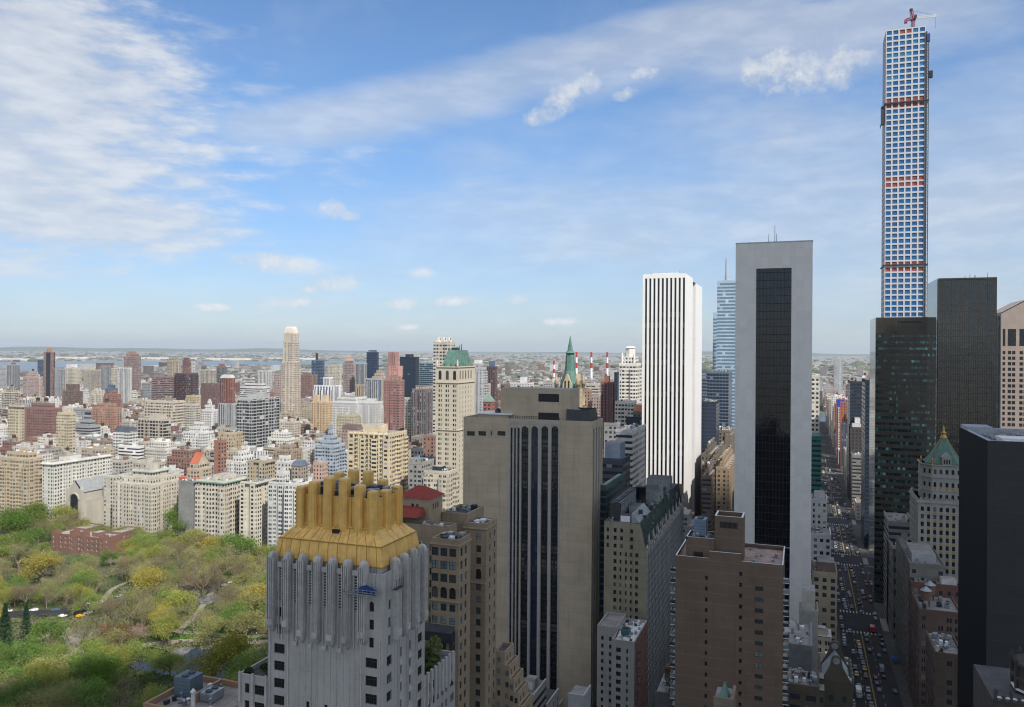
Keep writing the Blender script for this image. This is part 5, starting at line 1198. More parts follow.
for x0_, x1_, y0_, y1_, h_, m_ in ((LX+1.5, LX+7, ly(629), ly(619.5), 2.4, M_WHITE), (LX+13, LX+22, ly(631), ly(622), 4.2, M_TERR), (LX+45, LX+54, l1_-uc+.5, l1_-5, 5, M_TERR), (LX+60, LX+70, l1_-uc+1, l1_-4, 4, M_DCOP), (LX+76, LX+90, l1_-uc+1, l1_-3, 6, M_TERR)):
    b = MB(); b.box(x0_, x1_, y0_, y1_, lz, lz+h_, m_, top=M_TAR); b.build('roof_hut', lb)
b = MB(); yy0, yy1 = ly(638.5), ly(631.5); b.face([(LX+1, yy0, lz+.1), (LX+26, yy0, lz+.1), (LX+26, yy1, lz+3.6), (LX+1, yy1, lz+3.6)], M_METAL); b.box(LX+1, LX+26, yy1, yy1+.3, lz, lz+3.6, M_TERR); b.face([(LX+1, yy0, lz+.1), (LX+1, yy1, lz+3.6), (LX+1, yy1, lz)], M_TERR); b.build('skylight', lb)
b = MB(); clutter(b, LX+1, LX+12, ly(632), ly(606), lz, 14, .7, 1.2); clutter(b, LX+24, lxe-2, l1_-uc, l1_-2, lz, 60, 1.4, 3.0); b.build('roof_machinery', lb)
# ---- 14. small pale block in front of it -------------------------------------------------------
M_RBR = masonry('red_brown_brick', (0.17, 0.085, 0.065), course=3.2, line=0.05, var=0.12, streak=0.08)
M_PALE = masonry('grey_stucco', (0.33, 0.32, 0.30), course=3.2, line=0.04, var=0.10, streak=0.2)
QX = 282.0; qy = lambda p: yW(QX, p, 650); q0_, q1_ = qy(634.6), qy(611.6); qz = zat(QX, q0_, 630, 642); qe = xS(q0_, 647, 650)
pb = thing('grey_stucco_block', 'small grey stucco apartment block with a cluttered white roof below the tan mansard block', 'building', (QX, q0_, 0)); keep(QX, qe+6, q0_, q1_+8, 600, 648, 707)
wn = Win(); qw = q1_-q0_
block(pb, QX, qe, q0_, q1_, 0, qz, M_PALE, grid_holes([(qw*.30, 1.7), (qw*.68, .6)], rows(qz-3.6, 2.85, 12, 1.6), 'double', FG), None, None, wn, ph=.9, roofm=M_WHITE)
b = MB(); HS = grid_holes([(1.6+2.6*k, 1.1) for k in range(int((qe-QX-1)/2.6))], rows(qz-3.4, 2.85, 12, 1.6), 'sash', FG); wall_holes(b, (QX+.1, q0_-.15), (1, 0), qe-QX-.1, 0, qz-.3, HS, M_RBR, wn, .3); b.build('brick_front', pb)
q2 = yW(QX+8, 597, 650); block(pb, QX+8, qe, q1_, q2, 0, qz+1.5, M_PALE, grid_holes([(2, .9), (5, .9)], rows(qz-3, 2.85, 12, 1.5), 'sash', FG), None, None, wn, ph=.9, roofm=M_GRAV, name='wing_wall'); wn.emit(pb, most=80)
b = MB()
for z in range(8):
    b.box(QX+3, QX+4.4, q0_-1.3, q0_-.15, qz-5-2.85*z, qz-4.9-2.85*z, M_DMETAL, bottom=True); b.tube((QX+2.6, q0_-1.0, qz-5-2.85*z), (QX+5.6, q0_-1.0, qz-5-2.85*(z+1)), .08, .08, M_METAL, 4)
b.build('fire_escape', pb)
b = MB(); clutter(b, QX+1, qe-1, q0_+.5, q1_, qz-.9, 26, .7, 1.2)
for k in range(2): b.tube((QX+1, q1_-1.2, qz), (QX+1, q1_-2.6, qz+3.6), .12, .12, M_BLACK, 5); b.tube((QX+1, q1_-2.6, qz+3.6), (QX+1, q1_-3.8, qz+2.4), .12, .12, M_BLACK, 5)
b.build('roof_machinery', pb); ac(pb, QX+8, q1_-3.5, qz-.9, 3, 3, 2.6, plain('teal_tank_paint', (.06, .14, .17), .5))
# small low brown roof between the slab and this block, bottom edge
b = MB(); HERO_BOX.append((262, 300, 50, 90))

# ---- 15. corner roof of a brick block by the park (bottom left) --------------------------------
M_RFB = masonry('warm_brick', (0.34, 0.21, 0.13), course=3.2, line=.06, var=.12, streak=.1)
rX = 140.0; ry = lambda p: yW(rX, p, 695); ra, rb = ry(233), ry(143.5); rz_ = 76.0
pr = thing('park_side_brick_block', 'brick building top with grey cooling units at the bottom edge beside the park', 'building', (rX, ra, 0)); keep(rX, rX+16, 118, 150, 140, 240, 707)
ra, rb = 119.5, 134.5
def rq(px, py, z): return gnd(px, py, z)
c_ = [rq(150, 707, rz_), rq(144, 700, rz_)]
xa_, ya_ = gnd(233, 692, rz_); xb_, yb_ = gnd(143, 703, rz_)
rX0, rX1, rY0, rY1 = 139.0, 156.0, GY1+8.0, max(yb_, GY1+26)
block(pr, rX0, rX1, rY0, rY1, 0, rz_, M_RFB, grid_holes([(3+3.5*k, 1.4) for k in range(4)], rows(rz_-4, 3.2, 8, 1.8), 'sash', FG), None, None, wn := Win(), ph=1.3, pt=.6, roofm=M_GRAV); wn.emit(pr)
b = MB(); parapet_roof(b, [(x_, y_) for x_, y_ in rect(rX0-.15, rX1+.15, rY0-.15, rY1+.15)], rz_, .2, .8, M_GRAV, M_GRAV) if False else None
x, y = gnd(185, 688, rz_); ac(pr, min(x, rX1-3), min(y, rY1-4), rz_-1.3, 4.2, 4.6, 4.6, plain('slate_cladding', (.12, .16, .20), .5, .2, var=.2))
x, y = gnd(215, 692, rz_); ac(pr, x-1, y, rz_-1.3, 4, 3.4, 2.2)
b = MB(); x, y = gnd(222, 694, rz_); b.box(rX1-5.0, rX1-1.0, rY0+.5, rY0+4.2, rz_-1.3, rz_+3.6, M_METAL, top=M_METAL); b.build('stair_hut', pr)
b = MB(); clutter(b, rX0+1, rX1-1, rY0+2, rY1-1, rz_-1.3, 18, .7, 1.3); b.lathe(rX0+4, (rY0+rY1)/2, [(.5, rz_-1.3), (.5, rz_+2.4), (.7, rz_+2.5), (.1, rz_+3.2)], M_WHITE, 10); b.build('roof_machinery', pr)
for wb in (0,): b = MB(); b.box(rX0+6, rX1-2, rY1-9, rY1-8.5, rz_-1.3, rz_+.9, M_RFB, top=M_GRAV); b.build('parapet', pr)

# =================================================================== THE MIDDLE DISTANCE
FOOT = []        # for labels and visibility: dict per building
LUM = {'tan': (.44, .36, .25), 'cream': (.48, .44, .365), 'white': (.60, .59, .57), 'grey': (.32, .33, .34), 'lgrey': (.39, .395, .40), 'brown': (.17, .12, .10), 'maroon': (.19, .115, .105), 'red': (.27, .12, .09),
       'orange': (.36, .22, .16), 'pink': (.40, .31, .28), 'yellow': (.48, .42, .30), 'blue': (.10, .15, .24), 'black': (.03, .04, .06), 'teal': (.16, .28, .30), 'bgrey': (.27, .33, .40), 'dgrey': (.16, .16, .17), 'gold': (.50, .38, .20), 'stone': (.47, .44, .37)}
def mid(name, label, cat, X, pL, pC, pR, yt, yb, col, fac, bay=3.2, flr=3.2, dep=None, steps=(), roof=None, extras=(), group=None, rcol=None, lab=True):
    """a building whose west face spans pL..pC and south (or north) face pC..pR in the photograph; steps: (inset, height)"""
    right = pL > 812
    py = (yt+yb)/2
    if not right: y0, y1 = yW(X, pC, py), yW(X, pL, py)
    else: y0, y1 = yW(X, pR, py), yW(X, pC, py)
    if not right and pR and abs(y0) > 12 and pR > pC+.6: x1 = xS(y0, pR, py)
    elif right and pC > pL+.6: x1 = xS(y1, pL, py)
    else: x1 = X+(dep or 26)
    if x1 <= X or x1 > X+170: x1 = X+(dep or 30)
    if dep: x1 = X+dep
    zt = zat(X, (y0+y1)/2, (pL+pC)/2 if not right else (pC+pR)/2, yt)
    b = MB(); c = LUM[col] if isinstance(col, str) else col; rc = rcol or (.27, .26, .25)
    off = (rnd.randint(0, 900), rnd.randint(0, 900)+.35); z = zt - sum(h for _, h in steps); xx0, xx1, yy0, yy1 = X, x1, y0, y1; z0 = 0.0
    b.box(xx0, xx1, yy0, yy1, 0, z, fac, top=M_ROOF, bay=bay, flr=flr, tint=c, ttint=rc, off=off)
    # projecting bays give the street walls their relief
    if fac not in (M_TINT, F_CURT, F_PALE, F_RIB) and X < 1200:
        for lo, hi, ax in ((yy0, yy1, 'w'), (xx0, xx1, 's')):
            L_ = hi-lo
            if L_ < 13: continue
            nb_ = max(1, int(L_/11)); s_ = L_/(2*nb_+1); zc_ = z-(flr*rnd.choice([0, 1, 1, 2])) 
            for q_ in range(nb_+1):
                p0_ = lo+q_*2*s_+(.02 if q_ == 0 else 0); p1_ = p0_+s_-.04; oo = (off[0]+5*q_, off[1]+(z-zc_)*0)
                if ax == 'w': b.box(xx0-1.5, xx0+.01, p0_, p1_, 0, zc_, fac, top=M_ROOF, bay=bay, flr=flr, tint=c, ttint=rc, off=oo)
                else: b.box(p0_, p1_, yy0-1.5, yy0+.01, 0, zc_, fac, top=M_ROOF, bay=bay, flr=flr, tint=c, ttint=rc, off=oo)
    # parapet lip
    def lip(x0_, x1_, y0_, y1_, z_): 
        for r_ in ((x0_-.12, x0_+.5, y0_-.12, y1_+.12), (x0_+.5, x1_, y0_-.12, y0_+.5)): b.box(*r_, z_-.9, z_+.9, M_TINT, tint=tuple(v*1.04 for v in c), bottom=True)
    lip(xx0, xx1, yy0, yy1, z)
    for ins, h in steps:
        w_ = yy1-yy0; d_ = xx1-xx0; iy_ = min(ins, w_*.33); ix_ = min(ins, d_*.33)
        xx0 += ix_; xx1 -= ix_; yy0 += iy_; yy1 -= iy_
        b.box(xx0, xx1, yy0, yy1, z, z+h, fac, top=M_ROOF, bay=bay, flr=flr, tint=c, ttint=rc, off=off); z += h; lip(xx0, xx1, yy0, yy1, z)
    o = b.build(name); tag(o, label, cat, group)
    add_roof(o, xx0, xx1, yy0, yy1, z, c, extras)
    HERO_BOX.append((X-2, x1+2, y0-2, y1+2)); PROT.append((min(pL, pC), max(pR or pC, pC), yb, X))
    FOOT.append(dict(o=o, box=(X, x1, y0, y1, zt), lab=lab)); return o, (xx0, xx1, yy0, yy1, z, c)
def add_roof(o, x0, x1, y0, y1, z, c, extras):
    w_, d_ = y1-y0, x1-x0
    if w_*d_ > 150 and not any(q[0] in ('clut', 'acs', 'hip', 'gable', 'strips') for q in extras): extras = tuple(extras)+(('clut', 16),)
    for e in extras:
        k = e[0]
        if k == 'hut':      # (hut, fx0, fx1, fy0, fy1, h, tint?)
            b = MB(); t_ = LUM[e[6]] if len(e) > 6 else c; b.box(x0+d_*e[1], x0+d_*e[2], y0+w_*e[3], y0+w_*e[4], z, z+e[5], M_TINT, top=M_ROOF, tint=t_, ttint=(.3, .29, .28)); b.build('roof_hut', o)
        elif k == 'tank': tank(o, x0+d_*e[1], y0+w_*e[2], z, r=2.1, h=3.8)
        elif k == 'hip': b = MB(); q = e[3] if len(e) > 3 else .25; b.frustum(rect(x0-.5, x1+.5, y0-.5, y1+.5), z, rect(x0+d_*q, x1-d_*q, y0+w_*q, y1-w_*q), z+e[1], M_TINT, top=M_TINT, tint=e[2]); b.build('roof', o)
        elif k == 'gable':  # ridge along x or y
            b = MB(); h = e[1]; t_ = e[2]
            if e[3] == 'y': xm = (x0+x1)/2; b.mesh_faces([(x0-.5, y0, z), (x0-.5, y1, z), (xm, y0, z+h), (xm, y1, z+h), (x1+.5, y0, z), (x1+.5, y1, z)], [(0, 2, 3, 1), (2, 4, 5, 3)], M_TINT, t_); b.mesh_faces([(x0, y0, z), (x1, y0, z), (xm, y0, z+h), (x0, y1, z), (x1, y1, z), (xm, y1, z+h)], [(0, 1, 2), (3, 5, 4)], M_TINT, c)
            else: ym = (y0+y1)/2; b.mesh_faces([(x0, y0-.5, z), (x1, y0-.5, z), (x0, ym, z+h), (x1, ym, z+h), (x0, y1+.5, z), (x1, y1+.5, z)], [(0, 1, 3, 2), (2, 3, 5, 4)], M_TINT, t_); b.mesh_faces([(x0, y0, z), (x0, y1, z), (x0, ym, z+h), (x1, y0, z), (x1, y1, z), (x1, ym, z+h)], [(0, 2, 1), (3, 4, 5)], M_TINT, c)
            b.build('roof', o)
        elif k == 'cornice': b = MB(); b.box(x0-1.2, x1+1.2, y0-1.2, y1+1.2, z-1.3, z-.5, M_TINT, tint=e[1], bottom=True); b.build('cornice', o)
        elif k == 'strips':  # vertical stripes on the west and south walls
            b = MB(); n = e[1]; t_ = LUM[e[2]]; zb = e[3] if len(e) > 3 else 0
            for i in range(n): y = y0+w_*(i+.5)/n; b.box(x0-.25, x0+.0, y-w_/n*.22, y+w_/n*.22, zb, z-1, M_TINT, tint=t_)
            m_ = max(1, int(n*d_/w_)) if d_ < 60 else 3
            for i in range(m_): x = x0+d_*(i+.5)/m_; b.box(x-d_/m_*.2, x+d_/m_*.2, y0-.25, y0, zb, z-1, M_TINT, tint=t_)
            b.build('wall_bands', o)
        elif k == 'mast': b = MB(); b.tube((x0+d_/2, y0+w_/2, z), (x0+d_/2, y0+w_/2, z+e[1]), .7, .15, M_METAL, 6); b.build('mast', o)
        elif k == 'acs':
            for _ in range(e[1]): ac(o, rnd.uniform(x0+2, x1-2), rnd.uniform(y0+2, y1-2), z, rnd.uniform(1.2, 2.6), rnd.uniform(1, 2), rnd.uniform(1, 1.9), rnd.choice([M_METAL, M_DMETAL, M_GRAV]))
        elif k == 'clut': b = MB(); clutter(b, x0, x1, y0, y1, z, max(16, e[1]*2), 1.1, 2.0); b.build('roof_machinery', o)
U = 'tower'; B_ = 'building'
GRN = (.14, .23, .19); RT = (.42, .09, .05)
# skyline, left to right
mid('apartment_slab', 'pale grey slab at the left edge of the photo beside the river', B_, 1500, -8, 5, 6.5, 366, 388, 'lgrey', F_PAIR)
mid('apartment_tower', 'light grey tower with dark vertical stripes near the left edge below the river', U, 1450, 7, 17, 20, 364.8, 388, 'lgrey', F_STR, extras=[('hut', .3, .6, .3, .7, 5, 'brown'), ('strips', 4, 'dgrey')])
mid('stepped_apartment_house', 'stepped pinkish brick apartment house left of the tall dark striped brown tower', B_, 1330, 23, 38, 43, 372, 398, 'pink', F_PAIR, steps=[(4, 6), (5, 5)], extras=[('tank', .5, .5)])
mid('brown_striped_tower', 'tall reddish brown tower with a dark centre stripe, tallest at the far left', U, 1400, 43.5, 53, 55.3, 352, 398, (.30, .18, .15), F_PUNCH, extras=[('hut', .2, .8, .25, .75, 9, 'orange'), ('strips', 1, 'black')])
mid('dark_blue_tower', 'small dark blue tower peeping out behind the tall striped brown tower', U, 1650, 37.5, 43, 44, 359.5, 375, 'blue', F_GRID)
mid('grey_slab', 'plain mid grey slab just right of the tall striped brown tower', B_, 1350, 54.5, 63, 65, 369, 398, 'lgrey', F_STR)
mid('pale_apartment_house', 'pale grey apartment house with a raised white roof block, behind the stepped dark brown building', B_, 1400, 64.5, 72, 82, 368, 388, 'cream', F_PUNCH, extras=[('hut', .1, .7, .2, .9, 9, 'white')])
mid('dark_brown_building', 'dark brown stepped apartment building standing before paler slabs', B_, 1080, 63, 81, 83, 384.5, 405, 'brown', F_PUNCH, steps=[(6, 12)])
mid('cream_slab', 'wide cream slab with a small yellow roof box, right of the dark brown building', B_, 1420, 83.5, 98, 101, 370, 390, 'cream', F_STR, extras=[('hut', .4, .7, .35, .7, 7, 'yellow')])
mid('grey_tower', 'mid grey tower between the cream slab and the pale stepped tower', B_, 1350, 101, 109, 111, 366, 385, 'grey', F_STR)
mid('pale_stepped_tower', 'pale cream stepped tower just left of the tall brown tower with a pink top', B_, 1300, 111, 117, 119.5, 366, 388, 'cream', F_PUNCH, steps=[(3, 5)])
mid('brown_pink_topped_tower', 'tall brown speckled tower with a pink octagonal top, second tallest at the left', U, 1250, 124, 138, 141, 354, 392, (.27, .20, .19), F_PAIR, steps=[(3, 5)], extras=[('hut', .2, .8, .2, .8, 5, 'orange')])
mid('white_twin_slab', 'white slab pair below the tall brown pink-topped tower', U, 1130, 118, 130.5, 132, 368, 395, 'white', F_STR, extras=[('strips', 2, 'grey')])
mid('blue_grey_tower', 'small dark blue-grey house among red brick ones below the grey tower', B_, 1010, 106, 116, 117.5, 385, 398, 'blue', F_PUNCH, steps=[(3, 6)])
mid('red_brick_house', 'red brick stepped house just below the small dark blue-grey house', B_, 900, 104, 113, 121, 391, 410, (.28, .14, .11), F_PUNCH, steps=[(4, 5)])
mid('orange_brick_block', 'large orange brick apartment block left of the white mansard building', B_, 830, 92, 113, 121, 404, 428, 'orange', F_PUNCH, steps=[(4, 5)], extras=[('tank', .5, .5), ('clut', 10)])
mid('yellow_apartment_house', 'pale yellow brick apartment house with regular windows at the far left', B_, 640, 9, 21.5, 24.5, 406, 442, 'yellow', F_PAIR, extras=[('cornice', (.3, .22, .18)), ('clut', 8)])
mid('maroon_apartment_block', 'wide maroon brick apartment block between two pale yellow buildings', B_, 700, 24.5, 50, 62, 404, 436, (.235, .135, .12), F_PUNCH, steps=[(5, 5)], extras=[('tank', .3, .3), ('tank', .6, .8), ('clut', 14)])
mid('yellow_corner_house', 'pale yellow brick corner house right of the maroon block', B_, 640, 57.5, 70, 75.5, 413, 440, 'yellow', F_PAIR, extras=[('hut', .3, .7, .3, .7, 4)])
mid('grey_terraced_building', 'grey stepped building with a dark roof cap and long balconies in the middle left', B_, 720, 75, 90, 100.5, 416, 436, 'grey', F_RIB, steps=[(4, 6), (3, 6)], extras=[('hut', .1, .9, .1, .9, 4, 'black')])
mid('white_mansard_building', 'white low building with a dark sloping glazed roof right of the orange brick block', B_, 640, 114, 130, 138, 432, 446, 'white', F_WIDE, extras=[('hip', 5, (.08, .09, .11), .12)])
mid('tan_tower', 'tan tower on the skyline left of a slimmer red-brown one', U, 1350, 167, 178, 180.5, 358, 384, (.36, .31, .24), F_PAIR, steps=[(3, 6)])
mid('slim_red_brown_tower', 'slim red-brown tower with a white neighbour on the skyline', U, 1400, 182.5, 189.5, 191, 358, 374, 'maroon', F_PUNCH, steps=[(2, 5)])
mid('white_slim_slab', 'narrow white slab touching the slim red-brown tower', B_, 1420, 191.2, 194, 195.3, 362, 374, 'white', F_PUNCH)
mid('purple_brown_slab', 'wide purplish dark brown slab in two tones on the left skyline', B_, 1150, 174.5, 187, 198, 373.5, 398, (.13, .085, .085), F_GRID, extras=[('hut', .2, .5, .1, .4, 9, 'maroon')])
mid('maroon_cream_ended_slab', 'maroon banded slab with a blank cream end wall', B_, 1120, 151.5, 167, 174.3, 376.5, 398, (.27, .19, .18), F_RIB)
mid('grey_brick_pair', 'grey-green apartment tower on the skyline below the tan tower', B_, 1290, 142, 150, 152, 383, 400, 'grey', F_PUNCH)
mid('cream_skyline_slab', 'cream slab left of the dark tower with a red top', B_, 1370, 199.5, 212, 216, 370, 386, 'cream', F_STR)
mid('red_topped_dark_tower', 'dark grey tower with a small red top on the skyline', U, 1400, 216.5, 224, 227, 367, 382, 'dgrey', F_PUNCH, extras=[('hut', .2, .8, .2, .8, 7, 'red')])
mid('red_brick_tower', 'bright red brick tower with a pale green cap, above the grey office slab', U, 1000, 220.3, 231, 235, 378, 404, (.30, .125, .095), F_STR, extras=[('hip', 5, (.42, .46, .42), .12)])
mid('maroon_low_slab', 'low maroon slab immediately left of the bright red brick tower', B_, 1100, 201, 216, 220, 383.5, 398, 'maroon', F_PUNCH)
mid('beige_laboratory', 'long beige block with deep dark window openings, above the red gabled tower', B_, 900, 145, 172, 184.5, 401, 426, (.53, .47, .38), F_WIDE, bay=5, flr=4.2, extras=[('clut', 12)])
mid('grid_fronted_block', 'beige office block with a strong square window grid in the middle left', B_, 780, 138.3, 164, 171, 419, 442, (.48, .43, .35), F_GRID, bay=4.5, flr=4.0, extras=[('hut', .1, .7, .1, .6, 5, 'stone')])
mid('cream_grid_house', 'narrow cream house with square windows right of the beige laboratory', B_, 860, 184.8, 192, 199.5, 404.5, 424, 'cream', F_WIDE, bay=4)
mid('tan_roof_building', 'tan building with a flat roof left of the white stepped apartment house', B_, 950, 186, 195, 201, 396, 410, (.50, .40, .27), F_PUNCH)
mid('white_stepped_house', 'white stepped apartment house tapering upwards left of pale grey slabs', B_, 880, 201.5, 212, 218, 402, 424, 'white', F_PUNCH, steps=[(3, 6), (3, 5)], extras=[('hut', .2, .8, .2, .8, 4)])
mid('white_terraced_cluster', 'broad white terraced building directly behind the red gabled roof', B_, 720, 183.5, 203, 214, 423, 442, 'white', F_PUNCH, steps=[(4, 5), (4, 5)])
mid('pale_grey_twin', 'pale grey-white apartment slab below the bright red brick tower', B_, 870, 219, 232, 237, 404, 428, 'lgrey', F_STR, extras=[('strips', 3, 'grey')])
mid('grey_grid_slab', 'large grey office slab with a dense dark window grid, left of the tall cream tower', B_, 760, 237.5, 252.6, 278.5, 399, 436, (.40, .40, .39), F_GRID, bay=3.6, flr=3.7, extras=[('hut', .3, .7, .1, .9, 5, 'lgrey'), ('clut', 10)])
mid('white_skyline_slab', 'white twin-shafted slab left of the tall cream tower', B_, 1350, 257, 268, 273, 371, 388, 'white', F_STR)
mid('white_long_block', 'long white low block left of the tall cream tower behind the grey office slab', B_, 1050, 240, 262, 270, 384, 400, 'white', F_RIB, steps=[(5, 5)])
mid('pink_skyline_tower', 'thin pinkish tower hugging the left side of the tall cream tower', B_, 1300, 274, 279, 281, 374, 392, 'pink', F_PUNCH)
o, r = mid('cream_crowned_tower', 'tallest slim cream tower with a white rounded crown, alone on the skyline', U, 1150, 282.0, 292.5, 295.6, 333.5, 412, (.50, .43, .36), F_PAIR, steps=[(1.0, 34), (1.0, 14)], extras=[('strips', 2, 'cream')], dep=22)
b = MB(); x0, x1, y0, y1, z, c = r; b.frustum(rect(x0, x1, y0, y1), z, rect(x0+2, x1-2, y0+1.6, y1-1.6), z+9, M_TINT, top=M_TINT, tint=(.60, .53, .47)); b.frustum(rect(x0+2, x1-2, y0+1.6, y1-1.6), z+9, rect(x0+4, x1-4, y0+3, y1-3), z+12, M_TINT, top=M_TINT, tint=(.60, .53, .47)); b.build('crown', o, label='pale pink crown')
mid('tower_podium', 'low tan podium block at the foot of the tall cream tower', B_, 1120, 278.5, 296, 299.5, 413, 419, 'tan', F_PUNCH, dep=28)
mid('brown_slab', 'dull reddish brown slab between the tall cream tower and the big white stepped building', B_, 1250, 300, 315, 317.5, 375, 398, (.24, .155, .135), F_PUNCH, extras=[('hut', .1, .6, .3, .8, 4)])
mid('dark_blue_block', 'dark blue-grey block behind the lone slender chimney', B_, 1500, 311.5, 322, 324.5, 360.5, 376, 'blue', F_GRID)
mid('big_white_building', 'big white stepped slab, whitest mass left of centre on the skyline', B_, 1050, 314, 334, 342, 378, 400, (.70, .71, .72), F_STR, bay=5, steps=[(14, 12)], extras=[('strips', 3, 'lgrey')])
mid('white_cluster_block', 'wide white apartment block below and right of the big white stepped slab', B_, 900, 333, 356, 371, 398, 424, 'white', F_PUNCH, steps=[(4, 5)], extras=[('clut', 10)])
mid('white_second_block', 'white apartment block directly left of the tall pink brick tower with cream corners', B_, 860, 358, 376, 383, 402, 428, 'white', F_PUNCH, extras=[('hut', .2, .6, .2, .6, 4)])
mid('tan_twin_house', 'tan house with two blocky rooftop shafts below the big white slab', B_, 930, 311.5, 326, 334, 402, 420, (.55, .41, .26), F_PUNCH, extras=[('hut', .1, .5, .68, .95, 9), ('hut', .1, .5, .05, .3, 9)])
mid('yellow_brick_low_house', 'low yellow brick house behind the blue-grey stepped tower', B_, 800, 337, 352, 360, 415, 426, 'yellow', F_PUNCH)
mid('cream_flat_tower', 'cream flat block on the skyline behind the big white slab', B_, 1500, 327, 339, 342, 365, 379, 'cream', F_PUNCH)
mid('brown_pyramid_tower', 'brown-grey tower with a pink pyramid top, left of dark blue tower', U, 1300, 343, 353, 355.5, 361, 387, (.30, .24, .22), F_PAIR, steps=[(2, 5)], extras=[('hip', 6, (.40, .24, .20), .38)])
mid('grey_striped_tower', 'grey tower with dark stripes just left of the dark blue tower', U, 1280, 355.5, 364.5, 367, 363.5, 390, 'lgrey', F_STR, extras=[('strips', 2, 'dgrey')])
mid('tan_low_tower', 'tan apartment house below the grey striped tower', B_, 1100, 355, 362, 364, 385, 402, 'tan', F_STR)
mid('navy_tower', 'flat-topped navy blue glass tower standing free on the skyline', U, 1380, 366.5, 376.5, 378.7, 352.5, 380, (.035, .055, .11), F_CURT, extras=[('hut', .15, .85, .15, .85, 5, 'blue')])
mid('tan_ziggurat', 'tan ziggurat-like house between the navy tower and the pink brick tower', B_, 1200, 372, 383, 386, 371, 392, (.42, .34, .27), F_PUNCH, steps=[(3, 5), (3, 5)])
mid('striped_grey_slab', 'pale grey slab with dark blue recesses in front of the navy tower', B_, 1000, 365.5, 378, 381.5, 379, 402, 'lgrey', F_STR, extras=[('strips', 2, 'blue')])
o, r = mid('pink_brick_tower', 'tall pinkish red brick tower with cream corner bands and a slender upper shaft', U, 880, 384, 400.5, 404.3, 377, 424, (.33, .185, .165), F_PAIR, steps=[(2, 4)], extras=[('strips', 3, 'pink')])
x0, x1, y0, y1, z, c = r; b = MB(); yy0, yy1 = yW(884, 395, 360), yW(884, 387.5, 360); b.box(x0+3, x0+12, yy0, yy1, z, zat(884, yy0, 391, 352), F_PUNCH, top=M_ROOF, bay=3, flr=3.3, tint=c, ttint=(.3, .2, .2)); b.build('upper_shaft', o); b = MB(); b.box(x0+1, x0+14, yy0-5, yy1-2, z, zat(884, yy0, 391, 366), F_PUNCH, top=M_ROOF, bay=3, flr=3.3, tint=(.5, .28, .24)); b.build('upper_shoulder', o)
mid('black_tower', 'broad black glass tower with a notched top, darkest on the skyline', U, 1080, 399.8, 415.5, 419, 357.5, 400, (.022, .026, .038), F_CURT, extras=[('hut', .2, .8, .3, .7, 5, 'black')])
mid('teal_glass_block', 'blue-green glass block between the black tower and the cream ornate tower', U, 1180, 419.3, 433, 436, 363, 388, 'teal', F_CURT)
mid('brown_striped_pair', 'grey-brown striped apartment tower pair left of the green mansard tower', U, 840, 412, 424, 437, 386, 434, (.19, .16, .16), F_STR, steps=[(3, 4)], extras=[('strips', 4, 'stone')])
mid('white_narrow_house', 'white narrow apartment house between the pink brick tower and the striped brown pair', B_, 850, 404.5, 410.5, 412, 398, 424, 'cream', F_PUNCH)
o, r = mid('ornate_cream_tower', 'tall cream tower with an ornate gabled crown rising behind the green mansard tower', U, 720, 433.6, 451, 455, 342.5, 400, (.50, .46, .40), F_WIDE, flr=3.4)
x0, x1, y0, y1, z, c = r; b = MB(); w_ = y1-y0
for k in range(3): ya = y0+w_*(.08+.3*k); b.mesh_faces([(x0+1, ya, z), (x0+1, ya+w_*.24, z), (x0+1, ya+w_*.12, z+5), (x1-1, ya, z), (x1-1, ya+w_*.24, z), (x1-1, ya+w_*.12, z+5)], [(0, 2, 1), (0, 3, 5, 2), (1, 2, 5, 4)], M_TINT, (.55, .52, .47)); b.box(x0+4, x1-4, ya+w_*.05, ya+w_*.19, z, z+4.4, M_TINT, tint=(.30, .17, .14))
b.build('crown', o, label='pale gabled crown')
# cream tower with green copper mansard (near the avenue)
PXx = 520.0; pyy = lambda p: yW(PXx, p, 450)
M_CRM = masonry('cream_brick', (0.50, 0.45, 0.36), course=3.5, line=.06, var=.07, streak=.08)
p0_, p1_ = pyy(457.8), pyy(435.8); pzz = zat(PXx, p0_, 447, 366.5); pxe = xS(p0_, 474.5, 420)
pt_ = thing('green_mansard_tower', 'tall cream brick hotel tower with a green copper mansard roof', U, (PXx, p0_, 0)); keep(PXx, pxe, p0_, p1_, 424, 480, 600)
wn = Win(); pw = p1_-p0_
H = grid_holes([(pw*f, 1.2) for f in (.14, .46, .80)] + [(pw*f+1.6, .8) for f in (.14, .46, .80)], rows(pzz-14, 3.45, 28, 1.9), 'sash', FG)
H += [(pw*f-1.2, pw*f+1.2, pzz-9.5, pzz-3.0, 'arch', FG, M_GLASS) for f in (.17, .5, .83)]
S_ = [(3+5.0*i, 4.0+5.0*i, pzz-9.5-3.45*j*1.0, pzz-7.5-3.45*j, 'sash', FG, M_GLASS) for i in range(int((pxe-PXx-3)/5)) for j in range(26) if j > 1]
S_ += [(2.5+5.0*i, 4.4+5.0*i, pzz-9.0, pzz-3.0, 'arch', FG, M_GLASS) for i in range(int((pxe-PXx-3)/5))]
block(pt_, PXx, pxe, p0_, p1_, 0, pzz, M_CRM, H, S_, None, wn, ph=.5, reveal=.35); wn.emit(pt_)
b = MB()
for z in (pzz-.2, pzz-11.3, pzz-45): b.box(PXx-.6, pxe+.5, p0_-.6, p1_+.6, z-.5, z, M_CRM, bottom=True)
for y in (p0_+.6, p1_-.6): b.lathe(PXx-.1, y, [(.8, pzz), (.8, pzz+3), (.3, pzz+5)], M_CRM, 8)
b.build('cornice', pt_)
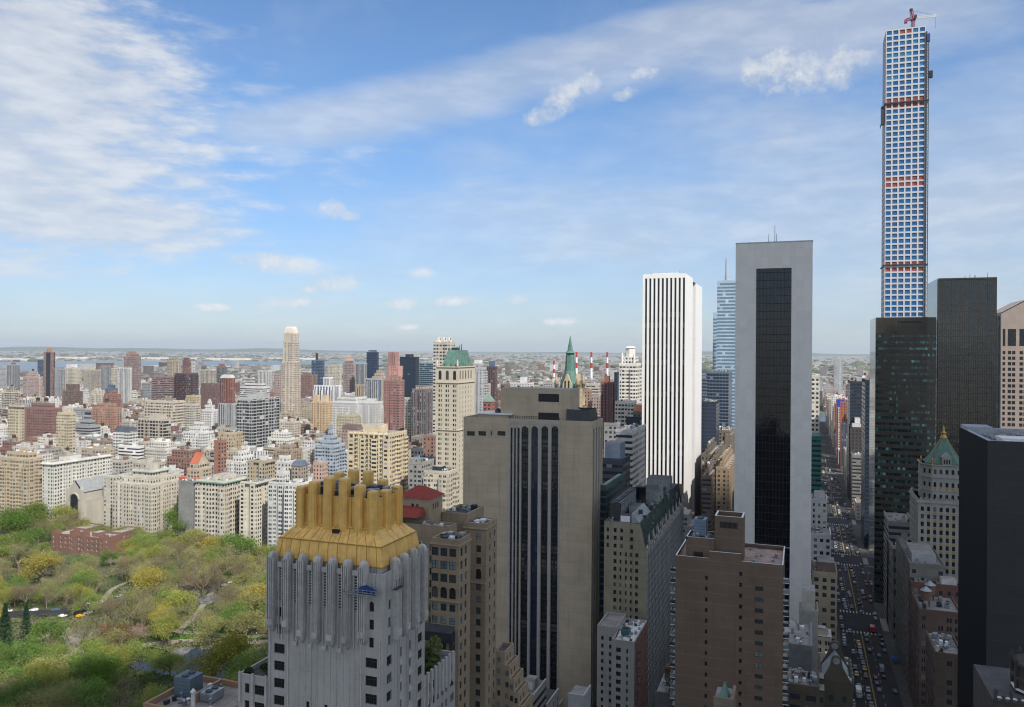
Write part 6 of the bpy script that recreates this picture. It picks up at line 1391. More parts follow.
b = MB(); zz = zat(PXx+4, p0_, 455, 350); b.frustum(rect(PXx+1.5, pxe-1.5, p0_+1.2, p1_-3.2), pzz-.4, rect(PXx+6, pxe-7, p0_+3.0, p1_-6.5), zz, M_GREENCU, top=M_GREENCU); mo = b.build('roof', pt_, label='green copper mansard roof')
b = MB()
for k in range(4): x = PXx+3.5+k*4; b.box(x, x+1.2, p0_+.9, p0_+3, pzz, pzz+2.6, M_GREENCU)
for k in range(2): y = p1_-6.5-k*5; b.box(PXx+1.2, PXx+4, y-.7, y+.7, pzz, pzz+2.6, M_GREENCU)
b.build('dormers', mo)
b = MB()
for k in range(3): b.tube((PXx+9+k*4, p0_+5, zz), (PXx+9+k*4, p0_+5, zz+2.5+k), .4, .2, M_DMETAL, 5)
b.box(PXx+8, PXx+12, p0_+5, p0_+9, zz, zz+1.8, M_DMETAL); b.build('chimneys', mo)
mid('white_tower_behind', 'white and grey tower right behind the green mansard tower', U, 900, 470, 482, 486.5, 364, 405, 'lgrey', F_PAIR, steps=[(3, 5)], extras=[('hut', .1, .9, .1, .9, 5, 'white')])
mid('dark_brown_tower', 'dark purplish brown tower with a blue roof box right of the white and grey tower', U, 1000, 486.5, 495, 497.5, 367, 404, (.12, .075, .075), F_STR, extras=[('hut', .2, .7, .2, .8, 8, 'blue')])
mid('cream_slim_house', 'slim cream house wedged between the white-grey and purplish towers', B_, 950, 483, 489, 490.5, 384, 404, 'cream', F_PUNCH)
mid('green_turret_house', 'small house with a green pointed roof just left above the arched slab roof', B_, 640, 483, 491, 494, 402, 408, (.3, .12, .1), F_PUNCH, extras=[('hip', 6, GRN, .4)], dep=10)
mid('white_low_skyline_block', 'white low block with two raised centre boxes on the skyline above the slab penthouse', B_, 1500, 510.5, 531, 534, 383, 390, 'white', F_PUNCH, extras=[('hut', .1, .8, .3, .55, 12, 'white')])
# church-like hotel tower with green spire
sX = 540.0; sy_ = lambda p: yW(sX, p, 390)
M_SHN = masonry('buff_brick', (0.44, 0.36, 0.25), course=3.5, line=.05, var=.1, streak=.1)
v0, v1 = sy_(577.5), sy_(556.5); vz = zat(sX, v0, 568, 389); vxe = sX+(v1-v0)
sh_ = thing('green_spired_tower', 'buff stone hotel tower with gothic corner gables and a needle-like green copper spire', U, (sX, v0, 0)); keep(sX, vxe, v0, v1, 556, 584, 414)
wn = Win(); vw = v1-v0
block(sh_, sX, vxe, v0, v1, 0, vz, M_SHN, grid_holes([(vw*f, 1.1) for f in (.2, .5, .8)], rows(vz-3, 3.6, 6, 1.9), 'sash', FG), grid_holes([(vw*f, 1.1) for f in (.2, .5, .8)], rows(vz-3, 3.6, 6, 1.9), 'sash', FG), None, wn, ph=.5); wn.emit(sh_)
cxs, cys = sX+vw/2, (v0+v1)/2; zs1 = zat(cxs, cys, 568, 372); zs2 = zat(cxs, cys, 568, 353); zs3 = zat(cxs, cys, 569, 335.5)
b = MB(); o8 = lambda r: octa(r, cxs, cys, .5)
b.frustum(o8(vw*.47), vz-.4, o8(vw*.22), zs1+1, M_GREENCU); b.frustum(o8(vw*.22), zs1+1, o8(vw*.17), zs2, M_GREENCU); b.frustum(o8(vw*.24), zs2, o8(vw*.13), zs2+1.4, M_GREENCU, top=M_GREENCU); b.frustum(o8(vw*.12), zs2+1.4, o8(.12), zs3, M_GREENCU); b.build('spire', sh_, label='green copper spire')
b = MB()
for sx_, sy2 in ((0, 0), (0, 1), (1, 0), (1, 1)):
    x, y = sX+sx_*vw, v0+sy2*vw; b.lathe(x, y, [(1.5, vz-12), (1.5, vz+3), (1.9, vz+3.2), (.15, vz+9)], M_SHN, 8)
for (fx, fy, dx_, dy__) in ((0, .5, 0, 1), (.5, 0, 1, 0)):
    x, y = sX+fx*vw, v0+fy*vw; hw = 3.2
    P_ = [(x-dx_*hw, y-dy__*hw, vz-.2), (x+dx_*hw, y+dy__*hw, vz-.2), (x+dx_*hw, y+dy__*hw, vz+3.5), (x, y, vz+10.5), (x-dx_*hw, y-dy__*hw, vz+3.5)]; Q_ = [(p[0]+(3 if dy__ else 0), p[1]+(3 if dx_ else 0), p[2]) for p in P_]
    b.mesh_faces(P_+Q_, [(0, 1, 2, 3, 4), (9, 8, 7, 6, 5), (2, 7, 8, 3), (3, 8, 9, 4), (0, 4, 9, 5), (1, 6, 7, 2)], M_SHN)
    for s in (-1.3, 1.3): q = (x+dx_*s, y+dy__*s); b.box(q[0]-.05-(.5 if dx_ else .08), q[0]+(.5 if dx_ else 0.05), q[1]-(.5 if dy__ else .13), q[1]+(.5 if dy__ else .05), vz+.8, vz+5.6, M_BLACK, bottom=True)
b.build('gables', sh_)
mid('red_brick_sliver', 'thin orange-red brick house right of the green spire tower', B_, 800, 584, 590, 592, 390, 416, 'orange', F_PUNCH)
mid('pale_office_strip', 'pale low house with strip windows under the striped chimneys', B_, 900, 586, 598, 602, 384, 400, 'cream', F_RIB)
mid('grey_pink_house', 'greyish pink house below the striped chimneys', B_, 820, 588, 599, 603, 396, 424, 'pink', F_PUNCH)
mid('maroon_chimney_tower', 'dark red brick tower with a raised stair shaft right below the rightmost striped chimney', U, 780, 600.5, 610.5, 613.5, 383, 424, (.22, .10, .09), F_STR, extras=[('hut', .2, .8, .3, .7, 7, 'red')])
mid('black_sliver_tower', 'thin black tower squeezed between the dark red tower and the white stepped tower', U, 820, 614, 617.5, 619, 373, 424, 'black', F_CURT)
mid('orange_roofed_house', 'house with an orange tiled roof between the white stepped tower and the striped marble tower', B_, 640, 633, 641, 643, 412, 418, 'dgrey', F_PUNCH, extras=[('hip', 5, (.45, .17, .07), .3)], dep=22)
mid('dark_glass_block', 'dark glass block below the orange tiled roof', B_, 630, 626, 640, 642, 418, 432, 'black', F_CURT)
o, r = mid('white_stepped_tower', 'white stone stepped tower with an octagonal cap left of the striped marble tower', U, 760, 619.3, 636, 639.5, 364, 402, (.66, .63, .56), F_WIDE, flr=3.6, dep=24)
x0, x1, y0, y1, z, c = r; b = MB(); w_ = y1-y0; b.box(x0+2, x1-2, y0+w_*.12, y1-w_*.12, z, z+7, F_WIDE, top=M_ROOF, bay=3, flr=3.5, tint=c, ttint=(.5, .5, .5)); b.lathe((x0+x1)/2, (y0+y1)/2, [(w_*.30, z+7), (w_*.28, z+15), (w_*.33, z+15.4), (w_*.22, z+17)], M_TINT, 8, tint=(.70, .67, .60), smooth=False)
for s in (.14, .86): b.lathe(x0+2, y0+w_*s, [(1.2, z), (1.0, z+9), (.1, z+11)], M_TINT, 8, tint=c)
b.build('crown', o, label='stepped octagonal crown')
mid('white_gridded_house', 'white gridded stone base block of windows below the white stepped tower', B_, 730, 615, 634, 640, 402, 434, (.60, .57, .50), F_WIDE, flr=3.6, dep=26)
mid('striped_grey_offices', 'pale grey offices with white and dark horizontal stripes beside the marble tower', B_, 480, 615.5, 632, 645, 431, 486, (.58, .58, .55), F_RIB, flr=3.7, extras=[('clut', 8)])
mid('blue_roofed_offices', 'dark banded office block topped by a pale blue-grey metal box', B_, 420, 601, 623, 630, 460, 492, (.075, .085, .11), F_RIB, flr=3.7, extras=[('hut', .05, .75, .15, .85, 9, 'bgrey'), ('acs', 2)])
mid('grey_plain_block', 'plain mid grey block wall behind the banded offices with the metal box', B_, 560, 604, 617, 620, 424, 452, (.24, .24, .24), F_PUNCH)
mid('green_glass_low_block', 'low green tinted block beside the cooling frame roof', B_, 345, 598.5, 606, 612, 487, 520, (.06, .11, .09), F_CURT, dep=40)
# glass towers between the marble tower and the frame tower
o, r = mid('banded_glass_tower', 'tall pale blue glass tower with fine horizontal bands and a mast', U, 930, 716.5, 748, 752, 281, 480, (.36, .47, .56), F_PALE, bay=3, flr=3.9)
b = MB(); b.tube((r[0]+10, yW(940, 726, 270), r[4]), (r[0]+10, yW(940, 726, 270), r[4]+27), 1.3, .45, M_METAL, 8); b.build('spire', o)
mid('banded_glass_shoulder', 'lower pale blue banded glass wing left of the masted glass tower', U, 925, 712.5, 716.3, 717, 313, 480, (.34, .45, .54), F_PALE, bay=3, flr=3.9, dep=30)
mid('grey_blue_slab', 'smooth grey-blue slab in front of the banded glass tower', B_, 800, 706.5, 728.5, 731, 372, 450, (.13, .16, .21), F_CURT, dep=40)
mid('banded_dark_slab', 'dark banded slab to the left of the smooth grey-blue slab', B_, 790, 701, 706, 706.4, 371, 450, (.10, .13, .18), F_RIB, dep=20)
mid('black_box_block', 'black glass box below the grey-blue slab', B_, 700, 701, 716, 719, 402.5, 446, 'black', F_CURT, dep=30)
mid('dark_stone_block', 'dark stone block right below the grey-blue slab', B_, 740, 714.5, 730, 735, 431, 446, (.18, .15, .12), F_PUNCH, dep=40)
for i, (pl, pc, pr_, yt, c_) in enumerate(((701, 712, 720, 446, (.13, .11, .085)), (709, 720, 729, 452, (.16, .13, .10)), (716, 727, 736, 458, (.30, .22, .14)), (702, 711, 716, 466, (.16, .12, .10)))):
    mid('terraced_apartment_house', ('tan terraced house in the gap between the two white towers, topmost', 'tan terraced house in the gap between the two white towers, one step down', 'brown terraced house touching the travertine tower in the gap', 'dark terraced building at the bottom of the gap by the marble tower')[i], B_, 640-i*25, pl, pc, pr_, yt, 515, c_, F_RIB if i == 3 else F_PUNCH, steps=[(3, 3.5), (3, 3.5)], extras=[('clut', 8)])
# fifth avenue row facing the park
mid('tan_terraced_apartments', 'large tan stone apartment house with planted terraces, leftmost whole house facing the park', B_, 515, 1, 28, 42, 453, 500, (.45, .37, .26), F_PAIR, bay=3.6, steps=[(3, 5)], extras=[('clut', 14), ('hut', .5, .8, .3, .6, 4)])
mid('edge_tan_house', 'tan apartment house cut by the left photo edge facing the park', B_, 515, -30, -1, 1, 458, 505, (.40, .33, .24), F_PUNCH)
mid('white_park_apartments', 'bright white apartment house with a long sunny side, left of the church', B_, 517, 42, 53, 100, 463, 502, (.60, .58, .52), F_PUNCH, bay=3.3, dep=62, extras=[('hut', .2, .5, .2, .6, 4), ('cornice', (.55, .53, .48)), ('clut', 12)])
mid('cream_avenue_block', 'big cream stone apartment block with crowded roof huts, right of the church', B_, 516, 114, 152.8, 178, 472, 526, (.52, .48, .40), F_PUNCH, bay=2.9, flr=3.3, dep=38, steps=[(4, 5), (6, 5)], extras=[('hut', .3, .6, .5, .62, 9, 'stone'), ('hut', .2, .5, .1, .3, 6, 'stone'), ('cornice', (.35, .45, .40)), ('clut', 10)])
o, r = mid('red_gabled_tower', 'stepped tan apartment tower with a bright red tiled gable roof and red awnings', B_, 523, 178, 197, 214, 470, 512, (.45, .38, .28), F_PAIR, bay=3.4, steps=[(2.5, 8), (2.5, 8)], dep=28)
x0, x1, y0, y1, z, c = r; b = MB(); xm = (x0+x1)/2
w4 = y1-y0
b.box(x0+2, x1-2, y0+1, y1-1, z, z+4, F_WIDE, top=M_ROOF, bay=3, flr=4, tint=c); 
b.mesh_faces([(x0+2, y0+.6, z+4), (x0+2, y1-.6, z+4), (xm, y0+.6, z+13), (xm, y1-.6, z+13), (x1-2, y0+.6, z+4), (x1-2, y1-.6, z+4)], [(0, 2, 3, 1), (2, 4, 5, 3)], M_TINT, (.40, .12, .075)); b.mesh_faces([(x0+2, y0+1, z+4), (x1-2, y0+1, z+4), (xm, y0+1, z+12.8)], [(0, 1, 2)], M_TINT, c); b.build('roof', o, label='bright red tiled gable roof')
for fy in (.12, .82): b = MB(); y = y0-5+fy*(w4+10); b.box(x0-6, x0-1, y-1.8, y+1.8, z-9, z-6, M_TINT, tint=(.50, .13, .08), bottom=True); b.build('awning', o, label='red awning')
mid('grey_blank_wall_house', 'blank grey party wall of a house right of the big cream block', B_, 514, 178.5, 194, 195, 482, 520, (.22, .22, .21), M_TINT, dep=12)
mid('palazzo_block', 'cream stone palazzo apartment house with a green copper cornice facing the park', B_, 513, 196, 224.5, 247, 481, 530, (.52, .48, .40), F_PUNCH, bay=3.2, flr=3.6, dep=34, extras=[('cornice', (.22, .38, .32)), ('hut', .2, .6, .2, .6, 4), ('clut', 16)])
mid('red_brown_house', 'red-brown brick house peeping out right of the red gabled tower', B_, 560, 214, 221, 226.5, 441, 470, (.29, .15, .11), F_PUNCH)
mid('white_terraces', 'white stepped apartment house right of the red-brown house', B_, 570, 228, 242, 259, 448, 476, 'white', F_PUNCH, steps=[(3, 4), (3, 4), (3, 4)], extras=[('clut', 8)])
mid('tan_cream_house', 'tan house with a cream east end behind the white stepped apartment house', B_, 640, 218, 232, 243, 433, 448, 'tan', F_PUNCH)
mid('tan_corniced_house', 'tan stone house with a heavy cornice behind the yellow-sided house', B_, 540, 248.5, 266, 275, 461, 482, (.40, .34, .25), F_PUNCH, extras=[('cornice', (.3, .28, .22)), ('hut', .3, .7, .2, .6, 4, 'white')])
mid('yellow_sided_house', 'white-fronted house with dark cornice and pale yellow side right of the palazzo', B_, 515, 240.8, 256, 268, 483, 528, (.58, .54, .44), F_PUNCH, dep=26, extras=[('cornice', (.08, .12, .12)), ('clut', 8)])
mid('grey_white_tower_house', 'grey-white stepped apartment tower left of the gold crown', B_, 512, 269, 284, 297, 474, 528, (.55, .55, .53), F_PAIR, steps=[(4, 7)], extras=[('hut', .2, .7, .3, .7, 4)])
mid('white_side_house', 'white apartment house directly behind the left end of the gold crown', B_, 508, 285, 300, 312, 484, 528, 'white', F_PAIR, extras=[('clut', 8), ('hut', .3, .6, .3, .7, 3)])
mid('cream_roof_tower', 'cream house with a white roof tower above the gold crown fins', B_, 560, 274, 288, 296, 457, 474, 'white', F_PUNCH, steps=[(3, 4)])
mid('brown_stepped_house', 'brown stepped house with roof gardens left of the blue-grey stepped tower', B_, 680, 274, 291, 302, 446, 462, (.34, .27, .20), F_PUNCH, steps=[(4, 4)], extras=[('clut', 10)])
mid('dark_mansard_house', 'house with a slate mansard roof behind the gold crown fins', B_, 560, 291.5, 301, 308, 466, 480, (.36, .31, .25), F_PUNCH, extras=[('hip', 4, (.10, .13, .18), .15)])
mid('pink_stucco_house', 'pink-beige stucco house right of the slate mansard house', B_, 570, 313, 322, 328, 463, 480, (.52, .36, .29), F_PUNCH)
mid('blue_grey_stepped_tower', 'blue-grey tapering stepped apartment tower with light window grid above the gold crown', U, 620, 316, 334, 345, 432, 478, (.34, .39, .45), F_WIDE, bay=3, steps=[(2.5, 4), (2.5, 4), (2.5, 4)], extras=[('hut', .15, .85, .2, .8, 6, 'bgrey')])
mid('purple_roofed_hall', 'long hall with a dark purplish roof behind the yellow tower', B_, 700, 342, 357, 363, 429, 434, (.4, .3, .25), F_PUNCH, rcol=(.14, .10, .11), extras=[('hip', 4, (.13, .095, .10), .1)])
o, r = mid('yellow_balcony_tower', 'sunlit yellow brick apartment tower with deep balconies behind the gold crown', U, 525, 349, 389.5, 408.5, 433.5, 505, (.58, .49, .34), F_WIDE, bay=3.3, flr=3.15, dep=27, extras=[('hut', .2, .7, .35, .75, 6), ('clut', 8)])
x0, x1, y0, y1, z, c = r; b = MB(); 
for k in range(9): y = y0+(y1-y0)*k/8; b.box(x0-1.1, x0, y-.45, y+.45, 20, z+.9, M_TINT, tint=c)
for k in range(24): b.box(x0-.9, x0-.01, y0, y1, z-3.15*k-.75, z-3.15*k, M_TINT, tint=c, bottom=True)
b.build('balcony_frames', o)
mid('grey_grid_house', 'grey gridded apartment house between the yellow tower and the cream hotel wing', B_, 500, 409, 421.5, 424, 463, 500, (.28, .27, .25), F_WIDE, dep=20)
mid('cream_hotel_wing', 'cream hotel wing with regular windows at the foot of the green mansard tower', B_, 500, 424.3, 447, 456, 472, 505, (.50, .45, .36), F_PAIR, extras=[('hut', .3, .7, .4, .8, 3, 'black'), ('clut', 6)], dep=18)
mid('brick_back_house', 'red-brown brick house left of the green mansard tower half way down', B_, 600, 423, 434, 437, 436, 466, (.30, .17, .13), F_PUNCH, extras=[('clut', 5)])
mid('white_flat_house', 'small white house between the yellow tower and the red-brown brick house', B_, 570, 411, 421, 423.5, 449, 466, 'white', F_PUNCH, extras=[('clut', 6)])
mid('blue_roofed_low_house', 'low house with a blue-grey roof in front of the small white house', B_, 530, 409, 434, 437, 459, 466, (.28, .27, .26), F_PUNCH, rcol=(.10, .17, .24), dep=16, extras=[('acs', 4)])
# church by the park
hX = 515.0; M_CHU = masonry('church_limestone', (0.43, 0.40, 0.34), course=3.0, line=.04, var=.08, streak=.1); M_SLATE = plain('slate_roof', (.25, .26, .265), .7, var=.2, scale=.3)
h0_, h1_ = yW(hX, 81.5, 500), yW(hX, 67.5, 500); hz0 = zat(hX, h0_, 80, 492); hzp = zat(hX, h0_, 75, 481.5)
ch = thing('temple', 'limestone temple with a great arched gable front and grey slate roof facing the park', 'church', (hX, h0_, 0)); keep(hX, hX+46, h0_-8, h1_, 66, 116, 515)
b = MB(); ym = (h0_+h1_)/2; hw = h1_-h0_
b.box(hX, hX+45, h0_, h1_, 0, hz0, M_CHU); b.mesh_faces([(hX, h0_, hz0), (hX, h1_, hz0), (hX, ym, hzp), (hX+45, h0_, hz0), (hX+45, h1_, hz0), (hX+45, ym, hzp)], [(0, 2, 1), (3, 4, 5)], M_CHU)
b.box(hX+5, hX+44, h0_-7, h0_, 0, hz0-8, M_CHU, top=M_SLATE)
for k in range(6): b.box(hX+7+k*6.5, hX+8.4+k*6.5, h0_-7.8, h0_-7, 0, hz0-6, M_CHU)
b.build('wall', ch)
b = MB(); b.mesh_faces([(hX+1, h0_-.8, hz0-.4), (hX+45, h0_-.8, hz0-.4), (hX+1, ym, hzp+.5), (hX+45, ym, hzp+.5), (hX+1, h1_+.8, hz0-.4), (hX+45, h1_+.8, hz0-.4)], [(0, 1, 3, 2), (2, 3, 5, 4)], M_SLATE); b.build('roof', ch)
b = MB(); r = hw*.30; za_ = hz0-r-2
for k, (rr_, dd) in enumerate(((1.0, -.05), (.88, -.35))):
    pts = [(hX+dd, ym-r*rr_, 3), (hX+dd, ym-r*rr_, za_)]
    pts = [(hX+dd, ym+r*rr_, 3), (hX+dd, ym-r*rr_, 3)] + [(hX+dd, ym-r*rr_*cos(pi*i/10), za_+r*rr_*sin(pi*i/10)) for i in range(11)]
    b.face(pts, M_CHU if k == 0 else M_BLACK)
for i in range(10):
    a0, a1 = pi*i/10, pi*(i+1)/10; b.face([(hX-.9, ym-r*cos(a0), za_+r*sin(a0)), (hX-.9, ym-r*cos(a1), za_+r*sin(a1)), (hX-.9, ym-r*1.2*cos(a1), za_+r*1.2*sin(a1)), (hX-.9, ym-r*1.2*cos(a0), za_+r*1.2*sin(a0))], M_CHU); b.face([(hX-.9, ym-r*1.2*cos(a0), za_+r*1.2*sin(a0)), (hX-.9, ym-r*1.2*cos(a1), za_+r*1.2*sin(a1)), (hX, ym-r*1.2*cos(a1), za_+r*1.2*sin(a1)), (hX, ym-r*1.2*cos(a0), za_+r*1.2*sin(a0))], M_CHU)
b.build('arch', ch)
b = MB()
for s in (h0_+.2, h1_-.2): b.box(hX-.8, hX+1.6, s-1.2, s+1.2, 0, hz0+2, M_CHU); b.frustum(rect(hX-.8, hX+1.6, s-1.2, s+1.2), hz0+2, rect(hX+.3, hX+.5, s-.1, s+.1), hz0+5, M_CHU)
b.build('buttresses', ch)
mid('church_annex', 'pale stone house with tall windows attached to the right side of the church', B_, 530, 103.5, 113, 115, 476, 512, (.50, .47, .40), F_PUNCH, dep=20)
# striped power station chimneys and the lone chimney
def chimney(px, yt, yb, X, label, stripes, r=2.6, cols=None):
    y = yW(X, px, 370); zt = zat(X, y, px, yt); zb = 40
    o = thing('smokestack', label, 'chimney', (X, y, 0), 'red and white striped power station chimneys' if stripes else None)
    if stripes:
        n = 4; seg_ = (zt-zb)/2/n; z = zt
        for k in range(n):
            b = MB(); b.lathe(X, y, [(r*(1.0+.1*k), z-seg_), (r*(.97+.1*k), z)], M_RED if k % 2 == 0 else M_WHITE, 12); b.build('band', o); z -= seg_
        b = MB(); b.lathe(X, y, [(r*2.0, 0), (r*1.4, z)], M_WHITE, 12); b.build('shaft', o)
    else: b = MB(); b.lathe(X, y, [(r*1.5, 0), (r, zt-3), (r*1.25, zt-3), (r*1.2, zt)], plain('buff_chimney_brick', (.40, .27, .19), .9), 12); b.build('shaft', o)
    return o
chimney(554, 360.5, 382, 1980, 'shortest red and white striped chimney left of the green spire', True, 2.3)
chimney(576.5, 352, 378, 1980, 'striped red and white chimney immediately right of the green spire', True, 2.5)
chimney(591.3, 352, 378, 1980, 'middle red and white striped chimney in the gap right of the green spire', True, 2.5)
chimney(607.2, 352, 378, 1980, 'rightmost red and white striped chimney above the dark red brick tower', True, 2.5)
chimney(316.8, 352.5, 378, 1700, 'lone slender buff chimney left of the big white stepped slab', False, 2.9)
# down the cross-town street, right of the frame tower
def ns(name, label, cat, X, px0, px1, yt, yb, c, fac, side, dep, **kw):
    """building on the north ('n') or south ('s') side of the street"""
    lat = (CY+15.5, ) if side == 'n' else (CY-15.5,)
    py = (yt+yb)/2
    if side == 'n': y0 = max(yW(X, px1, py), CY+15.3); y1 = yW(X, px0, py)
    else: y1 = min(yW(X, px0, py), CY-15.3); y0 = yW(X, px1, py)
    if y1-y0 < 6: 
        if side == 'n': y1 = y0+14
        else: y0 = y1-14
    zt = zat(X, (y0+y1)/2, (px0+px1)/2, yt); b = MB(); off = (rnd.randint(0, 900), rnd.randint(0, 900)+.3)
    cc2 = LUM[c] if isinstance(c, str) else c
    b.box(X, X+dep, y0, y1, 0, zt, fac, top=M_ROOF, bay=kw.get('bay', 3.3), flr=kw.get('flr', 3.5), tint=cc2, ttint=(.25, .24, .23), off=off)
    for r_ in ((X-.12, X+.5, y0-.12, y1+.12), (X+.5, X+dep, y0-.12, y0+.5), (X+.5, X+dep, y1-.5, y1+.12)): b.box(*r_, zt-.9, zt+.9, M_TINT, tint=cc2, bottom=True)
    o = b.build(name); tag(o, label, cat); add_roof(o, X, X+dep, y0, y1, zt, cc2, kw.get('extras', ()))
    HERO_BOX.append((X-2, X+dep+2, y0-2, y1+2)); PROT.append((px0, px1, yb, X)); FOOT.append(dict(o=o, box=(X, X+dep, y0, y1, zt), lab=True)); return o, (X, X+dep, y0, y1, zt, cc2)
ns('cream_corner_tower', 'slim cream tower with square windows just right of the travertine frame tower', U, 660, 806, 819.5, 376, 436, (.60, .57, .50), F_WIDE, 'n', 30)
ns('green_netted_building', 'building wrapped in green scaffold netting on the left side of the street canyon', B_, 610, 806, 821, 437, 480, (.04, .20, .16), F_RIB, 'n', 28)
ns('white_corner_house', 'white stone corner house with small square windows on the left street side', B_, 520, 806, 827, 500, 540, (.55, .55, .53), F_PUNCH, 'n', 18, extras=[('hut', .2, .7, .1, .6, 4)])
ns('white_street_house', 'lower white house with green shop front in front of the white corner house', B_, 478, 806, 831, 535, 570, (.58, .60, .59), F_PUNCH, 'n', 20)
o, r = ns('tan_street_house', 'tan house with two window columns between the street and the travertine tower', B_, 402, 812, 837, 574, 640, (.33, .275, .19), F_PUNCH, 'n', 22, bay=3.6, extras=[('hut', .1, .6, .1, .8, 5, 'brown'), ('clut', 5)])
ns('black_street_tower', 'black glass tower on the right side of the street canyon before the banded tower', U, 690, 862.5, 874, 381, 560, 'black', F_CURT, 's', 40)
ns('dark_box_tower', 'dark slab with a pale grey upper box on the right street side', U, 905, 845.5, 863, 382, 500, (.05, .045, .05), F_CURT, 's', 50, extras=[('hut', 0, .6, .02, .52, 4, 'grey')])
ns('white_terraced_street_house', 'white stepped terraces of a dark house low on the right street side', B_, 880, 846, 862, 428, 480, (.07, .06, .055), F_PUNCH, 's', 40, extras=[('hut', 0, .3, .1, .9, 4, 'white'), ('hut', .3, .7, .1, .6, 9, 'white')])
ns('striped_street_house', 'dark street house with pale horizontal balcony bands', B_, 858, 847.5, 864, 456, 505, (.22, .21, .20), F_RIB, 's', 30)
for (px0, px1, yt, X, c, lb_) in ((836, 841, 400, 1290, (.30, .14, .10), 'thin red-brown building deep in the street canyon'), (840.5, 846, 402, 1140, (.42, .13, .06), 'bright orange-red building front deep in the street canyon'), (838, 843, 408, 1225, (.50, .44, .34), 'cream building slice deep in the street canyon'), (841, 846.5, 424, 1105, (.07, .09, .13), 'dark blue building low in the street canyon')):
    ns('canyon_house', lb_, B_, X, px0, px1, yt, 450, c, F_PUNCH, 's', 14)
o = ns('blue_netted_building', 'building top wrapped in vivid blue netting deep in the street canyon', B_, 1240, 837, 844.5, 400, 410, (.02, .06, .42), M_TINT, 's', 14)
mid('far_grey_tower', 'pale grey tower far beyond the end of the street canyon', U, 2600, 832, 834, 843, 359, 378, 'lgrey', F_PUNCH, dep=40)
mid('far_red_roof_hall', 'low red brick hall far beyond the street canyon', B_, 2300, 824, 825, 838, 389, 396, 'pink', F_PUNCH, dep=60)
# near south side of the street
o, r = ns('striped_modern_house', 'pale modern house with long window strips left of the green roofed stone tower', B_, 500, 888, 914, 523, 552, (.26, .26, .255), F_RIB, 's', 30, extras=[('clut', 6)])
ns('beige_corner_store', 'plain beige stone building with dark openings below the striped modern house', B_, 478, 882, 916, 551, 640, (.20, .19, .17), F_WIDE, 's', 30, bay=5, flr=6)
ns('long_beige_house', 'long beige building with a sunken roof running along the right street side', B_, 405, 891, 945, 566, 640, (.20, .185, .165), F_PUNCH, 's', 58, extras=[('clut', 16), ('hut', .1, .5, .2, .9, 4, 'lgrey')])
o, r = ns('brick_tank_house', 'brown brick house with a pale conical roofed water tank pair on its roof', B_, 372, 915, 962, 613, 700, (.14, .09, .07), F_PAIR, 's', 24, extras=[('acs', 7)])
x0, x1, y0, y1, z, c = r
for fx, fy in ((.35, .78), (.75, .6)):
    b = MB(); tx_, ty_ = x0+(x1-x0)*fx, y0+(y1-y0)*fy; b.lathe(tx_, ty_, [(2.0, z+2.6), (2.1, z+6.6)], M_WOOD, 12); b.lathe(tx_, ty_, [(2.3, z+6.6), (.05, z+8.4)], M_METAL, 12)
    for s1_ in (-1.2, 1.2):
        for s2_ in (-1.2, 1.2): b.tube((tx_+s1_, ty_+s2_, z), (tx_+s1_, ty_+s2_, z+2.7), .12, .12, M_DMETAL, 4)
    b.build('water_tank', o)
o, r = ns('red_brick_parapet_house', 'red-brown brick house with a white coped parapet behind the tank house', B_, 398, 905, 962, 586, 613, (.17, .085, .065), F_PUNCH, 's', 8, extras=[('hut', .1, .9, .1, .4, 3, 'white')])
ns('near_brown_house', 'nearest brown brick house with a broken cluttered roof left of the charcoal tower', B_, 330, 931.5, 964, 656, 707, (.11, .08, .062), F_PUNCH, 's', 24, extras=[('clut', 22)])
# buildings between brown slab and street, bottom centre
o, r = ns('gabled_brown_house', 'brown house with two curved gables and round windows at the bottom by the street', B_, 262, 819.5, 853, 684, 707, (.10, .085, .062), M_TINT, 'n', 22)
x0, x1, y0, y1, z, c = r; ym = (y0+y1)/2; w_ = y1-y0
for k, dx_ in enumerate((0, 13)):
    b = MB(); n = 8; rr_ = w_*.16; zt_ = z+7.0
    out_ = [(y1, z-.02), (y0, z-.02), (y0+w_*.10, z+1.5), (ym-rr_*1.25, z+5.0)] + [(ym-rr_*cos(pi*i/n), zt_+rr_*sin(pi*i/n)) for i in range(n+1)] + [(ym+rr_*1.25, z+5.0), (y1-w_*.10, z+1.5)]
    vs = [(x0+dx_, y, zz_) for y, zz_ in out_] + [(x0+dx_+.9, y, zz_) for y, zz_ in out_]; N_ = len(out_)
    b.mesh_faces(vs, [tuple(range(N_)), tuple(reversed(range(N_, 2*N_)))] + [(i, N_+i, N_+(i+1) % N_, (i+1) % N_) for i in range(N_)], M_TINT, (.115, .098, .07))
    b.mesh_faces([(x0+dx_-.06, ym-rr_*.7*cos(2*pi*i/12), zt_+rr_*.7*sin(2*pi*i/12)) for i in range(12)], [tuple(range(12))], M_METAL)
    b.build('gable', o)
b = MB(); b.mesh_faces([(x0+.9, y0+.3, z), (x0+13, y0+.3, z), (x0+.9, ym, z+6.0), (x0+13, ym, z+6.0), (x0+.9, y1-.3, z), (x0+13, y1-.3, z)], [(0, 1, 3, 2), (2, 3, 5, 4)], M_METAL); b.build('roof', o)
b = MB()
for k in range(5): b.box(x0+2+k*3.6, x0+4.4+k*3.6, y0-.4, y0-.05, z-2.5, z+1.5, M_GREENCU, bottom=True)
b.build('shop_bays', o)
for k in (0,): b = MB(); [b.box(x0-.08, x0-.02, y0+w_*f-.6, y0+w_*f+.6, z-5.2, z-3.4, M_GLASSB, bottom=True) for f in (.25, .65)]; b.build('window', o)
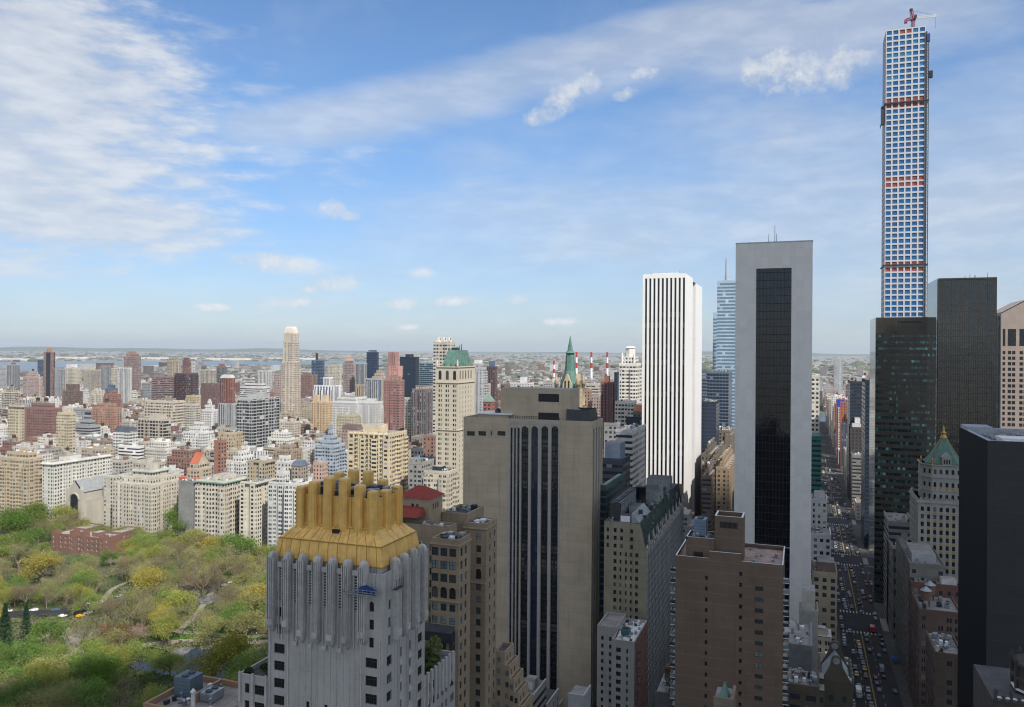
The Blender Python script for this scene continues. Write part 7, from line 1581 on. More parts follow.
mid('grey_metal_roof_hall', 'grey ribbed metal-walled hall between the brown slab and the gabled house', B_, 300, 789, 812, 824, 647, 680, (.2, .21, .22), M_TINT, dep=26, extras=[('clut', 6)])
mid('small_grey_arched_tower', 'small grey tower block with a rounded top and three tall slots', B_, 335, 799, 818, 822, 612, 650, (.33, .33, .31), M_TINT, dep=12, extras=[('hut', .1, .9, .15, .85, 8, 'stone')])
mid('brown_row_house', 'brown row house with a line of pale windows at the bottom edge', B_, 250, 787, 819, 821, 688, 707, (.11, .09, .068), F_WIDE, bay=3.6, dep=14, extras=[('clut', 14)])
o, r = mid('green_spirelet_house', 'small green copper pointed turret poking up at the bottom edge before the brown slab', B_, 185, 714, 733, 741, 702, 707, (.2, .16, .12), M_TINT, dep=8)
x0, x1, y0, y1, z, c = r; b = MB(); b.frustum(rect(x0, x0+5, y0+1, y1-1), z, rect(x0+2.4, x0+2.6, (y0+y1)/2-.1, (y0+y1)/2+.1), zat(x0+2, (y0+y1)/2, 727, 682), M_GREENCU); b.build('spire', o)
mid('bottom_white_roof', 'small white roof box at the bottom edge under the arched slab', B_, 255, 568, 584, 588, 697, 707, 'lgrey', M_TINT, dep=9)
mid('bottom_tank_roof', 'dark low roof with a round tank, left of the brown slab at the bottom', B_, 235, 655, 674, 676, 696, 707, (.1, .1, .1), M_TINT, dep=20, extras=[('tank', .3, .3), ('clut', 8)])

# =================================================================== THE FILLER CITY
# lots along every block; each is a plain masonry house or tower of a plausible height
PAL = [(.25, .14, .11), (.21, .12, .10), (.34, .275, .20), (.40, .345, .265), (.46, .42, .345), (.54, .52, .475), (.60, .59, .575), (.31, .285, .255), (.36, .355, .345), (.26, .20, .16), (.31, .19, .145), (.18, .14, .125), (.42, .365, .265), (.48, .455, .40)]
PALN = ['red brick', 'dark red brick', 'tan', 'light tan', 'cream', 'pale stone', 'white', 'grey-brown', 'light grey', 'brown', 'orange-brown brick', 'dark brown', 'yellowish', 'off-white']
ROOFS = [(.26, .25, .24), (.18, .175, .17), (.36, .35, .34), (.11, .11, .11), (.52, .51, .50), (.22, .18, .16), (.60, .60, .58)]
def overlaps(x0, x1, y0, y1): return any(x0 < h[1] and x1 > h[0] and y0 < h[3] and y1 > h[2] for h in HERO_BOX)
def capz(x0, x1, y0, y1):
    """highest roof that hides nothing the photograph shows behind"""
    xs = [proj(x, y, 20)[0] for x in (x0, x1) for y in (y0, y1)]; a, b_ = min(xs), max(xs); top = 9999.0
    cx, cy = (x0+x1)/2, (y0+y1)/2; d = depth(x0, y0)
    for (p0, p1, yb, X) in PROT:
        if X > x0+1 and a < p1-.3 and b_ > p0+.3: top = min(top, EYE-(yb-350+1+((p0+p1)/2-512)*-K)*d/FPX)
    # general skyline of the photograph
    m = (a+b_)/2; lim = 384.0 if m < 260 else 388 if m < 460 else 383 if m < 640 else 430 if m < 740 else 372
    if x0 < 900: lim += 34 if m < 400 else 26
    if x0 < 640: lim += 22
    lim += rnd.uniform(-4, 10)
    return min(top, EYE-(lim-350)*d/FPX)
LOTS = []
def lot(x0, x1, y0, y1, base):
    if overlaps(x0, x1, y0, y1): return
    d = depth((x0+x1)/2, (y0+y1)/2)
    if d < 150 or (x0 < 345 and y0 < -40) or (x0 < 480 and y0 < -40 and x0 > 300 and y1 > -60): return
    px = proj((x0+x1)/2, (y0+y1)/2, 10)[0]
    if px < -60 or px > 1090: return
    if x0 < 470 and y0 > -20: base = min(base, 34)
    h = min(base, capz(x0, x1, y0, y1))
    if h < 7: h = min(11.0, max(5.0, h)) if h > 0 else 0
    if h < 5: return
    LOTS.append([x0, x1, y0, y1, h])
for ai, (xa, xb) in enumerate(AVE):
    for k in range(-7, 42):
        y0, y1 = ystreet(k)
        if k >= 2 and xb < 500: continue
        if k < 0: y0 -= 6; y1 -= 6
        if xb < 250: continue
        ym = (y0+y1)/2
        for side in (0, 1):
            ya, yb_ = (y0, ym-1) if side == 0 else (ym+1, y1)
            x = xa
            while x < xb-6:
                edge = (x-xa < 30) or (xb-x < 45)
                wd = rnd.uniform(12, 26) if edge else rnd.choice([rnd.uniform(6.0, 8.5), rnd.uniform(6.5, 11), rnd.uniform(12, 22)])
                wd = min(wd, xb-x); east_ = ai >= 6
                if edge: base = rnd.uniform(38, 60) if not east_ else rnd.choice([rnd.uniform(18, 30), rnd.uniform(40, 70), rnd.uniform(70, 120)])
                elif wd < 13: base = rnd.uniform(14, 21)
                else: base = rnd.uniform(22, 48) if not east_ else rnd.choice([rnd.uniform(20, 40), rnd.uniform(40, 75), rnd.uniform(60, 110)])
                if ai == 2 and edge and x-xa < 30: base = rnd.uniform(44, 58)
                lot(x, x+wd-.05, ya+rnd.uniform(0, 1.5)*(side == 0), yb_-rnd.uniform(0, 1.5)*(side == 1), base); x += wd
# visible share of every building, from a coarse painter's pass
def silh(x0, x1, y0, y1, h):
    xs = [proj(x, y, h) for x in (x0, x1) for y in (y0, y1)]; a = min(p[0] for p in xs); b_ = max(p[0] for p in xs); t = min(p[1] for p in xs); bot = max(proj(x, y, 0)[1] for x in (x0, x1) for y in (y0, y1)); return a, b_, t, bot
items = [(depth(l[0], l[2]), silh(*l), i) for i, l in enumerate(LOTS)]
for h in HERO_BOX: pass
occ = [(depth(f['box'][0], f['box'][2]), silh(f['box'][0], f['box'][1], f['box'][2], f['box'][3], f['box'][4]), -1) for f in FOOT]
for (X_, px0_, px1_, yt_) in ((145, 268, 426, 490), (330, 463, 602, 420), (194, 400, 500, 520), (590, 642, 702, 272), (400, 733, 813, 240), (225, 675, 784, 555), (317, 604, 683, 520), (540, 870, 937, 317), (560, 928, 996, 280), (230, 958, 1024, 430), (440, 908, 958, 450), (520, 435, 475, 366)): occ.append((X_, (px0_, px1_, yt_, 720), -1))
buf = np.full((707, 1024), -2, dtype=np.int32)
for d, (a, b_, t, bo), i in sorted(items+occ, key=lambda q: -q[0]):
    x0, x1, y0, y1 = max(0, int(a)), min(1024, int(b_)+1), max(0, int(t)), min(707, int(bo))
    if x1 > x0 and y1 > y0: buf[y0:y1, x0:x1] = i
ids, cnt = np.unique(buf[buf >= 0], return_counts=True); vis = dict(zip(ids.tolist(), cnt.tolist()))
order_ = sorted(vis, key=lambda i: -vis[i]); N_IND = 150; indiv = set(order_[:N_IND])
FACS = [(F_PUNCH, 3.3), (F_PUNCH, 2.8), (F_PAIR, 3.6), (F_WIDE, 3.8), (F_STR, 3.4), (F_RIB, 3.5), (F_GRID, 4.0)]
def house(b, l, ci, fac, bay, rc, roofbits, off):
    x0, x1, y0, y1, h = l; c = tuple(min(.85, v*ci[1]) for v in PAL[ci[0]])
    sb = h > 30 and roofbits[0] < .6 and (x1-x0) > 11
    hz_ = h-(7 if sb else 0)
    b.box(x0, x1, y0, y1, 0, hz_, fac, top=M_ROOF, bay=bay, flr=3.25, tint=c, ttint=rc, off=off)
    if sb: b.box(x0+3, x1-3, y0+3, y1-3, hz_, h, fac, top=M_ROOF, bay=bay, flr=3.25, tint=c, ttint=rc, off=off)
    i_ = 3.2 if sb else 0
    for r_ in ((x0-.1, x0+.4, y0-.1, y1+.1), (x0+.4, x1, y0-.1, y0+.4), (x0+.4, x1, y1-.4, y1+.1)): b.box(*r_, hz_-.6, hz_+.9, M_TINT, tint=tuple(v*1.05 for v in c), bottom=True)
    n = 2+int((x1-x0)*(y1-y0)/130)
    for j in range(min(n+1, 8)):
        w_ = min(rnd.uniform(1.4, 4.5), (x1-x0)*.3); v_ = min(rnd.uniform(2, 5), (y1-y0)*.3); x = rnd.uniform(x0+i_+.8, max(x0+i_+.9, x1-i_-w_-.8)); y = rnd.uniform(y0+i_+.8, max(y0+i_+.9, y1-i_-v_-.8))
        b.box(x, x+w_, y, y+v_, h, h+rnd.uniform(1.6, 4.2), M_TINT, top=M_ROOF, tint=rnd.choice([c, c, (.30, .29, .28), (.62, .62, .61), (.22, .13, .10)]), ttint=rnd.choice(ROOFS))
    return c
rest = MB(); NEWF = []
for i, l in enumerate(LOTS):
    if i not in indiv and vis.get(i, 0) == 0 and l[0] > 470 and rnd.random() < .5: continue
    k = rnd.random(); near_east = l[0] > 1000
    ci = (rnd.choice([0, 1, 9, 10, 11, 2, 7, 0, 8]) if (k < .30) else rnd.choice([3, 4, 5, 6, 13, 8, 12, 13, 6, 4, 5]), rnd.uniform(.85, 1.2))
    low = l[4] < 24
    fac, bay = FACS[rnd.choice([0, 1, 2, 0])] if low or rnd.random() < .6 else rnd.choice(FACS)
    rc = rnd.choice(ROOFS); off = (rnd.randint(0, 900), rnd.randint(0, 900)+.35); rb = (rnd.random(),)
    if i in indiv:
        b = MB(); house(b, l, ci, fac, bay, rc, rb, off)
        nm = 'row_house' if low else ('apartment_tower' if l[4] > 62 else 'apartment_building'); o = b.build(nm)
        if not low and rnd.random() < .5: tank(o, l[0]+(l[1]-l[0])*.6, l[2]+(l[3]-l[2])*.5, l[4], 1.9, 3.6); tk = ' with a roof tank'
        else: tk = ''
        FOOT.append(dict(o=o, box=tuple(l[:2])+tuple(l[2:4])+(l[4],), lab=False, ci=ci[0], tk=tk, low=low))
    else: house(rest, l, ci, fac, bay, rc, rb, off)
o = rest.build('distant_city_blocks'); o['kind'] = 'stuff'; o['label'] = 'mass of small city houses filling the blocks between the larger buildings'; o['category'] = 'city blocks'
# labels for the individual filler buildings: colour, form and the rank beside a described neighbour
def cen(f): x0, x1, y0, y1, h = f['box']; return proj(x0, (y0+y1)/2, h)
anchors = [(f, cen(f)) for f in FOOT if f['lab']]
short = {}
for f, c in anchors: short[id(f)] = ' '.join(f['o'].name.split('.')[0].split('_'))
cntn = {}
for f, c in anchors: cntn[short[id(f)]] = cntn.get(short[id(f)], 0)+1
anchors = [(f, c) for f, c in anchors if cntn[short[id(f)]] == 1 and -5 < c[0] < 1030]
todo = [(f, cen(f)) for f in FOOT if not f['lab']]
use = {}
for f, c in todo:
    best = min(anchors, key=lambda a: (a[1][0]-c[0])**2+2.0*(a[1][1]-c[1])**2)
    dx, dy = c[0]-best[1][0], c[1]-best[1][1]
    side = ('right of' if dx > 0 else 'left of') if abs(dx) > abs(dy)*.8 else ('below' if dy > 0 else 'above')
    use.setdefault((short[id(best[0])], side), []).append((dx*dx+dy*dy, f))
ORD = ['nearest', 'second', 'third', 'fourth', 'fifth', 'sixth', 'seventh', 'eighth', 'ninth', 'tenth', 'eleventh', 'twelfth', 'thirteenth', 'fourteenth']
for (nm, side), fl in use.items():
    for r_, (_, f) in enumerate(sorted(fl, key=lambda q: q[0])):
        form = 'low house' if f['low'] else ('tower' if f['box'][4] > 62 else 'apartment house')
        lb_ = f"{PALN[f['ci']]} {form}{f['tk']}, {ORD[min(r_, 13)]} one {side} the {nm}"
        if len(lb_.split()) > 14: lb_ = lb_.replace(f['tk'], '') if f['tk'] else lb_
        tag(f['o'], lb_, 'building')

# --- suburbs beyond the river, out to the horizon
def inpoly_(x, y, P):
    c = False; j = len(P)-1
    for i in range(len(P)):
        if (P[i][1] > y) != (P[j][1] > y) and x < (P[j][0]-P[i][0])*(y-P[i][1])/(P[j][1]-P[i][1])+P[i][0]: c = not c
        j = i
    return c
BAY = [gnd(*p) for p in ((-140, 377), (35, 372), (60, 369), (130, 367), (230, 365.5), (345, 365), (470, 363.5), (470, 361.8), (340, 361.4), (210, 361.5), (120, 360.8), (-140, 363.5))]
b = MB()
FP = [(.42, .41, .40), (.50, .49, .47), (.62, .62, .60), (.30, .25, .23), (.26, .16, .13), (.36, .30, .26), (.70, .70, .69), (.40, .33, .26)]
cnt_ = 0
while cnt_ < 9000:
    px = rnd.uniform(-30, 1050); k = rnd.random(); yp = 352.6+ (k**1.25)*(33 if px < 690 else 60)
    x, y = gnd(px, yp+(px-512)*K*1.0); d = depth(x, y)
    if x < 2180 and not (px > 790 and x > 1300 and x < 1850): continue
    if px > 790 and abs(y-CY) < 18: continue
    iy = gnd(px, 366.5)[0]
    if inpoly_(x, y, BAY) or inpoly_(x+200, y, BAY): continue
    s = rnd.uniform(8, 26)*(1 if d < 5000 else 1.8); h = rnd.choice([7, 9, 9, 12, 12, 15]) if rnd.random() > .04 else rnd.uniform(22, 55)
    if d > 6000: h = min(h, 22)
    c = rnd.choice(FP); q = rnd.uniform(.35, .75); c = tuple(v*q for v in c); s2 = s*rnd.uniform(.6, 2.6)
    b.box(x, x+s2, y, y+s, -1, h, F_PUNCH if h > 10 and d < 5000 else M_TINT, top=M_ROOF, bay=3.5, flr=3.3, tint=c, ttint=rnd.choice(ROOFS), off=(rnd.randint(0, 99), rnd.randint(0, 99))); cnt_ += 1
o = b.build('distant_suburb_houses'); o['kind'] = 'stuff'; o['label'] = 'hazy mass of low houses and sheds beyond the river reaching the horizon'; o['category'] = 'suburb'
M_FARTREE = plain('distant_foliage', (.085, .10, .055), .95, var=.3, scale=.02)
b = MB()
for i in range(1500):
    px = rnd.uniform(-30, 1050); yp = 352.6+rnd.random()**1.2*34; x, y = gnd(px, yp+(px-512)*K)
    if x < 2200 or inpoly_(x, y, BAY): continue
    r = rnd.uniform(10, 26)*(1 if depth(x, y) < 6000 else 2.2); b.lathe(x, y, [(r, -1), (r*1.1, r*.25), (r*.7, r*.45), (r*.1, r*.55)], M_FARTREE, 7)
o = b.build('distant_woods'); o['kind'] = 'stuff'; o['label'] = 'scattered dark woods among the hazy suburbs'; o['category'] = 'woods'
# long suspension-like white slabs and sheds on the far shore
b = MB()
for px, yp, w_ in ((15, 360.8, 700), (165, 359.3, 800), (225, 360, 600), (290, 359.5, 700), (420, 360.0, 600), (60, 358.6, 700)):
    x, y = gnd(px, yp); b.box(x, x+120, y-w_/2, y+w_/2, -1, 22, M_TINT, top=M_ROOF, tint=(.66, .64, .60), ttint=(.7, .7, .68))
o = b.build('distant_sheds'); o['kind'] = 'stuff'; o['label'] = 'long pale sheds on the far shore'; o['category'] = 'sheds'

# =================================================================== THE PARK
m, t, b_ = new_mat('park_ground'); g = t.node('ShaderNodeNewGeometry').outputs['Position']
c1 = t.mix(t.mr(t.noise(g, 0.035, 4, 0.6), 0.42, 0.58), (0.055, 0.085, 0.022, 1), (0.15, 0.125, 0.085, 1)); c1 = t.mix(t.mr(t.noise(g, 0.6, 3, 0.7), 0.45, 0.7), c1, (0.045, 0.055, 0.022, 1))
t.l.new(c1, b_.inputs['Base Color']); b_.inputs['Roughness'].default_value = 0.95; M_PARK = m
def park_sheet(): 
    b = MB(); b.face([(-250, PARKY, .15), (487, PARKY, .15), (487, 3800, .15), (-250, 3800, .15)], M_PARK); struct(b, 'park_ground')
park_sheet()
M_PATH = plain('sandy_path', (.24, .215, .175), .95, var=.2, scale=.4); M_POND, t, b_ = new_mat('pond_water'); b_.inputs['Base Color'].default_value = (.012, .016, .012, 1); b_.inputs['Roughness'].default_value = .06
M_LAWN = plain('lawn', (.065, .13, .02), .95, var=.3, scale=.2)
NOTREE = []   # polygons in picture columns/rows kept clear of trunks (converted to ground points)
def inpoly(x, y, P):
    c = False; j = len(P)-1
    for i in range(len(P)):
        if (P[i][1] > y) != (P[j][1] > y) and x < (P[j][0]-P[i][0])*(y-P[i][1])/(P[j][1]-P[i][1])+P[i][0]: c = not c
        j = i
    return c
def ribbon(pts, w_, z, m, name, clear=True):
    """a path of width w_ along ground points"""
    P = [Vector((*gnd(*p), 0)) for p in pts]; Q = []
    for a, b_ in zip(P[:-1], P[1:]):
        for i in range(6): Q.append(a.lerp(b_, i/6))
    Q.append(P[-1]); 
    for _ in range(3): Q = [Q[0]]+[(Q[i-1]+Q[i]*2+Q[i+1])/4 for i in range(1, len(Q)-1)]+[Q[-1]]
    b = MB(); L = []; R = []
    for i, p in enumerate(Q):
        d = (Q[min(i+1, len(Q)-1)]-Q[max(i-1, 0)]).normalized(); n = Vector((-d.y, d.x, 0)); L.append(p+n*w_/2); R.append(p-n*w_/2)
    for i in range(len(Q)-1): b.face([(R[i].x, R[i].y, z), (R[i+1].x, R[i+1].y, z), (L[i+1].x, L[i+1].y, z), (L[i].x, L[i].y, z)], m)
    o = b.build(name); o['kind'] = 'structure'
    if clear: 
        for i in range(len(Q)-1): NOTREE.append([(R[i].x, R[i].y), (R[i+1].x, R[i+1].y), (L[i+1].x, L[i+1].y), (L[i].x, L[i].y)])
    return Q
drive = ribbon([(-30, 618), (20, 614), (60, 613), (100, 606), (130, 596), (165, 590), (200, 587), (262, 580)], 13, .16, M_ASPH, 'park_drive')
ribbon([(100, 604), (112, 589), (128, 582), (150, 574)], 3.5, .164, M_PATH, 'path')
ribbon([(62, 625), (72, 640), (78, 664), (84, 674)], 4.5, .17, M_PATH, 'path')
ribbon([(118, 651), (150, 644), (185, 641), (215, 640), (240, 644), (275, 641)], 5, .168, M_PATH, 'path')
ribbon([(160, 627), (178, 632), (205, 634), (235, 637), (275, 636)], 4.5, .172, M_PATH, 'path')
ribbon([(178, 632), (190, 621), (199, 612), (206, 600), (214, 590)], 3.5, .176, M_PATH, 'path')
ribbon([(-20, 655), (10, 647), (34, 641), (56, 633), (64, 626)], 3.5, .174, M_PATH, 'path')
ribbon([(-10, 566), (20, 566), (45, 562), (70, 566)], 12, .165, M_ASPH, 'zoo_yard')
pond = [gnd(*p) for p in ((120, 655), (132, 649), (150, 647), (166, 650), (174, 656), (183, 656), (190, 650), (206, 646), (214, 652), (226, 664), (230, 676), (214, 684), (196, 684), (176, 677), (150, 672), (128, 668))]
sheet(pond, .158, M_POND, 'pond'); NOTREE.append(pond)
sheet([gnd(*p) for p in ((-8, 640), (24, 640), (33, 650), (14, 663), (-8, 665))], .157, M_LAWN, 'lawn'); NOTREE.append([gnd(*p) for p in ((-8, 640), (24, 640), (33, 650), (14, 663), (-8, 665))])
sheet([gnd(*p) for p in ((160, 628), (200, 622), (250, 632), (262, 640), (200, 640), (150, 640))], .159, M_LAWN, 'lawn')
sheet([gnd(*p) for p in ((222, 652), (264, 648), (264, 668), (238, 672))], .1575, M_LAWN, 'lawn')
# stone bridge over the pond arm
bx0 = Vector((*gnd(70, 634), 0)); bx1 = Vector((*gnd(77, 671), 0)); dd = (bx1-bx0).normalized(); nn = Vector((-dd.y, dd.x, 0))
br = thing('stone_footbridge', 'pale stone footbridge with low parapets and people on it, in the trees', 'bridge', tuple(bx0))
b = MB(); n = 10; wB = 3.6
for i in range(n):
    a = bx0+(bx1-bx0)*i/n; c = bx0+(bx1-bx0)*(i+1)/n; za, zc = .2+2.0*sin(pi*i/n), .2+2.0*sin(pi*(i+1)/n)
    b.face([(*(a-nn*wB).xy, za), (*(c-nn*wB).xy, zc), (*(c+nn*wB).xy, zc), (*(a+nn*wB).xy, za)] if (c-a).cross(nn).z > 0 else [(*(a+nn*wB).xy, za), (*(c+nn*wB).xy, zc), (*(c-nn*wB).xy, zc), (*(a-nn*wB).xy, za)], M_PATH)
b.build('deck', br)
M_BST = plain('bridge_stone', (.30, .28, .25), .9, var=.25, scale=.6)
for s in (-1, 1):
    b = MB()
    for i in range(n):
        a = bx0+(bx1-bx0)*i/n+nn*s*wB; c = bx0+(bx1-bx0)*(i+1)/n+nn*s*wB; za, zc = .2+2.0*sin(pi*i/n), .2+2.0*sin(pi*(i+1)/n); e = nn*s*.4
        vs = [(*a.xy, 0), (*c.xy, 0), (*c.xy, zc+1.0), (*a.xy, za+1.0), (*(a+e).xy, 0), (*(c+e).xy, 0), (*(c+e).xy, zc+1.0), (*(a+e).xy, za+1.0)]
        b.mesh_faces(vs, [(0, 1, 2, 3), (5, 4, 7, 6), (3, 2, 6, 7)], M_BST)
    b.build('parapet', br)
NOTREE.append([tuple((bx0+nn*5.5).xy), tuple((bx1+nn*5.5).xy), tuple((bx1-nn*5.5).xy), tuple((bx0-nn*5.5).xy)])
# rocks
M_ROCK = plain('grey_schist', (.13, .13, .132), .9, var=.4, scale=.3)
def rock(px, py, r, h, label):
    x, y = gnd(px, py); vs = []; fs = []; nu, nv = 12, 5; rx, ry = r*rnd.uniform(.9, 1.5), r*rnd.uniform(.7, 1.1)
    for j in range(nv+1):
        for i in range(nu): a = 2*pi*i/nu; f = cos(pi/2*j/(nv+.4)); q = rnd.uniform(.85, 1.15); vs.append((rx*f*cos(a)*q, ry*f*sin(a)*q, -.2+h*sin(pi/2*j/nv)*rnd.uniform(.6, 1.25)))
    for j in range(nv):
        for i in range(nu): k = (i+1) % nu; fs.append((j*nu+i, j*nu+k, (j+1)*nu+k, (j+1)*nu+i))
    fs.append(tuple(nv*nu+i for i in range(nu))); b = MB(); b.mesh_faces(vs, fs, M_ROCK); o = b.build('rock'); o.location = (x, y, .15); tag(o, label, 'rock'); NOTREE.append([(x-rx, y-ry), (x+rx, y-ry), (x+rx, y+ry), (x-rx, y+ry)])
rock(190, 599, 7, 2.6, 'broad flat grey rock outcrop under the bare brown tree'); rock(210, 600, 6, 2.2, 'pale rock outcrop right of the broad flat one by the drive'); rock(181, 652, 4.5, 1.2, 'pale rocky spit reaching into the pond'); rock(134, 650, 3, 1.2, 'small boulder at the left end of the pond'); rock(30, 640, 4, 1.6, 'small boulder at the lawn edge near the two dark firs'); rock(206, 648, 3, 1.0, 'small white boulder on the far pond bank')
# red brick arsenal-like hall
M_ARS = masonry('old_red_brick', (.20, .11, .085), course=3.6, line=.1, lw=.3, var=.14, streak=.1, dark=1)
ah = thing('red_brick_hall', 'old red brick hall with corner towers and white windows standing among the park trees', 'building', (452, 540, 0))
wn = Win(); aX = 452.0; A0, A1 = yW(aX, 104, 545), yW(aX, 54.5, 545); azt = zat(aX, (A0+A1)/2, 80, 535.5)
wlist = rows(azt-2.6, 3.5, 3, 1.9); nn_ = 11; AW = A1-A0
FW = M_WHITE
block(ah, aX, aX+16, A0, A1, 0, azt, M_ARS, grid_holes([(AW*(k+.5)/nn_, 1.7) for k in range(nn_)], wlist, 'sash', FW, M_GLASSB), None, None, wn, ph=.8, roofm=M_GRAV)
Ae = xS(A0, 126.5, 540)
block(ah, aX+.5 if False else aX+16, Ae+14, A0, A0+13, 0, azt+.8, M_ARS, None, grid_holes([(2.5+3.6*k, 1.3) for k in range(int((Ae+14-aX-18)/3.6))], wlist, 'sash', FW, M_GLASSB), None, wn, ph=.8, roofm=M_GRAV)
block(ah, aX+16, Ae+12, A1-14, A1, 0, azt+.8, M_ARS, None, None, None, wn, ph=.8, roofm=M_GRAV, name='wing_wall')
for f, hh in ((.02, 1.8), (.40, 3.2), (.60, 3.2), (.98, 1.8)):
    yc = A0+AW*f; block(ah, aX-1.6, aX+3.4, yc-2.4, yc+2.4, 0, azt+hh, M_ARS, grid_holes([(2.4, 1.2)], wlist, 'sash', FW, M_GLASSB), grid_holes([(2.4, 1.2)], wlist, 'sash', FW, M_GLASSB), None, wn, ph=.9, name='corner_tower')
wn.emit(ah)
b = MB(); clutter(b, aX+1, aX+15, A0+1, A1-1, azt-.8, 20, .9, 1.4); b.box(aX+4, aX+11, A0+10, A0+16, azt-.8, azt+2.4, M_ARS, top=M_GRAV); b.build('roof_machinery', ah)
NOTREE.append([(aX-4, A0-4), (Ae+16, A0-4), (Ae+16, A1+4), (aX-4, A1+4)]); NOTREE.append([gnd(*p) for p in ((54, 566), (125, 566), (127, 556), (54, 552))])

# --- trees: eight crown shapes, each a cloud of leaf clumps on a branching trunk; copies share the meshes
def trunk_mesh(h, spread, seed, bare=False):
    r = random.Random(seed); b = MB(); tips = []
    def br_(p, d, L, rad, lvl):
        q = p+d*L; b.tube(p, q, rad, rad*.62, M_BARK, 6 if lvl < 2 else 4, cap=False); 
        if lvl >= (4 if bare else 3): tips.append(q); return
        if lvl >= 2: tips.append(q)
        for k in range(r.choice([2, 3, 3]) if lvl else 5):
            a = r.uniform(0, 2*pi); e = r.uniform(.45, .95) if lvl else r.uniform(.35, 1.05); side = d.orthogonal().normalized(); side.rotate(Matrix.Rotation(a, 3, d)); nd = (d*cos(e)+side*sin(e)+Vector((0, 0, .12))).normalized(); br_(q-d*L*r.uniform(0, .35)*(lvl > 0 or k > 1), nd, L*(r.uniform(.62, .9) if lvl else r.uniform(.85, 1.15)), rad*.55, lvl+1)
    br_(Vector((0, 0, -.3)), Vector((r.uniform(-.06, .06), r.uniform(-.06, .06), 1)).normalized(), h*.26, h*.026, 0)
    return b.mesh('trunk'), tips
def crown_mesh(tips, n, size, seed, spread=1.5):
    r = random.Random(seed); vs = []; fs = []
    for i in range(n):
        c = r.choice(tips); p = c+Vector((r.gauss(0, spread), r.gauss(0, spread), r.gauss(0, spread*.7))); s = size*r.uniform(.5, 1.2)
        u = Vector((r.gauss(0, 1), r.gauss(0, 1), r.gauss(0, .7))).normalized(); v = u.orthogonal().normalized(); w_ = u.cross(v); k = len(vs); q = r.uniform(.5, .9)
        vs += [p-v*s, p-w_*s*q, p+v*s*.9, p+w_*s*q]; fs.append((k, k+1, k+2, k+3))
    me = bpy.data.meshes.new('crown'); me.from_pydata([tuple(v) for v in vs], [], fs); me.materials.append(M_LEAF); return me
def conifer_mesh(seed, h=17):
    r = random.Random(seed); b = MB(); b.tube((0, 0, -.3), (0, 0, h), .35, .05, M_BARK, 6); tm = b.mesh('trunk'); vs = []; fs = []
    for i in range(2600):
        z = h*(.10+.9*r.random()**.85); R = (1-z/h)*4.2*(.75+.25*sin(z*4.2))+.25; a = r.uniform(0, 2*pi); q = sqrt(r.uniform(.15, 1)); p = Vector((R*q*cos(a), R*q*sin(a), z-q*R*.25)); s = r.uniform(.16, .40)
        d = Vector((cos(a), sin(a), -.35)).normalized(); sd = Vector((-sin(a), cos(a), r.uniform(-.4, .4))); k = len(vs); vs += [p-d*s, p-sd*s*.5, p+d*s*1.2, p+sd*s*.5]; fs.append((k, k+1, k+2, k+3))
    me = bpy.data.meshes.new('crown'); me.from_pydata([tuple(v) for v in vs], [], fs); me.materials.append(M_LEAF); return tm, me
TV = []
for i, (h, n, sz, sp) in enumerate(((15, 6200, .27, 1.35), (14, 5600, .26, 1.4), (16, 6400, .27, 1.3), (13, 5400, .26, 1.3), (15, 3400, .19, 1.1), (16, 1700, .17, 1.0), (14, 2300, .18, 1.0))):
    tm, tips = trunk_mesh(h, 1, 50+i, bare=i >= 4); TV.append((tm, crown_mesh(tips, n, sz, 90+i, sp), h, max(sqrt(p.x**2+p.y**2) for p in tips)))
CON = conifer_mesh(3)
def plant_tree(x, y, s, col, label, group=None, v=None, name='tree'):
    if name == 'fir_tree': tm, cm = CON
    else: v = rnd.randrange(len(TV)) if v is None else v; tm, cm = TV[v][:2]
    e = thing(name, label, 'tree', (x, y, .15), group); e.scale = (s, s, s*rnd.uniform(.9, 1.1)); e.rotation_euler = (0, 0, rnd.uniform(0, 6.28))
    for nm, me in (('trunk', tm), ('crown', cm)): o = bpy.data.objects.new(nm, me); COL.objects.link(o); o.parent = e; o.color = (*col, 1)
    return e
YG = (.29, .30, .085); GOLDT = (.35, .30, .085); GR = (.14, .22, .06); DG = (.05, .09, .025); OL = (.27, .265, .12); BRN = (.20, .16, .11); RB = (.17, .10, .06); LG = (.21, .26, .08)
SP = []
def ft(px, yb, rpx, col, label, v=0, name='tree'):
    x, y = gnd(px, yb); d = depth(x, y); R = rpx*d/FPX; s = R/6.2 if name == 'tree' else R; SP.append((x, y, R*.95)); plant_tree(x, y, s, col, label, None, v, name)
ft(43, 583, 16, GOLDT, 'rounded bright yellow tree in front of the paved yard at the left')
ft(149, 601, 19, GOLDT, 'largest golden yellow tree in the middle of the park, between bare trees')
ft(201, 600, 18, (.23, .15, .09), 'reddish brown budding tree above the broad flat rock', 5)
ft(240, 565, 18, GR, 'big fresh green tree left of the silver tower top', 1)
ft(206, 562, 14, GOLDT, 'yellow tree below the cream palazzo, left of the fresh green one', 2)
ft(179, 538, 17, (.13, .20, .05), 'green tree at the park edge in front of the red gabled tower', 3)
ft(7, 650, 2.9/2, (.025, .055, .03), 'dark fir at the left photo edge, larger of two', 0, 'fir_tree') if False else None
for px, yb, s, lb in ((5, 657, 1.65, 'dark green fir at the left photo edge, the larger of two'), (26, 652, 1.4, 'dark green fir standing right of the larger one')):
    x, y = gnd(px, yb); SP.append((x, y, 5)); plant_tree(x, y, s, (.022, .055, .03), lb, None, 0, 'fir_tree')
ft(48, 651, 18, GR, 'dense round green tree right of the two firs', 0)
ft(114, 650, 14, RB, 'reddish brown leafy tree left of the pond', 1)
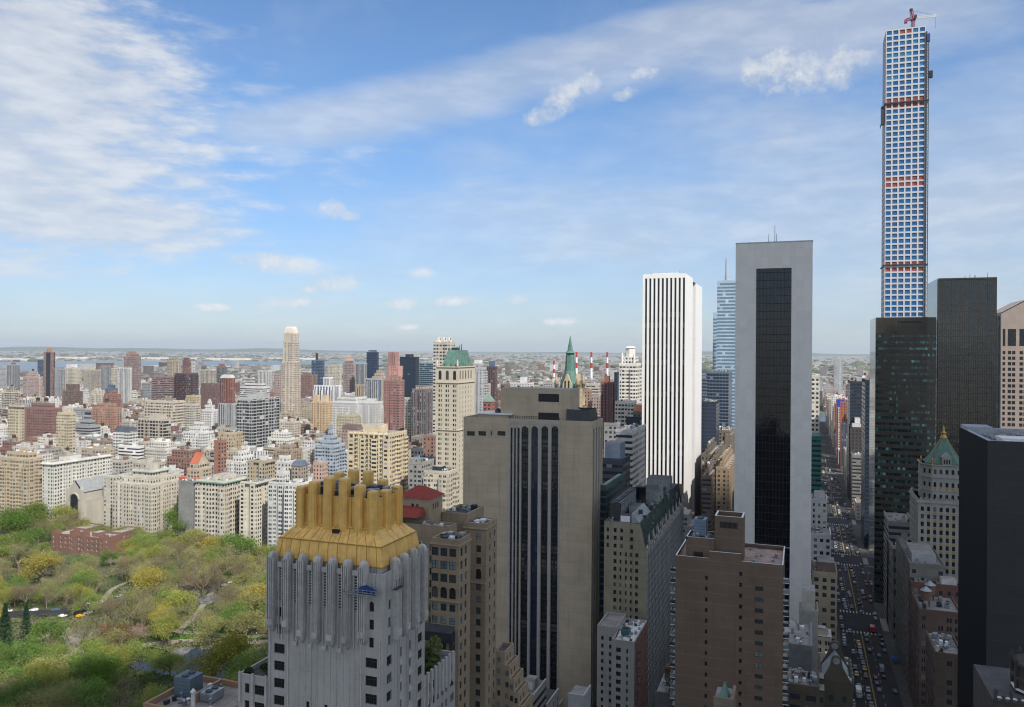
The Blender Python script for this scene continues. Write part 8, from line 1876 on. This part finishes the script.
ft(103, 634, 5.5, (.38, .06, .12), 'small deep pink blossom tree touching the reddish brown one', 3)
ft(93, 647, 10, (.40, .42, .30), 'white blossoming tree right of the footbridge', 3)
ft(138, 643, 9, (.42, .30, .28), 'pale pink cherry tree at the left end of the pond path', 4)
ft(112, 678, 15, YG, 'yellow-green tree below the left end of the pond', 2)
ft(99, 703, 19, (.10, .18, .02), 'vivid green tree at the bottom between footbridge and pond', 0)
ft(45, 565, 6, (.50, .10, .18), 'pink blossom tree in the yard left of the red brick hall', 3)
ft(22, 566, 7.5, GR, 'small round green tree in the yard at the far left', 0)
ft(111, 567, 8, GR, 'small green tree at the right corner of the red brick hall', 0)
ft(15, 545, 19, (.10, .17, .035), 'broad dark green tree at the left edge behind the yard', 1)
ft(38, 537, 17, (.14, .19, .05), 'broad green tree just right of the dark one behind the yard', 2)
ft(67, 529, 11, YG, 'yellow-green tree in front of the church gable', 0)
ft(92, 524, 12, YG, 'yellow-green tree in front of the church annex', 1)
ft(229, 682, 23, (.27, .25, .045), 'large golden green tree on the right pond bank', 0)
ft(184, 692, 14, OL, 'olive tree hanging over the near pond bank', 4)
ft(73, 617, 9, BRN, 'bare brown tree right above the footbridge', 5)
ft(128, 622, 15, OL, 'pale olive tree with bare limbs above the pond, right of the drive', 6)
for i, y in enumerate([322+9.3*k for k in range(38)]):
    x = 478+rnd.uniform(-5, 4); col, cn = [(LG, 'light green'), (OL, 'olive'), (YG, 'yellow-green'), (GR, 'green'), (BRN, 'budding brown')][rnd.choices(range(5), [4, 3, 3, 2, 1])[0]]; R_ = rnd.uniform(6.5, 9.5)
    plant_tree(x, y, R_/6.2, col, f'{cn} tree in the row along the park wall beside the avenue', f'{cn} trees along the park wall'); SP.append((x, y, R_*.8))
PALT = [(OL, 'olive'), (YG, 'yellow-green'), (LG, 'light green'), (GR, 'green'), (BRN, 'budding brown'), ((.30, .285, .15), 'pale olive'), (GOLDT, 'golden')]
cand = 0; planted = 0
while planted < 215 and cand < 60000:
    cand += 1; px = rnd.uniform(-35, 300); yb = rnd.uniform(515, 745); x, y = gnd(px, yb)
    if x > 482 or y < PARKY+6: continue
    if any(inpoly(x, y, P) for P in NOTREE): continue
    r_ = rnd.uniform(5.8, 9.0)
    if any((x-a)**2+(y-c)**2 < ((r_+q)*.60)**2 for a, c, q in SP): continue
    # keep crowns from hiding the hall, the yard, the drive and the pond bank
    top = proj(x, y, 2.3*r_); ok = True
    for (a0, a1, t0_, b0_) in ((50, 128, 524, 553), (8, 48, 548, 572), (0, 106, 604, 618), (64, 84, 632, 670), (124, 232, 648, 678), (150, 268, 632, 646), (0, 28, 642, 660), (180, 222, 592, 605), (98, 128, 580, 592)):
        if a0-3 < px < a1+3 and top[1] < b0_-2 and yb > b0_-1: ok = False
    if not ok:
        if rnd.random() < .985: continue
        r_ = 3.0
    if yb > 655: w_ = [3, 1, 2, 4, .5, 1, .3]
    elif yb < 560: w_ = [3, 2.5, 2, 2, 1.2, 2, .8]
    else: w_ = [5, 2, 1.5, 1, 2.0, 4, .6]
    k = rnd.choices(range(7), w_)[0]; col, cn = PALT[k]; q = rnd.uniform(.85, 1.2); col = tuple(c*q for c in col)
    v = rnd.choice([4, 5, 6]) if k in (4, 5) or (k == 0 and rnd.random() < .6) else rnd.choice([0, 1, 2, 3])
    zone = 'along the avenue edge of the park' if x > 440 else ('in the park below the drive' if yb > 625 else 'in the park thicket above the drive')
    plant_tree(x, y, r_/6.2, col, f'{cn} spring tree {zone}', f'{cn} trees {zone}', v); SP.append((x, y, r_)); planted += 1
# undergrowth: one mass nobody could count
b = MB(); vs = []; fs = []; r = random.Random(8)
for i in range(30000):
    px = r.uniform(-20, 290); yb = r.uniform(520, 720); x, y = gnd(px, yb)
    if x > 485 or y < PARKY+2 or any(inpoly(x, y, P) for P in NOTREE): continue
    z = r.uniform(.1, 1.9)*(.5+.5*sin(x*.11)*cos(y*.13)) ; s = r.uniform(.3, .75); p = Vector((x, y, .15+max(z, .1))); u = Vector((r.gauss(0, 1), r.gauss(0, 1), r.gauss(0, 1)+.8)).normalized(); v = u.orthogonal().normalized(); w_ = u.cross(v); k = len(vs); vs += [p-v*s, p-w_*s, p+v*s, p+w_*s]; fs.append((k, k+1, k+2, k+3))
me = bpy.data.meshes.new('undergrowth'); me.from_pydata([tuple(v) for v in vs], [], fs); me.materials.append(M_LEAF); o = bpy.data.objects.new('undergrowth', me); COL.objects.link(o); o.color = (.10, .13, .04, 1); o['kind'] = 'stuff'; o['label'] = 'low bushes and ground cover under the park trees'; o['category'] = 'undergrowth'

# =================================================================== CARS AND PEOPLE
m, t, b_ = new_mat('car_paint'); t.l.new(t.node('ShaderNodeObjectInfo').outputs['Color'], b_.inputs['Base Color']); b_.inputs['Roughness'].default_value = .3; b_.inputs['Coat Weight'].default_value = .5; M_CAR = m
M_TYRE = plain('tyre_rubber', (.02, .02, .02), .9)
def car_parts(L=4.7, W_=1.85, H_=1.45, van=False):
    def hull(prof, w0, w1, m):   # prof: (x, z) outline, extruded across with slight tumblehome
        b = MB(); n = len(prof); vs = [(x, -w0/2 if z < .95 else -w1/2, z) for x, z in prof]+[(x, w0/2 if z < .95 else w1/2, z) for x, z in prof]
        b.mesh_faces(vs, [tuple(range(n)), tuple(reversed(range(n, 2*n)))]+[(i, n+i, n+(i+1) % n, (i+1) % n) for i in range(n)], m); return b
    h = L/2
    if van: body = hull([(-h, .35), (h, .35), (h, 1.0), (h-.5, 1.25), (h-1.3, H_), (-h+.05, H_), (-h, .8)], W_, W_*.92, M_CAR); cab = hull([(h-.52, 1.22), (h-1.25, H_-.1), (h-2.3, H_-.12), (h-2.3, 1.15)], W_*1.01, W_*.935, M_GLASS)
    else: body = hull([(-h, .32), (h, .32), (h, .68), (h-.35, .82), (h-1.35, .92), (h-2.0, H_), (-h+1.15, H_), (-h+.45, .98), (-h, .9)], W_, W_*.78, M_CAR); cab = hull([(h-1.30, .955), (h-1.93, H_-.04), (-h+1.2, H_-.04), (-h+.62, .965)], W_*.8, W_*.80, M_GLASS)
    body.mesh_faces([(h+.01, s*W_*.33+u, z) for s in (1,) for u, z in ((-.2, .6), (.2, .6), (.2, .74), (-.2, .74))], [(0, 1, 2, 3)], M_WHITE)
    wh = MB(); wh.tube((0, -.11, 0), (0, .11, 0), .33, .33, M_TYRE, 10); wh.tube((0, -.115, 0), (0, .115, 0), .17, .17, M_METAL, 8)
    return body.mesh('body'), cab.mesh('window_glass'), wh.mesh('wheel'), L, W_
SEDAN = car_parts(); VAN = car_parts(6.2, 2.1, 2.6, True)
def car(x, y, rz, kind, col, label, group, name='car', z=.0, wheels=True):
    bm, gm_, wm, L, W_ = VAN if kind == 'van' else SEDAN
    e = thing(name, label, 'taxi' if name == 'taxi' else ('van' if kind == 'van' else 'car'), (x, y, z), group); e.rotation_euler = (0, 0, rz)
    for nm, me in (('body', bm), ('window_glass', gm_)): o = bpy.data.objects.new(nm, me); COL.objects.link(o); o.parent = e; o.color = (*col, 1)
    if wheels:
        for sx_ in (-1, 1):
            for s2 in (-1, 1): o = bpy.data.objects.new('wheel', wm); COL.objects.link(o); o.parent = e; o.location = (sx_*L*.31, s2*W_*.46, .33)
    return e
CC = [((.52, .28, .035), 'yellow', 'taxi'), ((.38, .39, .41), 'white', 'car'), ((.03, .03, .035), 'black', 'car'), ((.15, .155, .165), 'silver grey', 'car'), ((.09, .14, .22), 'dark blue', 'car'), ((.28, .03, .03), 'dark red', 'car')]
r = random.Random(5)
taken = []
for lane, dirn in ((-6.0, 0), (-2.2, 0), (2.2, pi), (6.0, pi), (9.4, pi), (-9.4, 0)):
    x = 372+r.uniform(0, 8)
    while x < 1130:
        dens = {(-6.0): .3, (-2.2): .32, 2.2: .62, 6.0: .6, 9.4: .4, -9.4: .35}[lane]
        blockx = any(a < x < c for a, c in ((482, 518), (632, 660), (774, 804), (917, 947)))
        if r.random() < dens and not (blockx and r.random() < .7) and (x < 800 or r.random() < .7):
            k = r.choices(range(6), [3, 4, 4, 4, 2, 1] if abs(lane) < 9 else [0, 3, 4, 4, 3, 1])[0]; col, cn, nm = CC[k]; van = nm == 'car' and cn == 'white' and r.random() < .3
            part_ = 'before the first crossing' if x < 485 else ('between the first and second crossing' if x < 632 else 'beyond the second crossing')
            kind_ = 'van' if van else nm
            pk_ = 'parked' if abs(lane) > 9 else 'driving'
            car(x+r.uniform(-.5, .5), CY+lane+r.uniform(-.3, .3), dirn, 'van' if van else 'car', col, f'{cn} {kind_} {pk_} in the canyon street {part_}', f'{cn} {kind_}s {pk_} {part_}', 'van' if van else nm, wheels=x < 650)
        x += r.uniform(6.2, 9.5)
# box truck and red-roofed food stall at the first crossing
def boxtruck(x, y, rz, col, boxc, label):
    e = thing('truck', label, 'truck', (x, y, 0)); e.rotation_euler = (0, 0, rz)
    def P(name, b, c=None): o = b.build(name); o.parent = e; o.color = (*(c or col), 1)
    b = MB(); b.box(-3.6, 1.6, -1.2, 1.2, .8, 3.3, M_CAR, bottom=True); P('cargo_box', b, boxc); b = MB(); b.prism([(1.7, -1.1), (3.7, -1.05), (3.7, 1.05), (1.7, 1.1)], .5, 2.0, M_CAR); b.frustum([(1.7, -1.1), (3.6, -1.05), (3.6, 1.05), (1.7, 1.1)], 2.0, [(1.7, -1), (2.9, -.95), (2.9, .95), (1.7, 1)], 2.6, M_GLASS, top=M_CAR); P('cab', b)
    for sx_ in (-2.3, 2.6):
        for s in (-1, 1): b = MB(); b.tube((sx_, s*1.15-.14, .45), (sx_, s*1.15+.14, .45), .45, .45, M_TYRE, 10); P('wheel', b)
x, y = gnd(868, 697); boxtruck(x, CY+6.5, pi, (.6, .6, .62), (.75, .76, .78), 'white box truck in the nearest lane by the gabled brown house')
x, y = gnd(865, 616); boxtruck(486, CY-6, 0, (.75, .45, .05), (.60, .04, .04), 'red box truck with a yellow cab at the first crossing')
x, y = gnd(901, 663); st_ = thing('street_stall', 'bright blue parasol stall on the right pavement', 'stall', (x, CY-13, .15)); b = MB(); b.tube((x, CY-13, .15), (x, CY-13, 2.6), .05, .05, M_METAL, 6); b.build('pole', st_); b = MB(); b.lathe(x, CY-13, [(2.0, 2.2), (1.2, 2.6), (.05, 3.0)], plain('blue_canvas', (.02, .12, .45), .8), 10); b.build('parasol', st_); b = MB(); b.box(x-1.2, x+1.2, CY-13.6, CY-12.4, .4, 1.3, M_METAL, bottom=True); b.build('cart', st_)
# cars on the park drive
spots = [(8, 612, 'white car'), (34, 611, 'white van-like car'), (63, 617, 'white car'), (88, 614, 'silver car'), (90, 604, 'white car'), (101, 603, 'white car'), (80, 617, 'yellow'), (20, 617, 'black'), (44, 617, 'black'), (232, 583, 'white'), (225, 586, 'grey'), (120, 597, 'grey'), (56, 611, 'dark blue')]
for i, (px, py, cn) in enumerate(spots):
    x, y = gnd(px, py); q = min(drive, key=lambda v: (v.x-x)**2+(v.y-y)**2); j = drive.index(q); dv = drive[min(j+1, len(drive)-1)]-drive[max(j-1, 0)]; rz = atan2(dv.y, dv.x)+(pi if i % 2 else 0)
    col = {'w': (.78, .79, .8), 's': (.45, .46, .48), 'y': (.72, .36, .03), 'b': (.03, .03, .035), 'g': (.3, .31, .33), 'd': (.07, .11, .2)}[cn[0]]
    lb_ = ['white car at the left end of the park drive', 'long white car second from the left on the park drive', 'white car right above the footbridge on the park drive', 'silver car on the park drive right of the footbridge', 'white car on the upper lane of the park drive', 'white car at the bend of the park drive', 'yellow taxi between the white and silver cars on the park drive', 'black car lower left on the park drive', 'black car left of the footbridge on the park drive', 'white car where the drive nears the silver tower', 'grey car behind the white one near the silver tower', 'grey car past the bend of the park drive', 'dark blue car among white ones on the park drive'][i]
    car(x, y, rz, 'car', col, lb_, None, 'taxi' if cn[0] == 'y' else 'car', z=.165)
# avenue cars along the park edge (yellow and orange vehicles seen through the trees)
for i in range(16):
    y = 560+i*9.5; 
    car(497+(i % 3)*3.6, y, -pi/2, 'van' if i % 5 == 0 else 'car', CC[[0, 0, 1, 0, 2, 3][i % 6]][0], f'{CC[[0, 0, 1, 0, 2, 3][i % 6]][1]} vehicle on the avenue in front of the cream block behind the park trees', f'{CC[[0, 0, 1, 0, 2, 3][i % 6]][1]} vehicles on the avenue', 'taxi' if [0, 0, 1, 0, 2, 3][i % 6] == 0 and i % 5 else ('van' if i % 5 == 0 else 'car'))
# people: one continuous skinned figure, walking or standing, with clothes
def figure(walk):
    V = [(0, 0, .95), (0, 0, 1.20), (0, 0, 1.42), (0, 0, 1.52), (0, .01, 1.66), (0, .19, 1.40), (0.06*walk, .26, 1.15), (.16*walk, .27, .92), (0, -.19, 1.40), (-.06*walk, -.26, 1.15), (-.04*walk, -.27, .92), (0, .10, .88), (.16*walk, .11, .48), (.10*walk-.0, .11, .07), (.26*walk+.10, .12, .04), (0, -.10, .88), (-.10*walk, -.11, .48), (-.32*walk, -.11, .09), (-.22*walk+.10, -.12, .04)]
    E = [(0, 1), (1, 2), (2, 3), (3, 4), (2, 5), (5, 6), (6, 7), (2, 8), (8, 9), (9, 10), (0, 11), (11, 12), (12, 13), (13, 14), (0, 15), (15, 16), (16, 17), (17, 18)]
    R = [.15, .14, .15, .06, .11, .07, .05, .04, .07, .05, .04, .10, .07, .05, .045, .10, .07, .05, .045]
    me = bpy.data.meshes.new('figure'); me.from_pydata(V, E, []); o = bpy.data.objects.new('figure', me); COL.objects.link(o); md = o.modifiers.new('skin', 'SKIN'); o.modifiers.new('sub', 'SUBSURF').levels = 1
    for i, rr_ in enumerate(R): me.skin_vertices[0].data[i].radius = (rr_, rr_)
    me.skin_vertices[0].data[0].use_root = True
    dg = bpy.context.evaluated_depsgraph_get(); out = bpy.data.meshes.new_from_object(o.evaluated_get(dg)); bpy.data.objects.remove(o)
    for m_ in (M_CLOTH, M_LEGS, M_SKIN): out.materials.append(m_)
    for p in out.polygons: z = p.center.z; p.material_index = 2 if z > 1.5 or (z < 1.0 and abs(p.center.y) > .22) else (1 if z < .92 else 0)
    return out
m, t, b_ = new_mat('jacket_cloth'); t.l.new(t.node('ShaderNodeObjectInfo').outputs['Color'], b_.inputs['Base Color']); b_.inputs['Roughness'].default_value = .9; M_CLOTH = m
M_LEGS = plain('trouser_cloth', (.035, .04, .06), .9); M_SKIN = plain('skin', (.42, .26, .19), .6); M_HAIR = plain('hair', (.04, .025, .015), .7)
FIG = [figure(1), figure(.25)]
hb = MB(); hb.lathe(0, 0, [(.115, 1.60), (.125, 1.70), (.10, 1.79), (.02, 1.83)], M_HAIR, 8); HAIRM = hb.mesh('hair')
zones = [((68, 636, 79, 668), 12, 'walking on the stone footbridge'), ((160, 630, 258, 637), 10, 'walking on the upper pond path'), ((132, 643, 262, 646), 14, 'walking on the pond side path')]
for (a0, t0_, a1, t1_), n, wh_ in zones:
    for i in range(n):
        f = r.random(); px = a0+(a1-a0)*f+r.uniform(-2, 2)*(a1-a0 < 20); py = t0_+(t1_-t0_)*(f if a1-a0 < 20 else r.random())
        if a1-a0 > 20: py = (641.5 if 'side' in wh_ else 634.2)+r.uniform(-.6, 1.2)
        z = .2+1.9*sin(pi*f) if a1-a0 < 20 else .18; x, y = gnd(px, py, z)
        cl, cn = r.choice([((.5, .5, .5), 'grey'), ((.35, .04, .04), 'red'), ((.03, .03, .04), 'black'), ((.05, .09, .25), 'blue'), ((.7, .7, .68), 'white')])
        e = bpy.data.objects.new('person', FIG[i % 2]); COL.objects.link(e); e.location = (x, y, z); e.rotation_euler = (0, 0, r.uniform(0, 6.28)); e.color = (*cl, 1); tag(e, f'person in a {cn} top {wh_}', 'person', f'{cn} topped people {wh_}')
        h_ = bpy.data.objects.new('hair', HAIRM); COL.objects.link(h_); h_.parent = e

# =================================================================== AN UNSEEN SHADE CLOUD OVERHEAD AND THE HAZE
# the photograph's near half lies in the shade of a cloud: it hangs towards the sun at 1400 m
sh = Vector((SUN_DIR.x/SUN_DIR.z, SUN_DIR.y/SUN_DIR.z, 0)); cz_ = 1400.0; cc0 = Vector((100, 0, 0))+sh*cz_
KEY = [(-180, 500), (-120, 560), (-60, 620), (-25, 640), (-8, 590), (5, 520), (15, 500), (22, 475), (35, 376), (53, 322), (65, 322), (80, 360), (110, 450), (150, 500), (180, 500)]  # cloud outline shaped so its shade covers chosen streets and towers
def rad(a):
    for (a0, r0), (a1, r1) in zip(KEY[:-1], KEY[1:]):
        if a0 <= a <= a1: f = (a-a0)/(a1-a0); return r0+(r1-r0)*f
    return 500
M_CLD = plain('cloud_white', (.85, .86, .88), 1.0, var=.03, scale=.01, spec=0)
b = MB(); na, nr = 96, 10; vs = []; fs = []
for s in (1, -1):
    for j in range(nr+1):
        for i in range(na):
            a = 2*pi*i/na; ad = math.degrees(a); ad = ad-360 if ad > 180 else ad; R_ = rad(ad)*(1+.03*sin(a*13)+.02*sin(a*29)); f = sin(pi/2*j/nr); th = sqrt(max(0, 1-f*f)); h = th*(150 if s > 0 else 40)+(14*sin(a*7+j)+9*sin(a*17-j*2))*th
            vs.append((cc0.x+R_*f*cos(a), cc0.y+R_*f*sin(a), cz_+s*h))
n0_ = (nr+1)*na
for s in (0, 1):
    for j in range(nr):
        for i in range(na):
            k = (i+1) % na; q = (s*n0_+j*na+i, s*n0_+(j+1)*na+i, s*n0_+(j+1)*na+k, s*n0_+j*na+k); fs.append(q if s == 0 else q[::-1])
b.mesh_faces(vs, fs, M_CLD, smooth=True); o = b.build('cloud'); o['kind'] = 'structure'
m = bpy.data.materials.new('haze'); m.use_nodes = True; nt = m.node_tree; nt.nodes.clear(); ou = nt.nodes.new('ShaderNodeOutputMaterial'); pv = nt.nodes.new('ShaderNodeVolumePrincipled')
pv.inputs['Color'].default_value = (0.82, 0.92, 1.0, 1); pv.inputs['Density'].default_value = 2.6e-5; pv.inputs['Anisotropy'].default_value = 0.1; nt.links.new(pv.outputs[0], ou.inputs['Volume'])
b = MB(); b.box(-3200, 60200, -30200, 60200, -4, 470, m, bottom=True); o = b.build('haze'); o['kind'] = 'stuff'
o.visible_shadow = True
